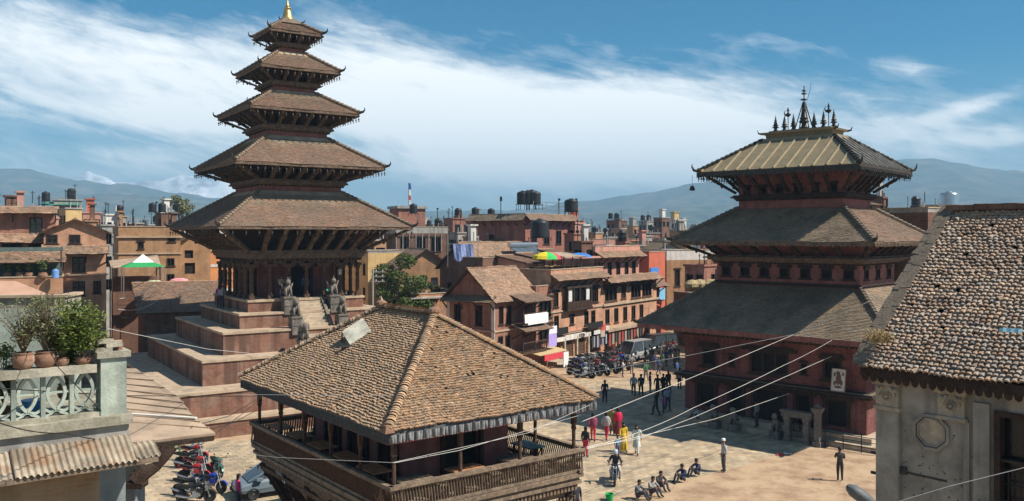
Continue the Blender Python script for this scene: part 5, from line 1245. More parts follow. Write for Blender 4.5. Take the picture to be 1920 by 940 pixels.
A2=house('cafe_annex','narrow dark-red cafe annex with white balcony banner and purple flower banner',rowp(6.62),ROW,3.0,5.0,7.3,brick_red,front=[(4.6,6.6,[1.5],2.2,'triple'),(2.4,4.0,[1.5],2.2,'triple')],roof=('flat',0.4))
balcony_storey(A,2.6,6.6,4.55,'',True); balcony_storey(A,2.6,6.6,1.95,'',False)
m=MB(); m.box(3.2,6.55,-1.4,-1.36,4.45,5.35); obj('cloth_banner',m,cloth(0.8,0.8,0.8),A)
m=MB(); m.box(0.1,1.5,-1.35,-1.32,2.1,4.0); obj('flower_banner',m,cloth(0.42,0.33,0.72),A2)
m=MB(); m.box(0.1,1.5,-1.37,-1.34,3.3,4.0); obj('banner_top',m,cloth(0.75,0.72,0.8),A2)
canopy(A2,-2.4,2.4,-0.1,1.95,1.9,MT('awning_tan',(0.5,0.37,0.2),var=0.15,sc_=2),'shop_awning',0.3); 
m=MB(); m.box(-1.6,1.6,-2.0,-1.96,1.05,1.6); obj('red_awning_front',m,cloth(0.6,0.06,0.08),A2)
m=MB(); m.box(1.6,2.5,-2.05,-2.0,0.1,1.5); obj('shop_poster',m,cloth(0.75,0.75,0.75),A2)
# -- long shop house with carved bay window and roof terrace
Bh=house('terrace_house','orange brick shop house with carved bay window, tiled eave and roof terrace',rowp(9.2),ROW,10.3,9,8.6,brick_facade,
    front=[(0.5,2.45,[1.3],0.7,'hole'),(0.5,2.45,[3.0,5.4],1.7,'hole'),(0.3,2.5,[8.3],2.8,'hole'),(3.3,4.7,[1.0,6.8,8.2],0.85,'cross',glass_blue),(3.6,4.4,[3.9],0.8,'newar'),(5.5,7.0,[0.9],0.9,'newar'),(5.5,7.1,[8.6],1.3,'triple')],
    left=[(5.4,6.6,[2.5],0.9,'newar')],roof=('flat',0.55),bands=[(2.75,0.14,0.14,stone_ledge),(2.92,0.08,0.2,plaster_pink),(5.0,0.14,0.12,stone_ledge)])
pent(Bh,(0,0,0),(1,0,0),(0,-1,0),10.3,8.75,1.0,0.6,clay_house)
bay=bpy.data.objects.new('bay_window',None); COL.objects.link(bay); bay.parent=Bh
m=MB(); m.box(2.2,7.0,-0.55,-0.003,5.25,5.9); m.box(2.1,7.1,-0.62,-0.003,5.05,5.25); m.box(2.15,7.05,-0.58,-0.003,7.25,7.45); obj('bay_frame',m,wood_dark,bay)
for i in range(5): x=2.25+i*1.15; m=MB(); m.box(x,x+0.16,-0.55,-0.35,5.9,7.25); obj('bay_post',m,wood_dark,bay)
for i in range(4): x=2.41+i*1.15; m=MB(); m.box(x,x+0.99,-0.38,-0.34,6.1 if i in(1,) else 5.95,7.2); obj('bay_pane',m,curtain if i in(0,3) else glass_dark,bay)
for i in range(18): x=2.3+i*0.265; m=MB(); m.box(x,x+0.12,-0.6,-0.56,5.32,5.85); obj('bay_baluster',m,wood_brown,bay)
for x0,x1 in ((5.9,9.0),(0.1,2.0)):
    m=MB(); m.box(x0,x1,-0.75,-0.003,2.92,3.05); m.box(x0,x1,-0.75,-0.7,3.05,3.6); obj('iron_balcony',m,iron,Bh)
# shop posts, fascia sign with letters
for x in (1.85,4.2,6.5): m=MB(); m.box(x-0.12,x+0.12,-0.5,-0.26,0.0,2.5); obj('shop_post',m,stone_step,Bh)
m=MB(); m.box(0.3,6.9,-0.5,-0.3,2.2,2.68); obj('shop_fascia',m,plaster_white,Bh)
for (x0,x1,mat) in ((2.0,4.0,wood_brown),(4.35,6.4,wood_brown)):
    m=MB(); m.box(x0+0.1,x1-0.1,-0.02,0.1,0.5,2.2); 
    for i in range(5): m.box(x0+0.2,x1-0.2,-0.05,-0.02,0.6+i*0.32,0.85+i*0.32)
    obj('shutter_door',m,mat,Bh)
m=MB(); m.box(-0.5,7.2,-1.6,-0.05,0,0.22); m.box(-0.5,7.2,-1.0,-0.05,0.22,0.44); obj('shop_steps',m,stone_step,Bh)
def letters(parent,txt,x,y,z,size,mat,name='sign_letter'):
    ST={'F':[((0,0),(0,1)),((0,1),(.6,1)),((0,.5),(.5,.5))],'O':[((0,0),(0,1)),((0,1),(.6,1)),((.6,1),(.6,0)),((.6,0),(0,0))],'D':[((0,0),(0,1)),((0,1),(.45,.9)),((.45,.9),(.6,.5)),((.6,.5),(.45,.1)),((.45,.1),(0,0))]}
    for i,ch in enumerate(txt):
        m=MB()
        for a,b in ST[ch]: m.beam((x+(i*0.85+a[0])*size,y,z+a[1]*size),(x+(i*0.85+b[0])*size,y,z+b[1]*size),0.12*size*1.6,0.02)
        obj(name,m,mat,parent)
letters(Bh,'FOOD',4.5,-0.52,2.26,0.34,iron)
sign_red=cloth(0.5,0.1,0.08)
for (x,z,w,hh,mat) in ((7.1,2.3,1.3,0.4,cloth(0.6,0.6,0.55)),(8.6,2.6,1.0,0.6,sign_red),(8.5,1.9,0.9,0.7,cloth(0.45,0.35,0.3)),(9.6,2.5,0.7,0.5,cloth(0.6,0.55,0.45))):
    m=MB(); m.box(x,x+w,-0.75,-0.68,z,z+hh); obj('shop_sign',m,mat,Bh)
for i in range(9):
    x=6.9+i*0.36; m=MB(); m.box(x,x+0.26,-0.62,-0.55,0.9+0.1*(i%3),2.1); obj('hanging_cloth',m,cloth(*[(0.05,0.05,0.07),(0.3,0.3,0.32),(0.02,0.02,0.02),(0.35,0.38,0.45),(0.12,0.06,0.12)][i%5]),Bh)
# roof terrace things
def umbrella(p,r,h,cols,label,group=None,segs=8,droop=0.4):
    g=thing('parasol',label,'umbrella',p,0,group); m=MB(); m.tube([(0,0,0),(0,0,h)],0.03,6); obj('pole',m,steel,g)
    for k in range(segs):
        a0,a1=6.283*k/segs,6.283*(k+1)/segs; m=MB(); V=[]
        for f,z in ((0.02,h+droop*0.55),(0.5,h+droop*0.42),(0.85,h+droop*0.1),(1.0,h-droop*0.25)):
            for a in (a0,(a0+a1)/2,a1):
                rr=r*f*(1.0 if a!=(a0+a1)/2 else 0.95); V.append((rr*math.cos(a),rr*math.sin(a),z))
        m.add(V,[(i*3+j,i*3+j+1,i*3+j+4,i*3+j+3) for i in range(3) for j in range(2)][::1]); obj('canopy_panel',m,cols[k%len(cols)],g)
    return g
def rowpt(s,dp,z): q=rowp(s,dp); return (q[0],q[1],z)
g_,y_,r_=cloth(0.06,0.5,0.12),cloth(0.75,0.6,0.04),cloth(0.65,0.06,0.1)
umbrella(rowpt(11.6,2.0,8.62),1.5,1.75,[y_,r_,g_,g_,y_,y_,g_,r_],'red, yellow and green striped parasol on the roof terrace',droop=0.9)
umbrella(rowpt(18.6,2.4,8.62),1.4,1.7,[cloth(0.03,0.16,0.5),cloth(0.05,0.2,0.55)],'blue parasol on the roof terrace',droop=0.6)
g=thing('terrace_canopy','brown sheet canopy on posts over the roof terrace','canopy',rowpt(14.2,1.6,8.62),ROW)
for x in (0,1.7,3.4):
    for y in (0,2.4): m=MB(); m.box(x-0.05,x+0.05,y-0.05,y+0.05,0,1.75); obj('post',m,wood_brown,g)
m=MB(); m.slab([(-0.5,-0.5,1.7),(3.9,-0.5,1.7),(3.9,2.8,2.1),(-0.5,2.8,2.1)],0.06); obj('roof_sheet',m,tin_tan,g)
for i in range(5):
    g=thing('terrace_table','pale table set under the terrace canopy and parasols','table',rowpt(11.0+i*1.7,2.6,8.62),ROW,'tables on the roof terrace')
    m=MB(); m.box(-0.5,0.5,-0.35,0.35,0.7,0.75); obj('tabletop',m,plaster_yellow,g)
    for sx in (-1,1): m=MB(); m.box(sx*0.4-0.03,sx*0.4+0.03,-0.3,0.3,0,0.7); obj('leg',m,wood_brown,g)
# -- next house in the row
Ch=house('pink_shop_house','pink brick shop house with two long tiled eaves and close window rows',rowp(19.55),ROW,13.0,9,7.4,brick_facade,
    front=[(0.2,2.3,[1.4,4.0,6.6,9.2],1.9,'hole'),(3.0,4.6,[0.9,2.9,5.0,7.0,9.0],0.95,'plain'),(5.4,7.0,[1.7],2.7,'triple'),(5.5,6.9,[4.6],1.1,'newar'),(5.4,7.0,[7.6,10.4],2.4,'triple')],roof=('flat',0.2),bands=[(2.5,0.2,0.22,stone_ledge),(4.95,0.22,0.2,stone_ledge)],wood=wood_brown)
pent(Ch,(0,0,0),(1,0,0),(0,-1,0),13.0,8.1,1.05,0.62,clay_house)
m=MB(); m.facade((0.2,1.0,0),(1,0,0),(0,-1,0),10.2,7.4,10.0,[(0.5,1.3,8.0,9.5),(2.6,3.5,8.0,9.5),(4.6,5.5,8.0,9.5),(6.6,7.5,8.0,9.5),(8.4,9.3,8.0,9.5)],0.2,0,1); m.box(0.2,10.4,1.2,8,7.41,10.0); obj('attic_wall',m,[plaster_pink,void],Ch)
for x in (0.7,2.8,4.8,6.8,8.6): window(Ch,(0.0,1.0,0),(1,0,0),(0,-1,0),x,x+0.9,8.0,9.5,fm=wood_brown,style='plain',fw=0.09,depth=0.18)
pent(Ch,(0.2,1.0,0),(1,0,0),(0,-1,0),10.2,10.75,1.05,0.62,clay_house)
m=MB(); m.box(0.0,10.6,0.95,1.25,10.75,11.3); obj('parapet',m,plaster_pink,Ch); m=MB(); m.box(-0.05,10.65,0.9,1.3,11.3,11.38); obj('coping',m,stone_ledge,Ch)
for i in range(14):
    x=0.4+i*0.72; m=MB(); m.box(x,x+0.45,-0.5,-0.42,0.7+0.15*(i%3),2.1); obj('hanging_cloth',m,cloth(*[(0.3,0.06,0.05),(0.3,0.26,0.2),(0.05,0.05,0.06),(0.25,0.12,0.08)][i%4]),Ch)
m=MB(); m.box(-0.1,10.5,-0.7,-0.1,2.25,2.55); obj('shop_awning',m,tin_tan,Ch)
Dh=house('red_corner_house','narrow bright red house with blue hoarding at the end of the row',rowp(32.6,1.0),ROW,4.5,7,10.2,plaster_redor,front=[(5.2,6.8,[1.2],1.4,'triple')],roof=('flat',0.3))
m=MB(); m.box(0.2,2.4,-0.12,-0.03,7.4,8.6); obj('blue_hoarding',m,cloth(0.05,0.22,0.6),Dh); m=MB(); m.box(2.5,4.3,-0.12,-0.03,4.6,6.0); obj('blue_hoarding',m,cloth(0.2,0.45,0.65),Dh)
pent(Dh,(-0.6,0,0),(1,0,0),(0,-1,0),3.4,7.3,1.3,0.9,clay)
# -- brown gable house behind
Fh=house('brown_gable_house','tall dark brick house with a solar panel on its tiled gable roof',(px(900,560,92).x,92,0),R(55),13,5.6,9.2,brick_brown,left=[(6.5,7.3,[1.4,3.8],0.6,'plain'),(3.8,5.0,[1.6,4],0.9,'plain')],front=[(6.8,8.2,[2,5,8],1.0,'plain')],roof=('gable_x',2.5,0.4))
g=thing('solar_water_heater','row of blue-grey solar panels on the brown gable roof','solar panel',(px(968,465,97).x,97,px(968,478,97).z),R(55))
for i in range(4):
    m=MB(); m.slab([(i*1.45,-0.9,0),(i*1.45+1.35,-0.9,0),(i*1.45+1.35,0.9,0.8),(i*1.45,0.9,0.8)],0.08); obj('panel',m,MT('solar_glass',(0.09,0.13,0.16),rough=0.15,var=0.2,spec=0.6),g)
m=MB(); m.tube([(0,1.0,1.1),(5.7,1.0,1.1)],0.3,10); obj('tank',m,steel,g)
m=MB()
for x in (0.2,2.8,5.5): m.tube([(x,0.9,-1.2),(x,0.9,0.9)],0.04,5); m.tube([(x,-0.9,-2.2),(x,-0.85,0.0)],0.04,5)
obj('stand',m,iron,g)
for i,(u,v,Y,w) in enumerate(((985,505,88,2.4),(1020,500,92,2.6),(1060,492,97,2.4))):
    h_=house('dormer_hut','small rooftop hut with brown shed roof behind the terrace',(px(u,v,Y).x,Y,0),R(55),w,3.5,px(u,v-12,Y).z,plaster_pink,front=[(px(u,v-12,Y).z-1.4,px(u,v-12,Y).z-0.5,[w/2],1.0,'plain')],roof=('shed',0.7,0.4),roofmat=clay,group='rooftop huts behind the terrace')
# -- ochre gabled house, low huts, laundry terrace
Eh=house('ochre_gable_house','ochre brick gabled house with small square windows behind the leafy tree',(px(742,560,98).x,98,0),R(20),7.2,9,8.6,brick_ochre,front=[(6.7,7.6,[1.6,4.6],0.8,'plain',curtain),(4.0,5.2,[1.6,5.6],0.9,'plain')],left=[(6,7,[3,6],0.8,'plain')],roof=('gable_y',2.3,0.35))
Gh=house('flat_brick_house','low orange brick house with a flat roof and dark doorway below the laundry',(px(770,590,84).x,84,0),R(30),6.5,7,6.4,brick_orange,front=[(3.9,5.6,[1.6],1.5,'hole'),(3.9,5.4,[4.8],1.0,'plain')],roof=('flat',0.3))
m=MB(); m.box(-0.5,3.2,-1.2,0.2,6.3,6.42); obj('tin_porch',m,tin,Gh)
Hh=house('ochre_flat_house','ochre plastered house with broken flat roof beside the tall pagoda',(px(690,560,105).x,105,0),R(32),8,8,10.3,plaster_yellow,front=[(7.6,9,[2,5],0.9,'plain'),(4.6,6,[2,5],0.9,'plain')],left=[(7.6,9,[2,4.5,6.8],0.7,'plain'),(4.6,6,[2,4.5,6.8],0.7,'plain')],roof=('flat',0.3,concrete))
Ih=house('wide_terrace_house','brown house with wide railed terrace and a flagged stair tower',(px(742,430,128).x,128,0),R(28),8.5,8,12.8,brick_brown,front=[(10.0,12.2,[1.5,4,6.5],1.6,'triple')],roof=('flat',1.0,concrete))
m=MB(); m.box(1.2,5.6,2,6,12.8,16.6); obj('stair_tower',m,brick_red,Ih); m=MB(); m.box(0.9,5.9,1.7,6.3,16.6,17.0); obj('tower_slab',m,concrete,Ih)
for i in range(9): m=MB(); m.box(i*1.05,i*1.05+0.12,-0.1,0.02,10,12.7); obj('terrace_post',m,concrete,Ih)
g=thing('prayer_flag','tall blue, white and red prayer flag on a pole above the stair tower','flag',(px(766,380,131).x,131,17.0),0)
m=MB(); m.tube([(0,0,0),(0,0,3.6)],0.05,6); obj('pole',m,wood_grey,g)
for z0,z1,c_ in ((2.5,3.5,cloth(0.03,0.1,0.4)),(1.6,2.5,cloth(0.75,0.75,0.75)),(0.9,1.6,cloth(0.55,0.08,0.06)),(0.2,0.9,cloth(0.75,0.72,0.7))):
    m=MB(); m.slab([(0.05,0,z0),(0.42,0.1,z0+0.05),(0.30,0.05,z1),(0.05,0,z1)],0.02); obj('flag_panel',m,c_,g)
g=thing('laundry_sheet','pale blue sheet hung out to dry on a roof terrace line','laundry',(px(868,470,90).x,90,px(868,458,90).z),R(10))
m=MB(); V=[];nx_=9
for i in range(nx_):
    for j in range(4): V.append((-1.05+2.1*i/(nx_-1)+0.05*j,0.08*math.sin(i*1.4+j*0.5)+0.02*j,-j*0.62*(0.85+0.15*math.sin(i*0.9))))
m.add(V,[(i*4+j,i*4+j+1,i*4+j+5,i*4+j+4) for i in range(nx_-1) for j in range(3)]); obj('sheet',m,cloth(0.33,0.4,0.68),g)
m=MB(); m.tube([(-1.6,0,0.02),(1.6,0,0.02)],0.012,4); obj('line',m,wire_pale,g)
for sx in (-1,1): m=MB(); m.tube([(sx*1.6,0,0.1),(sx*1.6,0,-2.4)],0.04,5); obj('pole',m,steel,g)
Jh=house('laundry_house','weathered pink house whose roof terrace carries the laundry line',(px(905,560,88).x,88.3,0),R(50),5,3.5,px(868,490,90).z,brick_brown,left=[(6,7.2,[2,4],0.8,'plain')],front=[(6,7.2,[2,5],0.9,'plain')],roof=('flat',0.4))
# -- large maroon house with water tanks
Kh=house('tank_house','large maroon house with tiled skirt eave and black water tanks on top',(px(985,430,118).x,118,0),R(52),12,10,px(985,405,118).z,MT('plaster_maroon',(0.30,0.125,0.095),var=0.25,sc_=1.0,streak=0.45),front=[(11.2,13.2,[2,5,8],1.4,'plain'),(8,9.6,[2,5,8],1.2,'plain')],left=[(11,12.6,[4],0.9,'plain')],roof=('flat',0.3))
zt=px(985,405,118).z
pent(Kh,(0,0,0),(1,0,0),(0,-1,0),12,zt+0.3,1.0,0.9,clay); pent(Kh,(0,10,0),(0,-1,0),(-1,0,0),10,zt+0.3,1.0,0.9,clay_grey)
def tank(p,r,h,label,stand=0.8,mat=None,group=None):
    g=thing('water_tank',label,'water tank',p,rng.uniform(0,1),group); m=MB(); prof=[(r*0.95,stand)]
    for i in range(5): z=stand+h*0.85*i/5; prof+=[(r,z+0.02),(r*0.97,z+h*0.08)]
    prof+=[(r,stand+h*0.82),(r*0.75,stand+h*0.95),(r*0.3,stand+h),(r*0.28,stand+h*1.05)]
    m.lathe(prof,(0,0,0),14); obj('body',m,mat or plastic_black,g,smooth=True)
    if stand>0.1:
        m=MB(); m.box(-r,r,-r,r,stand-0.06,stand)
        for sx in(-1,1):
            for sy in(-1,1): m.beam((sx*r*0.9,sy*r*0.9,0),(sx*r*0.9,sy*r*0.9,stand-0.05),0.06,0.06)
        obj('stand',m,iron,g)
    return g
for (u,v) in ((980,395),(990,394),(1003,395),(997,393)): tank(px(u,v,120),0.85,1.8,'black water tank grouped on a frame above the maroon house',0.9,group='tanks above the maroon house')
tank(px(1071,404,116),0.95,1.7,'single stout black water tank beside the flagpole',0.5)
tank(px(1012,452,104),1.1,2.2,'big black tank standing low behind the terrace huts',0.4)
g=thing('roof_frame','pale steel pipe frame above the maroon house roof','frame',(px(1000,400,119).x,119,zt+0.3),R(52))
for x in (0,3,6,9): m=MB(); m.tube([(x,0,0),(x,0,1.7)],0.05,5); obj('pipe_post',m,steel,g)
for z in (0.6,1.2,1.7): m=MB(); m.tube([(0,0,z),(9,0,z)],0.05,5); obj('pipe_rail',m,steel,g)
# -- left group
L1=house('left_terrace_house','red brick house with flat tiled eave and dark upper window',(px(-60,560,72).x,72,0),R(28),6.5,9,px(0,402,74).z,brick_red,front=[(px(0,440,74).z,px(0,408,74).z,[1.4,5.0],1.0,'cross',glass_blue),(px(0,475,74).z,px(0,457,74).z,[3.2,5.2],1.5,'hole')],roof=('flat',0.15),roofmat=clay)
pent(L1,(0,0,0),(1,0,0),(0,-1,0),6.5,px(0,387,74).z,0.8,0.6,clay_house); pent(L1,(0,0,0),(1,0,0),(0,-1,0),6.2,px(0,438,74).z,0.8,0.75,clay_house)
L2=house('left_gable_house','pink brick gabled house with tiled skirt roof and shuttered windows',(px(82,560,71).x,71,0),R(28),4.7,8,px(82,433,72).z,brick_facade,
    front=[(px(0,457,72).z,px(0,440,72).z,[0.6,2.3],0.85,'cross'),(px(0,512,72).z,px(0,482,72).z,[2.6],1.0,'cross'),(px(0,555,72).z,px(0,528,72).z,[2.6],0.95,'cross'),(px(0,552,72).z,px(0,528,72).z,[4.0],0.6,'plain',wood_brown)],right=[(9.5,10.6,[2,5],0.8,'plain')],roof=('gable_y',1.0,0.35),bands=[(px(0,517,72).z,0.12,0.14,stone_ledge)])
pent(L2,(0,0,0),(1,0,0),(0,-1,0),4.7,px(0,460,72).z,0.9,0.7,clay_house)
L3=house('plant_terrace_house','brick house with open roofed terrace holding potted plants',(px(-50,560,64.5).x,64.5,0),R(28),6.0,5,px(0,523,66).z,brick_orange,front=[],roof=('flat',0.1))
zf=px(0,523,66).z
for x in (0.1,5.8): m=MB(); m.box(x,x+0.12,0.05,0.17,zf,zf+2.2); obj('post',m,wood_brown,L3)
m=MB(); m.box(0,6.0,2.4,2.5,zf,zf+2.4); obj('terrace_wall',m,MT('plaster_teal',(0.10,0.14,0.13),var=0.3,sc_=1.5,streak=0.4),L3)
pent(L3,(0,2.2,0),(1,0,0),(0,-1,0),6.0,px(0,473,68).z,2.3,0.75,clay_house)
LM=house('ochre_block_house','square ochre brick house with flat roof and tiny central window',(px(222,560,91).x,91,0),R(28),6.2,9,px(0,443,92).z,brick_ochre,front=[(px(0,467,92).z,px(0,454,92).z,[2.2],0.6,'newar'),(px(0,500,92).z,px(0,485,92).z,[5.2],0.8,'plain'),(px(0,530,92).z,px(0,515,92).z,[5.2],0.8,'plain'),(px(0,454,92).z,px(0,447,92).z,[5.3],0.8,'plain')],left=[(8,9.5,[3,6],0.9,'plain')],roof=('flat',1.0),bands=[(px(0,477,92).z,0.15,0.12,stone_ledge),(px(0,446,92).z,0.15,0.2,stone_ledge)])
LN=house('old_porch_house','old brick house with carved porch beside the ochre block',(px(338,560,95).x,95,0),R(26),3.2,7,px(0,455,94).z,brick_ochre,front=[(px(0,485,94).z,px(0,470,94).z,[0.9],0.9,'hole'),(px(0,515,94).z,px(0,494,94).z,[1.0],1.1,'hole')],roof=('gable_y',1.2,0.3))
LO_=house('orange_white_house','orange house with white corner bands behind the pagoda columns',(px(380,560,104).x,104,0),R(26),11,8,px(0,458,104).z,plaster_orange,front=[(6.6,8.3,[2.4],1.0,'cross'),(3.8,5.4,[2.4],1.0,'cross')],left=[(6,8,[3,5],1,'plain')],roof=('flat',0.5,plaster_white),bands=[(8.6,0.35,0.06,plaster_white),(5.6,0.4,0.06,plaster_white)])
m=MB(); m.box(-0.05,0.55,-0.06,0.02,0,10.8); obj('white_quoin',m,plaster_white,LO_)
LP=house('low_tiled_house','low long house with a broad worn tile roof below the pagoda plinth',(px(268,620,73).x,73,0),R(28),6.6,5,px(0,585,74).z,brick_brown,front=[(0.3,2.8,[1.6,4.2],1.6,'hole')],roof=('shed',2.3,0.5),roofmat=clay)
# marquee and parasols on the left roofs
g=thing('marquee_tent','white and green peaked tent canopy above the brown shed roof','tent',(px(268,505,79).x,79,px(0,500,79).z-1.2),R(28)); g.scale=(0.95,0.95,1.0)
P4=[(-1.9,-1.7),(1.9,-1.7),(1.9,1.7),(-1.9,1.7)]
for k in range(4):
    a,b=P4[k],P4[(k+1)%4]; m=MB(); m.add([(*a,1.2),(*b,1.2),(b[0]*0.5,b[1]*0.5,1.6),(a[0]*0.5,a[1]*0.5,1.6)],[(0,1,2,3)]); obj('tent_skirt',m,cloth(0.03,0.3,0.1),g)
    m=MB(); m.add([(a[0]*0.5,a[1]*0.5,1.6),(b[0]*0.5,b[1]*0.5,1.6),(0,0,2.35)],[(0,1,2)]); obj('tent_peak',m,cloth(0.8,0.8,0.8),g)
    m=MB(); m.tube([(a[0]*0.95,a[1]*0.95,-1.5),(a[0]*0.95,a[1]*0.95,1.2)],0.04,5); obj('pole',m,steel,g)
g=thing('shed_roof','grey-brown sheet shed roof beside the white and green tent','shed',(px(240,505,83).x,83,0),R(28))
m=MB(); m.slab([(-1.6,-2,px(0,501,82).z),(2.8,-2,px(0,499,82).z),(2.8,1.5,px(0,480,82).z),(-1.6,1.5,px(0,490,82).z)],0.08); obj('sheet',m,tin_tan,g)
for x,y in ((-1.5,-1.9),(2.7,-1.9),(-1.5,1.4),(2.7,1.4)): m=MB(); m.tube([(x,y,0),(x,y,px(0,499,82).z)],0.06,5); obj('post',m,wood_dark,g)
m=MB(); m.box(-1.4,2.6,-0.6,1.3,0,px(0,520,82).z); obj('back_wall',m,brick_brown,g)
q=px(290,540,82); umbrella((q.x,82,q.z),0.95,0.55,[cloth(0.55,0.58,0.35),cloth(0.62,0.64,0.45)],'pale green parasol above the low tiled roof',droop=0.35)
q=px(336,540,83); umbrella((q.x,83,q.z),0.9,0.8,[cloth(0.7,0.25,0.28),cloth(0.75,0.32,0.33)],'pink parasol above the low tiled roof',droop=0.3)
tank(px(257,541,80),0.35,0.7,'small bright blue water drum beside the pale green parasol',0.0,MT('drum_blue',(0.05,0.25,0.6),rough=0.4,var=0.1))
# roof slab edge behind the potted plants
g=house('near_roof_house','low flat-roofed house with mossy parapet behind the potted shrubs',(px(-80,600,22).x,22,0),R(8),2.6,1.2,px(0,580,22).z,plaster_mint,roof=('flat',0.28,concrete_ledge))
m=MB(); m.slab([(-0.5,0.4,px(0,560,22).z),(2.2,0.4,px(0,560,22).z),(0.9,1.2,px(0,528,23).z),(-1.6,1.2,px(0,528,23).z)],0.05); obj('porch_roof',m,MT('tin_pink',(0.5,0.3,0.21),rough=0.7,var=0.15,sc_=2),g)
# -- right of the gilded temple
Mh=house('white_ruin_house','ochre brick house with a broken white stuccoed top floor',(px(1250,560,112).x,112,0),R(20),7,7,px(0,488,112).z,brick_ochre,front=[(5.8,8.0,[1.6,4.6],0.8,'newar')],left=[(5.8,8,[2,5],0.8,'newar')],roof=('flat',1.3,plaster_white))
Nh=house('grey_tiled_house','grey house with wide worn roof behind the red corner house',(px(1212,560,122).x,122,0),R(30),8,9,px(0,478,122).z,concrete,front=[(7,8.4,[2,5],1.0,'plain')],roof=('gable_y',1.8,0.5),roofmat=clay_grey)
Oh=house('long_pink_parapet_house','long pink house with tiled eave and plain parapet behind the shop row',(px(1085,560,128).x,128,0),R(25),11.5,8,px(0,464,128).z,plaster_pink,front=[(7,8.6,[2,5,8],1.0,'plain')],roof=('flat',1.2))
pent(Oh,(0,0,0),(1,0,0),(0,-1,0),11.5,px(0,462,128).z,1.2,0.7,clay)
Ph=house('brick_stub_house','bright orange brick stair head with a dark tank beyond the gilded temple',(px(1668,560,88).x,88,0),R(20),2.6,4,px(0,393,88).z,brick_orange,roof=('flat',0.1))
Qh=house('green_roof_house','dark red house with pale green sheet roof beside the gilded temple',(px(1622,560,82).x,82,0),R(30),2.2,4,px(0,384,82).z,brick_red,front=[(12.8,14.2,[1.0],0.9,'plain',curtain)],roof=('shed',0.9,0.3),roofmat=clay_grey)
tank(px(1779,388,70),0.75,1.1,'galvanised water tank behind the steep tiled roof',0.1,steel)
Rh=house('shaded_wall_house','dark brick house with flat roof beyond the steep tiled roof',(px(1740,560,60).x,60,0),R(35),9,8,px(0,398,60).z,brick_brown,left=[(8,9.4,[2,5],1.0,'plain')],roof=('flat',0.3,concrete))
# ================================================================ far town
FARM=[brick_red,brick_orange,brick_ochre,brick_brown,concrete,plaster_white,plaster_pink,plaster_yellow,plaster_redor,MT('plaster_blue',(0.3,0.4,0.5),var=0.2,sc_=0.8,streak=0.3)]
FARN=['red brick','orange brick','ochre brick','dark brick','grey concrete','white plastered','pink plastered','yellow plastered','bright red','pale blue']
def far_house(u0,u1,vt,Y,mi,rz=0.7,top=0,group='houses of the far town',where='in the far town'):
    s=(u1-u0)*Y/FPX/(abs(math.cos(rz))+abs(math.sin(rz))); h=HC-Y*(vt-V0)/FPX; h=max(h,4)
    x0=(u0-960)*Y/FPX+abs(math.sin(rz))*s
    root=thing('town_house','%s flat-roofed house %s%s'%(FARN[mi],where,('',' with stair hut',' with roof tank')[top]),'house',(x0,Y,0),rz,group)
    m=MB(); nf=max(2,int(h/3.0)); nw=max(2,int(s/2.2))
    for o,t,n in (((0,0,0),(1,0,0),(0,-1,0)),((0,s,0),(0,-1,0),(-1,0,0)),((s,0,0),(0,1,0),(1,0,0))):
        ops=[]
        for f in range(max(0,nf-3),nf):
            for i in range(nw):
                if rng.random()<0.2: continue
                x=s*(i+0.5)/nw; z=h-(nf-f)*2.9+0.6; ops.append((x-0.5,x+0.5,z,z+1.35))
        m.facade(o,t,n,s,0,h,ops,0.25,0,1)
    m.add([(0,0,h-0.3),(s,0,h-0.3),(s,s,h-0.3),(0,s,h-0.3)],[(0,1,2,3)],0)
    obj('wall',m,[FARM[mi],glass_dark],root)
    m=MB(); m.box(-0.15,s+0.15,-0.15,0.1,h,h+0.22); m.box(-0.15,0.1,0.1,s+0.15,h,h+0.22); m.box(s-0.1,s+0.15,0.1,s+0.15,h,h+0.22); m.box(-0.15,s+0.15,s-0.1,s+0.15,h-0.01,h+0.2)
    for i in range(4):
        if rng.random()<0.6: a=rng.uniform(0.1,s-0.1); m.box(a,a+0.12,0.0,0.12,h+0.2,h+rng.uniform(0.6,1.4))
    obj('parapet',m,concrete if rng.random()<0.6 else FARM[mi],root)
    rd=MB()
    for i in range(int(rng.integers(1,4))):
        a=rng.uniform(0.2,s-0.2); b=rng.uniform(0.2,s-0.2); q=rng.uniform(1.2,3.2); rd.tube([(a,b,h-0.3),(a,b,h+q)],0.05,4); rd.box(a-0.25,a+0.25,b-0.02,b+0.02,h+q-0.3,h+q-0.22)
    obj('aerial',rd,wire_dark,root)['kind']='stuff'
    if top==1:
        a=s*rng.uniform(0.2,0.5); m=MB(); m.box(a,a+s*0.4,s*0.3,s*0.7,h-0.3,h+2.2); m.box(a-0.2,a+s*0.4+0.2,s*0.3-0.2,s*0.7+0.2,h+2.2,h+2.4); obj('stair_hut',m,[FARM[(mi+2)%10]],root)
    if top==2:
        a=s*rng.uniform(0.3,0.7); m=MB(); m.lathe([(0.65,0.9),(0.68,1.2),(0.64,1.5),(0.68,1.9),(0.4,2.25),(0.2,2.3)],(a,s*0.4,h-0.3),10); m.box(a-0.6,a+0.6,s*0.4-0.6,s*0.4+0.6,h-0.3,h+0.55); obj('roof_tank',m,plastic_black,root,smooth=False)
    return root
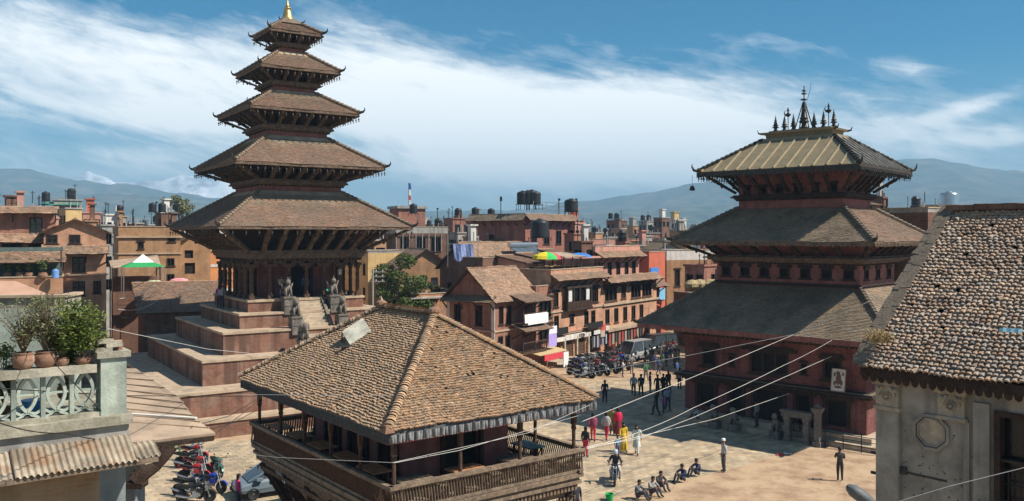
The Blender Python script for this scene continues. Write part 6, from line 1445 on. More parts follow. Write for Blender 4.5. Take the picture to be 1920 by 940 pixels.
NEARF=[(78,142,376,132,4,2),(100,142,392,126,7,0),(138,182,400,136,6,1),(182,212,404,118,5,0),(205,232,407,142,4,2),(228,262,420,150,3,0),(255,300,423,160,4,2),(283,322,400,138,3,1),(316,350,422,170,4,0),(345,392,412,165,4,2),(392,420,402,170,5,0),
 (830,882,411,150,0,2),(876,905,418,145,1,1),(900,938,427,133,4,2),(1052,1098,420,126,6,1),(1096,1132,438,150,1,0),(1118,1158,446,170,4,2),(1140,1178,414,215,3,2),(1172,1206,424,240,2,1),(1200,1232,416,235,4,2),(1228,1258,409,225,3,1),(1252,1290,413,240,5,1),(1186,1225,444,150,4,0),(1225,1262,450,160,4,0),(1262,1300,436,170,2,1),(1300,1345,440,180,5,0),(640,700,430,180,3,2),(700,745,428,170,4,1),
 (1640,1668,372,100,3,1),(1706,1745,392,130,4,2),(1735,1775,386,150,2,0),(1770,1830,392,170,4,1)]
MORE=[(685,722,452,118,2,0),(722,752,440,135,0,1),(800,838,432,140,2,2),(842,872,438,128,4,0),(868,896,446,118,0,0),(905,934,440,122,2,1),(1060,1092,440,118,0,0),(1078,1112,455,112,3,1),(1118,1150,462,118,1,0),(1150,1190,456,130,0,2),(1190,1222,462,126,4,1),(1232,1262,470,118,2,0),(1268,1300,462,130,1,1),(1300,1338,470,124,2,0),(150,178,416,112,1,1),(176,206,424,108,4,0),(206,232,428,118,0,1),(232,262,432,124,2,0),(300,332,430,120,1,1),(322,352,440,116,0,0),(0,40,396,100,4,1),(38,78,402,104,0,0)]
for (u0,u1,vt,Y,mi,tp) in NEARF+MORE: far_house(u0,u1,vt,Y,mi,rz=R(rng.uniform(25,55)),top=tp,group='houses at the back of the old town',where='behind the old town roofs')
u=-40
while u<1960:
    for Y,v_ in ((290,430),(430,434)):
        wd=rng.uniform(22,40)*(1.0 if Y<350 else 0.75)
        far_house(u,u+wd,v_+rng.uniform(-9,9),Y+rng.uniform(-50,50),int(rng.integers(10)),rz=R(rng.uniform(10,60)),top=int(rng.integers(3)))
    u+=rng.uniform(24,42)
u=-30
while u<1950:
    wd=rng.uniform(26,46); far_house(u,u+wd,436+rng.uniform(-12,10),rng.uniform(170,235),int(rng.integers(10)),rz=R(rng.uniform(15,60)),top=int(rng.integers(3)),group='houses at the back of the old town',where='behind the old town roofs'); u+=rng.uniform(30,60)
# fill between: mid-distance flat roofs glimpsed behind the front houses
for (u0,u1,vt,Y,mi,tp) in ((-40,30,400,110,1,1),(20,90,410,120,6,0),(190,240,455,112,0,0),(600,690,452,130,3,0),(560,640,455,150,1,0),(400,560,470,120,0,0),(860,900,455,112,3,1),(1150,1200,470,140,2,0),(1290,1350,500,100,0,0),(1330,1420,480,130,1,0),(1600,1700,430,110,0,0)):
    far_house(u0,u1,vt,Y,mi,rz=R(rng.uniform(25,50)),top=tp,group='houses at the back of the old town',where='wedged between the old houses')
# rooftop tanks seen one by one on the skyline
for (u,v,Y,l) in ((286,402,136,'tall black water tank with red pipe on the left skyline'),(304,402,137,'black water tank next to the tall one on the left skyline'),(86,382,131,'dark tank under a green sheet on the left skyline'),(891,410,140,'slim black water tank on the brick house left of the maroon house'),(921,412,140,'thin dark tank beside a pole left of the maroon house'),(1145,413,214,'small black tank on the distant dark block'),(1205,416,234,'black tank on the distant grey block'),(775,405,129,'round black tank on the flagged terrace house')):
    tank(px(u,v,Y),0.6,1.4,l,0.4)
m=thing('green_roof_sheet','long green sheet roof on the left skyline','roof sheet',(px(76,384,131).x,131,px(0,384,131).z),R(15)); b=MB(); b.slab([(0,0,0),(5.4,0,0),(5.4,2,0.5),(0,2,0.5)],0.1); obj('sheet',b,MT('sheet_green',(0.06,0.2,0.15),var=0.2,sc_=1),m)
for x in (0.1,5.2): b=MB(); b.box(x,x+0.12,0.9,1.02,-2.0,0.2); obj('post',b,concrete,m)
for (u,v0,v1,Y,l) in ((939,368,432,118,'thin antenna pole left of the maroon house'),(1080,372,405,117,'thin flagpole with small red flag above the maroon house'),(820,390,412,128,'steel rod standing on the flagged terrace house'),(1048,372,402,118,'thin mast rising beside the stout tank'),(293,378,400,137,'small pole with a pale flag by the tall tank')):
    a=px(u,v0,Y); c=px(u,v1,Y); o=MB(); o.tube([(0,0,0),(0,0,a.z-c.z)],0.06,5); o.box(-0.12,0.2,-0.03,0.03,(a.z-c.z)*0.85,(a.z-c.z)*0.98); q=obj('antenna_pole',o,wire_dark); q.location=c; tag(q,l,'pole')

# houses added to cast shade on the street, mostly hidden behind the gilded temple
house('shade_house','tall dark brick house added behind the gilded temple to shade the street',(24.5,75,0),R(48),8,7,9.4,brick_brown,left=[(3,4.6,[1.5,4],1.0,'newar'),(5.6,7.0,[1.5,4],1.0,'newar')],front=[(5.6,7.0,[2,5],1.0,'newar')],roof=('flat',0.5))
house('shade_house','tall red brick house added next along behind the gilded temple to shade the street',(28.0,87,0),R(50),8,8,8.3,brick_red,left=[(3,4.6,[2,5],1.0,'newar'),(6,7.6,[2,5],1.0,'newar')],roof=('flat',0.5))
# ================================================================ plants
def leaf_mesh(name,clumps,n,size,mat,flat=0.0,spread=0.3):
    """clumps: (cx,cy,cz,r,rz). leaf-sized faces through the volume"""
    w=np.array([c[3]**2 for c in clumps]); w/=w.sum(); cnt=rng.multinomial(n,w); P=[];Tn=[]
    for c,k in zip(clumps,cnt):
        d=rng.normal(0,1,(k,3)); d/=np.linalg.norm(d,axis=1)[:,None]; r=rng.uniform(0.35,1,k)**0.5
        p=d*r[:,None]*np.array([c[3],c[3],c[4]])+np.array(c[:3]); P.append(p); Tn.append(np.full(k,rng.uniform(0.7,1.25)))
    P=np.concatenate(P); base=np.concatenate(Tn); m=len(P)
    a=rng.normal(0,1,(m,3)); a[:,2]*=0.6; a/=np.linalg.norm(a,axis=1)[:,None]; b=np.cross(a,rng.normal(0,1,(m,3))); b/=np.linalg.norm(b,axis=1)[:,None]
    s=size*rng.uniform(0.6,1.3,m)[:,None]
    V=np.stack([P-a*s,P+b*s*0.45,P+a*s,P-b*s*0.45],1).reshape(-1,3); F=np.arange(4*m).reshape(-1,4)
    g=base*(1+rng.normal(0,spread*0.5,m)); T=np.stack([g*(1+rng.normal(0,0.08,m)),g,g*0.95,np.ones(m)],1)
    return np_mesh(name,V,F,mat,np.repeat(np.clip(T,0.3,2.2),4,0))
def tree(p,h,crown,n,label,size=0.16,mat=None,name='leafy_tree',trunk=0.22,group=None,clN=26,bare=0.35):
    g=thing(name,label,'tree',p,0,group); rx_,rz_=crown; t=MB(); zc=h-rz_
    t.tube([(0,0,0),(0.05,0,h*0.3),(0.0,0.08,zc),(0.1,0,h*0.8)],[trunk,trunk*0.75,trunk*0.5,trunk*0.15],7)
    cl=[]
    for i in range(clN):
        d=rng.normal(0,1,3); d/=np.linalg.norm(d); f=rng.uniform(0.35,0.9); c=(d[0]*rx_*f,d[1]*rx_*f,zc+d[2]*rz_*f); r=rx_*rng.uniform(0.2,0.38); cl.append((*c,r,r*rng.uniform(0.6,0.9)))
        if i<10: t.tube([(0,0,h*bare+0.05*i),(c[0]*0.5,c[1]*0.5,(h*bare+c[2])/2+0.2),c],[trunk*0.35,trunk*0.2,0.02],5)
    obj('trunk',t,bark,g); link('crown',leaf_mesh('crown',cl,n,size,mat or leaf),g)
    return g
tree(gp(738,640,0)*1.0 if False else Vector((px(744,600,84).x,84,0)),10.6,(3.3,4.2),13000,'bright green leafy tree beside the tall pagoda plinth',0.15)
tree(Vector((px(795,600,92).x,92,0)),8.2,(1.6,1.8),2600,'smaller green tree in front of the ochre gabled house',0.14,clN=14)
tree(Vector((px(341,430,175).x,175,0)),px(0,367,175).z,(2.9,2.4),1500,'thin-crowned solitary tree standing above the left rooftops',0.28,leaf_pale,'lone_tree',0.3,clN=16,bare=0.6)
for (u,vt,Y,r,l) in ((1745,392,90,2.6,'green trees massed behind the steep tiled roof'),(1770,397,84,2.2,'green trees massed behind the steep tiled roof'),(1722,398,96,2.4,'green trees massed behind the steep tiled roof')):
    tree(Vector((px(u,500,Y).x,Y,0)),px(0,vt,Y).z,(r,r),2200,l,0.2,group='trees behind the steep tiled roof',clN=16)
k=0
for (u,vt,Y,r) in ((905,440,128,2.2),(860,432,140,1.8),(925,448,120,2.0),(1105,452,135,2.0),(1085,468,118,1.3),(1160,440,180,2.5),(215,415,170,2.0),(245,428,185,2.4),(375,420,190,2.2),(60,402,180,2.0),(1290,425,200,2.6),(1215,432,190,2.2),(655,440,160,2.4),(470,430,260,3)):
    tree(Vector((px(u,500,Y).x,Y,0)),px(0,vt,Y).z,(r,r),900,'small dusty green tree among the old town roofs',0.25,leaf if k%2 else leaf_pale,'town_tree',0.2,group='trees among the roofs',clN=12); k+=1
def pot(p,r,h,label,plant,n,ph,pr,mat,size,twigs=0):
    g=thing('potted_plant',label,'plant',p,rng.uniform(0,6)); m=MB(); m.lathe([(r*0.55,0),(r*0.8,h*0.15),(r*1.0,h*0.5),(r*0.92,h*0.8),(r*0.75,h*0.88),(r*0.88,h*0.94),(r*0.86,h),(r*0.7,h*0.98),(r*0.65,h*0.85)],(0,0,0),16); obj('pot',m,terracotta,g,smooth=True)
    t=MB(); cl=[]
    for i in range(max(8,twigs)):
        a=rng.uniform(0,6.283); q=pr*rng.uniform(0.15,1.0); top=Vector((q*math.cos(a),q*math.sin(a),h+ph*rng.uniform(0.45,1.0))); mid=Vector((top.x*0.35,top.y*0.35,h+(top.z-h)*0.5))
        t.tube([(0,0,h*0.85),mid,top],[0.008,0.006,0.002],4); cl.append((top.x*0.9,top.y*0.9,top.z*0.93,pr*0.28,pr*0.3)); cl.append((mid.x*1.2,mid.y*1.2,mid.z,pr*0.3,pr*0.3))
    obj('stems',t,bark,g); link('foliage',leaf_mesh('foliage',cl,n,size,mat),g); return g
leaf_bright=MT('leaf_bright',(0.115,0.155,0.03),rough=0.55,var=0.45,sc_=6,bump=0,attr=True)
leaf_silver=MT('leaf_silver',(0.15,0.16,0.075),rough=0.7,var=0.4,sc_=6,bump=0,attr=True)
pot(L5(-1.36,0.12,10.58),0.155,0.24,'big round clay pot with a wispy pale twiggy shrub','',900,0.78,0.42,leaf_silver,0.024,60)
pot(L5(-1.08,0.12,10.58),0.155,0.24,'round clay pot beside the twiggy shrub with sparse pale leaves','',1000,0.85,0.38,leaf_silver,0.026,55)
pot(L5(-0.86,0.12,10.58),0.10,0.13,'small wide clay pot with green leafy plant','',2200,0.55,0.3,leaf,0.028,22)
pot(L5(-0.58,0.12,10.58),0.11,0.12,'shallow clay bowl under a dense bright green bush','',3800,0.74,0.4,leaf_bright,0.028,40)
pot(L5(-0.72,0.6,10.0),0.14,0.24,'pot half hidden behind the balustrade with dark green foliage','',2600,1.35,0.45,leaf,0.03,28)
pot(L5(-1.55,0.5,9.8),0.12,0.2,'small pot with trailing green plant at the balustrade corner','',2200,0.95,0.34,leaf,0.028,18)
for i in range(7):
    b=MB(); b.box(-0.12,0.12,-0.06,0.06,0,0.06); o=obj('loose_brick',b,[concrete_ledge,terracotta,stone_ledge][i%3]); o.location=L5(-0.3+0.13*(i%2)+0.03*(i%3),0.08+0.14*(i%3),10.75+0.062*(i//3)); o.rotation_euler=(0,0,LT+rng.normal(0,0.2)); tag(o,'loose brick piled on the mint corner pillar','brick','bricks piled on the corner pillar')
b=MB(); b.lathe([(0.12,0),(0.14,0.02),(0.15,0.26),(0.16,0.27),(0.14,0.27)],(0,0,0),14); o=obj('bucket',b,MATS['drum_blue']); o.location=L5(-1.2,0.45,9.8); tag(o,'bright blue plastic bucket behind the pierced balustrade','bucket')
# plants on the left terrace
for i,(u,l) in enumerate(((15,'spiky plant in a pot on the teal-backed terrace'),(55,'leafy plant in a pot on the teal-backed terrace'),(80,'fern-like plant in a pot on the teal-backed terrace'),(38,'small bush in a pot on the teal-backed terrace'))):
    p=px(u,523,66.6); pot((p.x,66.6,p.z),0.35,0.5,l,'',260,1.2,0.5,leaf,0.12,10)
tank(px(104,522,66.5),0.26,0.7,'blue and white barrel on the potted plant terrace',0.0,MT('drum_blue_white',(0.15,0.3,0.6),rough=0.4,var=0.1))
# straw heap against the temple flank
g=MB(); 
for i in range(9): g.ball((rng.uniform(-2,2),rng.uniform(-0.8,0.8),rng.uniform(0,0.6)),rng.uniform(0.6,1.1),8,0,0.7)
o=obj('straw_heap',g,MT('straw',(0.36,0.28,0.15),var=0.4,sc_=3,bump=0.6,bsc=12)); o.location=px(1325,543,95); tag(o,'heap of pale straw on a roof behind the gilded temple','straw')
house('straw_roof_house','low brick house with straw drying on its roof behind the gilded temple',(px(1303,600,94).x,94,0),R(20),4.5,4.5,px(0,552,95).z,brick_brown,roof=('flat',0.1))
# ================================================================ motorbikes, car, van
def smooth_wheel(r,w,ry,parent,pos,rim=steel):
    o=bpy.data.objects.new('wheel',None); COL.objects.link(o); o.parent=parent; o.location=pos; o.rotation_euler=(R(90),0,0)
    m=MB(); m.lathe([(r*0.72,-w*0.35),(r*0.8,-w/2),(r*0.94,-w/2),(r,-w*0.2),(r,w*0.2),(r*0.94,w/2),(r*0.8,w/2),(r*0.72,w*0.35)],(0,0,0),16); obj('tyre',m,rubber,o,smooth=True)
    m=MB(); m.lathe([(r*0.18,-w*0.4),(r*0.2,w*0.4)],(0,0,0),8)
    for k in range(5):
        a=6.283*k/5; m.beam((r*0.12*math.cos(a),r*0.12*math.sin(a),0),(r*0.76*math.cos(a),r*0.76*math.sin(a),0),w*0.35,w*0.25,0,(0,0,1))
    m.lathe([(r*0.68,-w*0.3),(r*0.76,-w*0.32),(r*0.76,w*0.32),(r*0.68,w*0.3)],(0,0,0),16); obj('rim',m,rim,o)
def motorbike():
    g=bpy.data.objects.new('motorbike',None); COL.objects.link(g)
    smooth_wheel(0.3,0.1,0,g,(0.65,0,0.3)); smooth_wheel(0.3,0.12,0,g,(-0.6,0,0.3))
    m=MB(); m.tube([(0.45,0,0.85),(0.1,0,0.72),(-0.35,0,0.68),(-0.7,0,0.75)],0.03,6); m.tube([(0.42,0,0.8),(0.25,0,0.35),(-0.1,0,0.28),(-0.25,0,0.6)],0.028,6); m.tube([(-0.25,0.09,0.34),(-0.6,0.09,0.3)],0.03,6); m.tube([(-0.25,-0.09,0.34),(-0.6,-0.09,0.3)],0.03,6); obj('frame',m,iron,g)
    m=MB(); m.box(-0.12,0.22,-0.12,0.12,0.3,0.55); m.lathe([(0.1,0),(0.11,0.05),(0.1,0.1),(0.11,0.15),(0.09,0.2)],(0.12,0,0.52),8); m.lathe([(0.13,-0.16),(0.13,0.16)],(0,0,0.38),10,0,1,0.9); obj('engine',m,steel,g)
    m=MB(); prof=[(0.42,0.04,0.80),(0.36,0.11,0.83),(0.2,0.15,0.86),(0.02,0.13,0.83),(-0.1,0.09,0.78)]
    V=[];n=10
    for x,r,z in prof:
        for k in range(n): a=6.283*k/n; V.append((x,r*math.cos(a),z+r*0.8*math.sin(a)))
    m.add(V,[(i*n+k,i*n+(k+1)%n,(i+1)*n+(k+1)%n,(i+1)*n+k) for i in range(len(prof)-1) for k in range(n)]); m.add(V[:n],[tuple(range(n))]); tankp=obj('fuel_tank',m,paint(0.45,0.03,0.03),g,smooth=True)
    m=MB(); m.slab([(-0.08,-0.13,0.80),(-0.75,-0.11,0.86),(-0.75,0.11,0.86),(-0.08,0.13,0.80)],0.1); obj('seat',m,rubber,g)
    m=MB(); m.slab([(-0.3,-0.12,0.72),(-0.88,-0.06,0.84),(-0.88,0.06,0.84),(-0.3,0.12,0.72)],0.12); m.slab([(0.1,-0.15,0.7),(0.35,-0.13,0.62),(0.35,0.13,0.62),(0.1,0.15,0.7)],0.2); obj('side_panel',m,paint(0.45,0.03,0.03),g)
    m=MB()
    for s in (-1,1): m.tube([(0.66,s*0.08,0.3),(0.42,s*0.08,0.95)],0.025,6)
    obj('fork',m,steel,g)
    m=MB(); m.tube([(0.33,0.36,0.99),(0.4,0.2,1.02),(0.42,0,0.98),(0.4,-0.2,1.02),(0.33,-0.36,0.99)],0.018,6)
    for s in (-1,1): m.tube([(0.38,s*0.27,1.01),(0.42,s*0.34,1.18)],0.01,4); m.ball((0.42,s*0.36,1.2),0.055,6,0,0.6)
    obj('handlebar',m,iron,g)
    m=MB(); m.lathe([(0.02,-0.06),(0.09,-0.03),(0.1,0.04),(0.02,0.05)],(0.52,0,0.88),10); obj('headlight',m,steel,g)
    m=MB(); m.tube([(0.2,-0.13,0.35),(-0.1,-0.16,0.24),(-0.5,-0.18,0.3),(-0.85,-0.18,0.38)],[0.025,0.03,0.05,0.045],7); obj('exhaust',m,steel,g)
    m=MB()
    for k in range(6):
        a0=R(20+20*k); a1=R(40+20*k); m.slab([(0.65+0.34*math.cos(a0),-0.06,0.3+0.34*math.sin(a0)),(0.65+0.34*math.cos(a1),-0.06,0.3+0.34*math.sin(a1)),(0.65+0.34*math.cos(a1),0.06,0.3+0.34*math.sin(a1)),(0.65+0.34*math.cos(a0),0.06,0.3+0.34*math.sin(a0))],0.01)
    obj('mudguard',m,paint(0.45,0.03,0.03),g)
    m=MB(); m.tube([(0,0.12,0.3),(0.02,0.3,0.02)],0.015,4); obj('kickstand',m,iron,g)
    return g
bike0=motorbike(); first_bike=[True]
def recolour(root,mat,names=('fuel_tank','side_panel','mudguard')):
    for ch in root.children:
        if ch.name.split('.')[0] in names and ch.type=='MESH': ch.material_slots[0].link='OBJECT'; ch.material_slots[0].material=mat
def place_bike(p,rz,mat,label,group):
    o=bike0 if first_bike[0] else copy_tree(bike0); first_bike[0]=False
    o.location=p; o.rotation_euler=(R(-7),0,rz); recolour(o,mat); tag(o,label,'motorbike',group); return o
red_=paint(0.42,0.025,0.03); blue_=paint(0.02,0.05,0.35); blk_=paint(0.02,0.02,0.022); wht_=paint(0.6,0.6,0.6); grn_=paint(0.03,0.16,0.1)
GZ=0.03
LB=[(392,925,-0.25,blue_,'shiny blue motorbike parked in front of the red ones'),(362,906,-0.2,red_,'red motorbike beside the blue one'),(368,891,-0.35,red_,'red and black motorbike in the middle of the parked row'),(356,879,-0.05,blk_,'black motorbike with dark seat second from the lean-to'),(362,868,-0.3,red_,'bright red motorbike nearest the lean-to roof'),(352,934,-0.3,blk_,'black motorbike in front of the parked row'),(366,944,0.1,blk_,'dark motorbike with luggage beside the blue one'),(404,893,-0.9,grn_,'dark green motorbike turned across the parked row')]
for u,v,rz,m_,l in LB:
    p=gp(u,v); p.z=GZ; place_bike(p,rz,m_,l,'motorbikes by the lean-to')
i=0
for dp,s0,s1 in ((-2.9,8.5,24),(-5.0,5.5,19),(-6.6,4.5,11)):
    s=s0
    while s<s1:
        q=rowp(s,dp+rng.normal(0,0.3)); place_bike(Vector((q[0],q[1],GZ)),ROW-math.pi/2+rng.normal(0,0.25),[blk_,blk_,red_,wht_,blk_,blue_,blk_][(i*5+i//6)%7],'%s motorbike packed in the parked rows by the shops'%['black','black','red','white','black','blue','black'][(i*5+i//6)%7],'motorbikes before the shop row'); i+=1; s+=rng.uniform(0.55,0.78)
def car(name,label,p,rz,mat,L=3.7,Wd=1.62,Hh=1.5,van=False):
    g=thing(name,label,'van' if van else 'car',p,rz); hw=Wd/2; n=9
    st=[(-L/2,0.55,0.5 if not van else 0.6,0.86),(-L/2+0.12,0.4,0.9 if not van else 1.0,0.96),(-L*0.3,0.32,0.98,1.0),(0,0.3,0.96,1.0),(L*0.2,0.3,0.92,1.0),(L*0.32,0.32,0.86,0.98),(L/2-0.2,0.36,0.74,0.92),(L/2,0.45,0.6,0.8)]
    V=[]
    for x,z0,z1,wf in st:
        w=hw*wf
        V+=[(x,-w*0.92,z0),(x,-w,z0+(z1-z0)*0.35),(x,-w*0.98,z0+(z1-z0)*0.8),(x,-w*0.88,z1),(x,w*0.88,z1),(x,w*0.98,z0+(z1-z0)*0.8),(x,w,z0+(z1-z0)*0.35),(x,w*0.92,z0)]
    k=8; m=MB(); m.add(V,[(i*k+j,i*k+(j+1)%k,(i+1)*k+(j+1)%k,(i+1)*k+j) for i in range(len(st)-1) for j in range(k)]+[tuple(range(k)),tuple((len(st)-1)*k+j for j in range(k))[::-1]]); obj('body',m,mat,g,smooth=False)
    # greenhouse
    if van: cs=[(-L*0.48,0.95),(-L*0.46,Hh),(L*0.30,Hh),(L*0.40,0.9)]
    else: cs=[(-L*0.46,0.93),(-L*0.38,Hh-0.08),(L*0.02,Hh),(L*0.36,0.86)]
    wb,wt=hw*0.9,hw*0.74
    m=MB(); V=[]
    for x,z in cs: w=wb if z<1.2 and z<Hh-0.3 else wt; V+=[(x,-w,z),(x,w,z)]
    m.add(V,[(0,1,3,2),(4,5,7,6),(0,2,4,6),(7,5,3,1)]); obj('windows',m,glass_blue,g)
    m=MB(); x1,z1=cs[1]; x2,z2=cs[2]; m.slab([(x1-0.03,-wt-0.02,z1),(x2+0.03,-wt-0.02,z2),(x2+0.03,wt+0.02,z2),(x1-0.03,wt+0.02,z1)],-0.05); m.slab([(x1-0.02,-wt-0.02,z1+0.02),(x2+0.02,-wt-0.02,z2+0.02),(x2+0.02,wt+0.02,z2+0.02),(x1-0.02,wt+0.02,z1+0.02)],0.04); obj('roof_panel',m,mat,g)
    for s in (-1,1):
        for (xa,za),(xb,zb) in ((cs[0],cs[1]),(cs[2],cs[3])): m=MB(); m.beam((xa,s*(wb+0.005),za),(xb,s*(wt+0.005),zb),0.09,0.06); obj('pillar',m,mat,g)
        m=MB(); xm=(cs[1][0]+cs[2][0])/2; m.beam((xm,s*(wb+0.008),0.93),(xm,s*(wt+0.008),cs[2][1]),0.07,0.05); obj('pillar',m,mat,g)
        m=MB(); m.box(L*0.44,L*0.49,s*hw*0.62-0.16,s*hw*0.62+0.16,0.58,0.72); obj('headlight',m,steel,g)
        m=MB(); m.box(L*0.2,L*0.28,s*hw*1.0,s*(hw+0.16),0.92,1.04); obj('wing_mirror',m,mat,g)
        for x in (-L*0.31,L*0.31): smooth_wheel(0.3,0.19,0,g,(x,s*(hw-0.1),0.3))
    m=MB(); m.box(L/2-0.03,L/2+0.02,-0.3,0.3,0.42,0.54); obj('number_plate',m,plaster_white,g)
    m=MB(); m.box(L/2-0.1,L/2+0.05,-hw*0.8,hw*0.8,0.32,0.44); m.box(-L/2-0.04,-L/2+0.1,-hw*0.8,hw*0.8,0.35,0.5); obj('bumper',m,rubber,g)
    return g
p=gp(512,925); car('parked_car','blue-grey hatchback car half hidden under the pavilion deck',Vector((p.x,p.y,GZ)),R(212),paint(0.17,0.215,0.25,0.25))
p=gp(1192,676); car('parked_van','white minibus by the shop row, paint greyed to stand for shade',Vector((p.x,p.y,GZ)),R(225),paint(0.32,0.32,0.32),3.9,1.6,1.95,True)  # white body greyed in its colour to stand for shade
p=gp(1236,663); car('parked_truck','dark jeep in the deep shade beyond the white minibus',Vector((p.x,p.y,GZ)),R(215),paint(0.03,0.035,0.035),4.2,1.75,2.0,True)
# ================================================================ people
JN=['pelvis','spine','chest','neck','headb','headt']+[s+n for s in('l_','r_') for n in('sho','elb','wri','han','hip','kne','ank','toe')]
EDG=[('pelvis','spine'),('spine','chest'),('chest','neck'),('neck','headb'),('headb','headt')]+[e for s in('l_','r_') for e in(('chest',s+'sho'),(s+'sho',s+'elb'),(s+'elb',s+'wri'),(s+'wri',s+'han'),('pelvis',s+'hip'),(s+'hip',s+'kne'),(s+'kne',s+'ank'),(s+'ank',s+'toe'))]
RAD=dict(pelvis=(.15,.11),spine=(.135,.1),chest=(.155,.11),neck=(.058,.058),headb=(.082,.09),headt=(.085,.1),sho=(.075,.075),elb=(.05,.05),wri=(.034,.034),han=(.04,.028),hip=(.092,.095),kne=(.066,.066),ank=(.044,.044),toe=(.042,.034))
def base_pose():
    P=dict(pelvis=(0,0,.93),spine=(0,.0,1.12),chest=(0,.01,1.33),neck=(0,.0,1.46),headb=(0,-.02,1.56),headt=(0,-.02,1.66))
    for s,x in(('l_',1),('r_',-1)):
        P.update({s+'sho':(x*.18,.01,1.40),s+'elb':(x*.24,.04,1.13),s+'wri':(x*.24,-.03,.90),s+'han':(x*.235,-.06,.82),s+'hip':(x*.09,0,.88),s+'kne':(x*.1,-.02,.49),s+'ank':(x*.1,.03,.08),s+'toe':(x*.115,-.12,.04)})
    return P
POSES={}
P=base_pose(); POSES['stand']=P
P=base_pose(); P.update({'l_kne':(.1,-.16,.5),'l_ank':(.1,-.2,.09),'l_toe':(.11,-.36,.06),'r_kne':(-.1,.04,.48),'r_ank':(-.1,.26,.12),'r_toe':(-.11,.14,.04),'l_elb':(.24,.12,1.14),'l_wri':(.23,.1,.9),'l_han':(.22,.08,.82),'r_elb':(-.24,-.04,1.13),'r_wri':(-.22,-.2,.95),'r_han':(-.21,-.26,.9)}); POSES['walk']=P
P=base_pose(); P.update({'l_elb':(.22,-.1,1.16),'l_wri':(.1,-.24,1.28),'l_han':(.06,-.26,1.35),'r_elb':(-.23,-.06,1.14),'r_wri':(-.1,-.24,1.2),'r_han':(-.05,-.27,1.26)}); POSES['phone']=P
P=base_pose(); P.update(dict(pelvis=(0,.1,.14),spine=(0,.1,.34),chest=(0,.04,.54),neck=(0,-.02,.67),headb=(0,-.05,.77),headt=(0,-.06,.87)))
for s,x in(('l_',1),('r_',-1)): P.update({s+'sho':(x*.18,.03,.61),s+'elb':(x*.25,-.14,.46),s+'wri':(x*.1,-.34,.46),s+'han':(x*.05,-.37,.43),s+'hip':(x*.1,.06,.13),s+'kne':(x*.13,-.3,.48),s+'ank':(x*.11,-.48,.09),s+'toe':(x*.12,-.63,.05)})
POSES['sit']=P
P=base_pose(); P.update(dict(pelvis=(0,.1,.93),spine=(0,.06,1.12),chest=(0,-.02,1.32),neck=(0,-.06,1.45),headb=(0,-.09,1.55),headt=(0,-.1,1.65)))
for s,x in(('l_',1),('r_',-1)): P.update({s+'sho':(x*.18,-.02,1.38),s+'elb':(x*.3,-.22,1.15),s+'wri':(x*.33,-.46,1.05),s+'han':(x*.33,-.53,1.03),s+'hip':(x*.12,.06,.9),s+'kne':(x*.24,-.3,.72),s+'ank':(x*.22,-.12,.35),s+'toe':(x*.23,-.28,.31)})
POSES['ride']=P
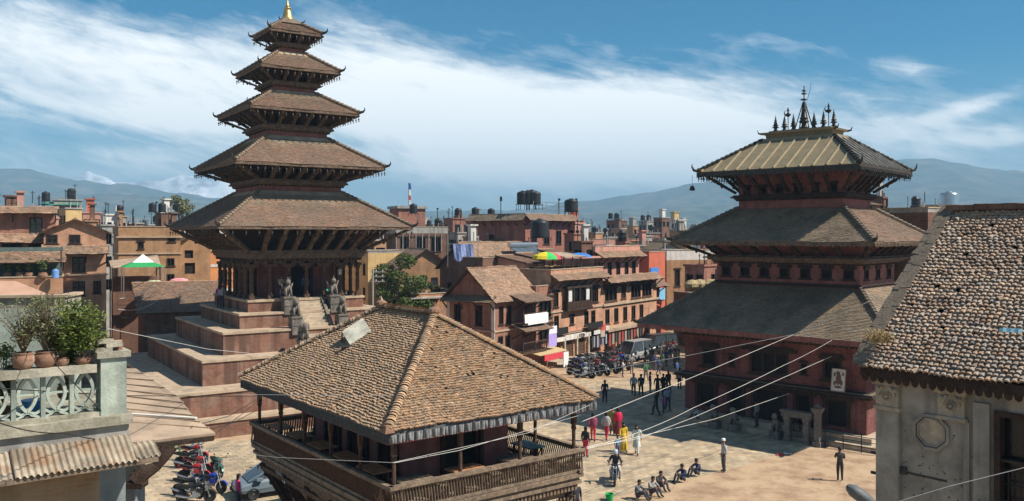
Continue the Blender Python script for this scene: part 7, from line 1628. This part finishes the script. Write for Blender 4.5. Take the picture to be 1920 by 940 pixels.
def body_mesh(pose):
    P=POSES[pose]; idx={n:i for i,n in enumerate(JN)}
    me=bpy.data.meshes.new('skeleton'); me.from_pydata([P[n] for n in JN],[(idx[a],idx[b]) for a,b in EDG],[])
    o=bpy.data.objects.new('skeleton',me); COL.objects.link(o); md=o.modifiers.new('skin','SKIN'); md.branch_smoothing=0.6; md.use_smooth_shade=True
    for n,i in idx.items():
        r=tuple(q*(1.0 if n.startswith('head') or n.endswith(('han','wri','neck')) else 1.14) for q in RAD[n.split('_')[-1]]); sv=me.skin_vertices[0].data[i]; sv.radius=r; sv.use_root=(n=='pelvis')
    sb=o.modifiers.new('sub','SUBSURF'); sb.levels=2; sb.render_levels=2
    dg=bpy.context.evaluated_depsgraph_get(); bm=bpy.data.meshes.new_from_object(o.evaluated_get(dg)); bpy.data.objects.remove(o)
    co=[v.co.copy() for v in bm.vertices]; segs=[(Vector(P[a]),Vector(P[b]),a,b) for a,b in EDG]
    def reg(c):
        best=None
        for a,b,na,nb in segs:
            d=b-a; f=max(0,min(1,(c-a).dot(d)/d.length_squared)); q=(c-(a+d*f)).length-0.6*RAD[na.split('_')[-1]][0]
            if best is None or q<best[0]: best=(q,na,nb,f)
        na,nb,f=best[1:]
        if nb in('headb','headt') or (nb=='neck' and f>0.8): return 0
        if nb.endswith('han'): return 0
        if nb.endswith('wri'): return 1 if f<0.75 else 0
        if nb.endswith('toe') or (nb.endswith('ank') and f>0.9): return 3
        if nb.endswith(('kne','ank','hip')) or (nb=='spine' and f<0.15): return 2
        return 1
    V=[tuple(c) for c in co]; F=[tuple(p.vertices) for p in bm.polygons]; MI=[reg(p.center) for p in bm.polygons]
    x=MB(); 
    hb=Vector(P['headb']); ht=Vector(P['headt']); up=(ht-hb).normalized(); fw=Vector((0,-1,0)); fw=(fw-up*fw.dot(up)).normalized(); rt=fw.cross(up); hc=(hb+ht)/2
    x.tube([hc+fw*.085+up*.01,hc+fw*.115-up*.02],[.014,.018],6,0); x.beam(hc+fw*.088-up*.055-rt*.025,hc+fw*.088-up*.055+rt*.025,.012,.01,1)
    for s in(-1,1): x.ball(hc+fw*.085+rt*.033*s+up*.005,.008,6,4); x.ball(hc+rt*.088*s,.026,6,0,1.3,.5,.9)
    for s in('l_','r_'):
        w=Vector(P[s+'wri']); h=Vector(P[s+'han']); d=(h-w).normalized(); sd=1 if s=='l_' else -1; ax=d.cross(Vector((sd,0,0.2))).normalized(); nn=ax.cross(d).normalized()
        for k,(off,l) in enumerate(((-.026,.07),(-.009,.08),(.009,.076),(.025,.06))):
            a=h+d*.012+ax*off; x.tube([a,a+d*l*.55+nn*.004,a+d*l*.9+nn*.022],[.0095,.009,.007],5,0)
        a=w.lerp(h,.45)+ax*-.03; x.tube([a,a-ax*.03+d*.03,a-ax*.03+d*.06],[.012,.011,.008],5,0)
    n0=len(V); V+=x.v; F+=[tuple(i+n0 for i in f) for f in x.f]; MI+=x.m
    out=bpy.data.meshes.new('person'); out.from_pydata(V,[],F)
    for m_ in (skin,cloth(.3,.3,.3),cloth(.06,.06,.08),rubber,hair): out.materials.append(m_)
    out.polygons.foreach_set('material_index',MI); out.polygons.foreach_set('use_smooth',[True]*len(F)); out.update(); uvmap(out)
    return out,(hc,up,fw,rt)
BODY={k:body_mesh(k) for k in POSES}
def cap_mesh(name,hc,up,fw,rt,kind):
    m=MB(); n=12; V=[]; 
    if kind=='hair': rings=[(0.02,.118),(.07,.10),(.098,.06),(.106,.0),(.09,-.045)]
    elif kind=='long': rings=[(0.02,.118),(.075,.1),(.102,.06),(.11,.0),(.105,-.08),(.09,-.2),(.05,-.28)]
    elif kind=='helmet': rings=[(0.03,.14),(.09,.125),(.13,.07),(.14,.0),(.13,-.08)]
    else: rings=[(0.02,.16),(.085,.155),(.1,.12),(.108,.05)]
    for r,z in rings:
        for k in range(n):
            a=6.283*k/n; sx,sy=math.cos(a),math.sin(a); q=hc+rt*r*sx*1.0+fw*(r*sy*1.05)+up*z
            if kind in('hair','long') and sy>0.25 and z<.07: q=q-fw*(0.055*min(1,(0.09-z)/.09)+(.05 if z<0 else 0))
            if kind=='long' and z<-.03: q=hc+rt*r*sx+fw*min(r*sy*1.05,-.035)+up*z
            V.append(q)
    m.add(V,[(i*n+k,i*n+(k+1)%n,(i+1)*n+(k+1)%n,(i+1)*n+k)[::-1] for i in range(len(rings)-1) for k in range(n)]+[tuple(range(n))]); return m
HATS={}
def person(pose,p,rz,shirt,trous,label,group=None,hat='hair',hatmat=None,scale=1.0,skirt=None,bag=None,shawl=None):
    me,fr=BODY[pose]; o=bpy.data.objects.new('person',me); COL.objects.link(o); o.location=p; o.rotation_euler=(0,0,rz); o.scale=(scale,)*3; tag(o,label,'person',group)
    for i,m_ in ((1,shirt),(2,trous)): o.material_slots[i].link='OBJECT'; o.material_slots[i].material=m_
    key=(pose,hat)
    if key not in HATS:
        h=obj('hair' if hat in('hair','long') else hat,cap_mesh(hat,*fr,hat),hair,None,True); HATS[key]=h.data; bpy.data.objects.remove(h)
    h=bpy.data.objects.new('hair' if hat in('hair','long') else hat,HATS[key]); COL.objects.link(h); h.parent=o
    if hatmat: h.material_slots[0].link='OBJECT'; h.material_slots[0].material=hatmat
    if skirt is not None:
        m=MB(); bot=0.12 if skirt[1]=='long' else 0.45
        m.lathe([(.15,1.08),(.17,.98),(.19,.85),(.22,.6),(.25,bot+.05),(.24,bot)],(0,0,0),14,0,1,.8); obj('skirt',m,skirt[0],o,True)
    if shawl is not None:
        m=MB(); m.lathe([(.08,1.5),(.17,1.45),(.225,1.36),(.235,1.15),(.225,.95),(.2,.9)],(0,0.01,0),12,0,1,.62); obj('shawl',m,shawl,o,True)
    if bag is not None:
        m=MB(); m.box(-.15,.15,.11,.27,1.02,1.42); m.box(-.11,.11,.27,.32,1.05,1.25); obj('backpack',m,bag,o)
    return o
C=cloth
def at(u,v,z=GZ): p=gp(u,v,z); return p
D=R
person('stand',at(1357,885),D(-80),C(.42,.42,.42),C(.1,.095,.09),'man in a white cap and grey vest standing alone in the sun','' or None,'cap',C(.75,.75,.72))
person('phone',at(1575,902),D(170),C(.06,.055,.055),C(.045,.045,.05),'man in dark jacket seen from behind raising a phone')
for u,v,rz,s_,l in ((1197,936,60,C(.12,.14,.16),'man in dark grey shirt sitting on the paving at the end of the row'),(1223,929,40,C(.34,.32,.3),'man in pale grey shirt sitting between two others'),(1238,918,30,C(.07,.065,.06),'man in black sitting behind the pale grey shirt'),(1280,904,-60,C(.03,.04,.1),'man in navy sitting with folded arms on the ground'),(1307,893,-70,C(.045,.05,.1),'man in navy leaning back on the ground beside the other navy one')):
    person('sit',at(u,v),D(rz),s_,C(.06,.06,.075),l)
person('walk',at(1194,853),D(-20),C(.5,.55,.5),C(.7,.7,.68),'woman in pale green kurta and white trousers walking',hat='long',shawl=None,skirt=(C(.45,.52,.47),'short'))
person('walk',at(1169,848),D(10),C(.6,.4,.04),C(.6,.4,.04),'woman in a bright yellow sari walking',hat='long',skirt=(C(.62,.42,.05),'long'))
person('stand',at(1159,817),D(180),C(.55,.03,.07),C(.5,.05,.08),'woman in a vivid red shawl seen from behind',hat='long',skirt=(C(.2,.03,.05),'long'),shawl=C(.6,.03,.08))
person('stand',at(1148,815),D(160),C(.25,.25,.06),C(.2,.15,.05),'person in olive green beside the red shawl',hat='hair')
person('walk',at(1137,826),D(150),C(.45,.4,.38),C(.45,.05,.08),'woman in grey shawl and red trousers',hat='long',shawl=C(.4,.37,.36))
person('walk',at(1112,828),D(170),C(.3,.06,.1),C(.5,.04,.06),'woman in checked maroon shawl and red trousers',hat='long',shawl=C(.25,.06,.1))
person('stand',at(1098,857),D(140),C(.03,.03,.035),C(.5,.04,.07),'woman in black top and red trousers by the pavilion rail',hat='long')
person('stand',at(1158,858),D(20),C(.1,.2,.3),C(.12,.1,.15),'child in blue beside the yellow sari',scale=0.72)
p=at(1154,905); place_bike(Vector((p.x,p.y,GZ)),R(-100),blk_,'black motorbike carrying a rider in white trousers',None).rotation_euler=(0,0,R(-100))
person('ride',Vector((p.x,p.y,GZ-0.03)),R(-10),C(.05,.05,.055),C(.45,.45,.43),'rider in dark jacket and pale helmet on the black motorbike',hat='helmet',hatmat=paint(.4,.45,.5))
person('walk',at(1134,756),D(0),C(.03,.03,.03),C(.03,.025,.03),'man all in black walking alone past the sunlit patch')
person('walk',at(1188,743),D(175),C(.32,.36,.42),C(.05,.05,.06),'hiker with pale blue backpack and red cap',hat='cap',hatmat=C(.4,.1,.05),bag=C(.35,.4,.48))
person('walk',at(1202,743),D(180),C(.03,.1,.08),C(.04,.05,.07),'hiker in teal carrying a dark backpack',bag=C(.03,.08,.07))
grpS=[(1219,738,'man in dark top and pale trousers in the shaded crowd',C(.05,.05,.05),C(.35,.33,.3)),(1233,744,'man in black coat in the shaded crowd',C(.03,.03,.03),C(.03,.03,.04)),(1244,742,'tall man in black in the shaded crowd',C(.025,.025,.03),C(.03,.03,.03)),(1253,735,'person in a pink hat in the shaded crowd',C(.04,.04,.05),C(.05,.05,.06)),(1274,730,'person in white shirt and red vest in the shaded crowd',C(.4,.38,.4),C(.05,.04,.04)),(1230,780,'crouched person in dark clothes by the temple step',C(.04,.04,.04),C(.04,.04,.05)),(1244,776,'child in a purple jacket by the temple step',C(.3,.03,.3),C(.05,.05,.15)),(1252,770,'person in pale blue jacket by the temple step',C(.3,.35,.5),C(.05,.05,.1))]
for j,(u,v,l,a,b) in enumerate(grpS): person('walk' if j%2 else 'stand',at(u,v),D(rng.uniform(0,360)),a,b,l,scale=0.75 if 'child' in l else 1.0,hat='cap' if 'hat' in l else 'hair',hatmat=C(.45,.1,.15) if 'hat' in l else None)
cols=[('black',(.05,.05,.05)),('blue',(.06,.11,.28)),('grey',(.28,.28,.28)),('white',(.65,.65,.65)),('red',(.4,.05,.05)),('tan',(.3,.22,.14)),('green',(.08,.2,.1))]
for j in range(26):
    u=rng.uniform(1165,1300); v=rng.uniform(664,715); q=at(u,v); n_,c_=cols[j%7]
    if u<1215 and 655<v<685: u+=50; q=at(u,v)
    person(['walk','stand','phone'][j%3],q,D(rng.uniform(0,360)),C(*c_),C(.08,.08,.11) if j%2 else C(.16,.15,.16),'person in %s top in the crowd under the temple eave'%n_,'crowd beside the gilded temple',hat='long' if j%4==0 else 'hair',scale=rng.uniform(.92,1.03))
# on the pagoda plinth
def N1(x,y,z): c,s=math.cos(NT),math.sin(NT); return Vector((NX+c*x-s*y,NY+s*x+c*y,z))
person('phone',N1(-2.0,-4.25,7.86),D(60),C(.38,.32,.22),C(.03,.03,.05),'woman in tan top and shorts standing between the pagoda columns',hat='long')
person('stand',N1(-1.35,-4.3,7.86),D(90),C(.5,.5,.52),C(.4,.4,.4),'man in white standing by the griffin on the pagoda steps')
person('stand',N1(0.1,-3.6,7.86),D(10),C(.1,.14,.25),C(.04,.04,.06),'person in blue in the shaded pagoda doorway')
person('sit',N1(1.75,-4.2,7.86),D(40),C(.1,.45,.28),C(.1,.1,.12),'man in a green shirt sitting beside the right griffin')
person('stand',N1(-5.1,0.6,7.0),D(200),C(.3,.05,.25),C(.03,.03,.05),'woman in magenta on the left ledge of the pagoda',hat='long')
person('stand',N1(-5.05,0.1,7.0),D(190),C(.3,.32,.35),C(.04,.04,.06),'man with grey backpack on the left ledge of the pagoda',bag=C(.3,.3,.3))
# near the lean-to and pavilion
person('walk',at(367,843),D(90),C(.1,.12,.2),C(.15,.3,.5),'person in blue jeans walking beside the parked motorbikes')
person('walk',at(330,852),D(60),C(.5,.05,.05),C(.05,.2,.06),'person in red and green behind the lean-to strut')
person('stand',at(447,960),D(120),C(.6,.05,.15),C(.05,.05,.06),'person in bright pink by the hatchback bonnet',hat='long')
person('walk',at(517,880),D(90),C(.45,.3,.3),C(.3,.25,.25),'person in pale pink behind the hatchback roof',hat='long')
person('stand',at(1080,975),D(20),C(.04,.04,.05),C(.04,.04,.05),'dark-haired person at the foot of the pavilion')
person('sit',B2(-6.75,4.3,0.35),D(240),C(.4,.4,.4),C(.1,.1,.1),'old person in pale grey sitting on the temple step')
person('stand',B2(-6.2,0.4,0.36),D(230),C(.2,.2,.22),C(.05,.05,.06),'person in grey standing in the temple doorway shade')
for j,(u,v,Y) in enumerate(((238,575,78),(262,590,77),(250,600,76))):
    q=px(u,v,Y); q.z=GZ; person('walk',Vector((q.x,Y,GZ)),D(rng.uniform(0,360)),C(*cols[j][1]),C(.05,.05,.06),'person in the narrow lane beside the low tiled house','people in the narrow lane')
b=MB(); b.lathe([(0.14,0),(0.16,0.02),(0.2,0.3),(0.215,0.31),(0.18,0.31),(0.15,0.05)],(0,0,0),14); o=obj('bucket',b,cloth(0.02,0.4,0.1)); o.location=at(1143,938); tag(o,'bright green plastic tub on the paving','bucket')
for (u,v,c_,l) in ((1463,853,(.55,.05,.06),'crumpled red cloth dropped at the edge of the shade'),(1480,851,(.7,.68,.66),'crumpled white cloth dropped at the edge of the shade')):
    b=MB(); 
    for k in range(5): b.ball((rng.uniform(-.25,.25),rng.uniform(-.12,.12),0.03),rng.uniform(.08,.16),6,0,.35)
    o=obj('dropped_cloth',b,C(*c_)); o.location=at(u,v); tag(o,l,'cloth')
# ================================================================ overhead wires and poles
def wire(pts,label,mat,r=0.009,sag=0.0,group=None):
    P=[px(*q) for q in pts]; Q=[]
    for a,b in zip(P[:-1],P[1:]):
        for k in range(8): f=k/8; Q.append(a.lerp(b,f)-Vector((0,0,sag*4*f*(1-f))))
    Q.append(P[-1]); o0=Q[0].copy(); m=MB(); m.tube([q-o0 for q in Q],r,5); o=obj('cable',m,mat); o.location=o0; tag(o,label,'cable',group)
wire([(1040,711,30.2),(1300,665,26),(1495,626,21),(1650,556,17.3)],'pale cable rising from the square to the steep tiled roof verge',wire_pale,0.008)
wire([(1088,792,30.2),(1300,707,40),(1490,627,49.3)],'pale cable meeting the roof-verge cable above the temple eave',wire_pale,0.0105)
wire([(1100,838,30.3),(1200,810,36),(1300,765,41),(1470,685,46.5),(1560,638,47.6)],'pale slack cable in front of the temple door ledge',wire_pale,0.0105,0.05)
wire([(1100,840,30.3),(1200,822,36),(1300,783,41),(1560,668,49.8)],'pale straight cable below the slack one',wire_pale,0.0105)
wire([(1100,842,30.3),(1210,816,37),(1340,786,44),(1480,738,51.3)],'lowest pale cable ending at the temple ledge',wire_pale,0.0105)
wire([(1670,945,13),(1780,912,12.5),(1925,876,12)],'pale cable across the stucco wall foot',wire_pale,0.005)
wire([(380,842,30),(520,858,24),(740,868,20),(860,845,22),(1090,778,30)],'pale cable strung in front of the pavilion deck',wire_pale,0.0055)
wire([(440,740,30),(735,742,22)],'thin pale cable at the pavilion eaves corner',wire_pale,0.007)
wire([(735,868,20.3),(990,812,23),(1105,760,26)],'second pale cable along the pavilion railing',wire_pale,0.005)
wire([(200,616,24),(390,655,30),(560,672,38),(800,652,44)],'pale cable crossing before the pagoda plinth',wire_pale,0.008)
wire([(-10,728,11.5),(220,742,14),(490,744,26)],'dark cable crossing the pierced balustrade',wire_dark,0.008)
wire([(-10,790,10.5),(120,812,12),(280,830,14),(400,815,18),(490,745,30)],'dark cable looping over the corrugated awning',wire_dark,0.008,0.05)
wire([(360,800,17),(430,780,24),(480,750,30)],'dark cable from the lean-to to the pavilion corner',wire_dark,0.010)
wire([(360,815,17),(440,792,24),(480,770,30)],'dark cable below the one to the pavilion corner',wire_dark,0.010)
wire([(40,560,13),(110,690,11.5),(190,770,11)],'dark cable drooping over the balcony plants',wire_dark,0.006)
for k,(a,b) in enumerate((((230,545),(300,500)),((225,560),(300,520)),((220,572),(295,545)),((222,580),(300,560)),((228,595),(290,575)))):
    wire([(a[0],a[1],60),(b[0],b[1],72)],'cable tangled above the narrow lane by the low tiled house',wire_pale if k%2 else wire_dark,0.02,0.4,'cables above the narrow lane')
g=thing('utility_pole','grey utility pole with three wired crossarms beside the pagoda','utility pole',Vector((px(699,560,80).x,80,0)),R(10))
zt_=px(0,505,80).z; m=MB(); m.tube([(0,0,0),(0,0,zt_)],[0.12,0.08],8); obj('pole',m,concrete,g)
for k in range(3): m=MB(); m.box(-0.2,1.1,-0.05,0.05,zt_-0.3-k*0.45,zt_-0.2-k*0.45); obj('crossarm',m,steel,g)
for k in range(3):
    for x in (0.3,0.9): m=MB(); m.lathe([(0.04,0),(0.06,0.05),(0.03,0.12)],(x,0,zt_-0.2-k*0.45),6); obj('insulator',m,plaster_white,g)
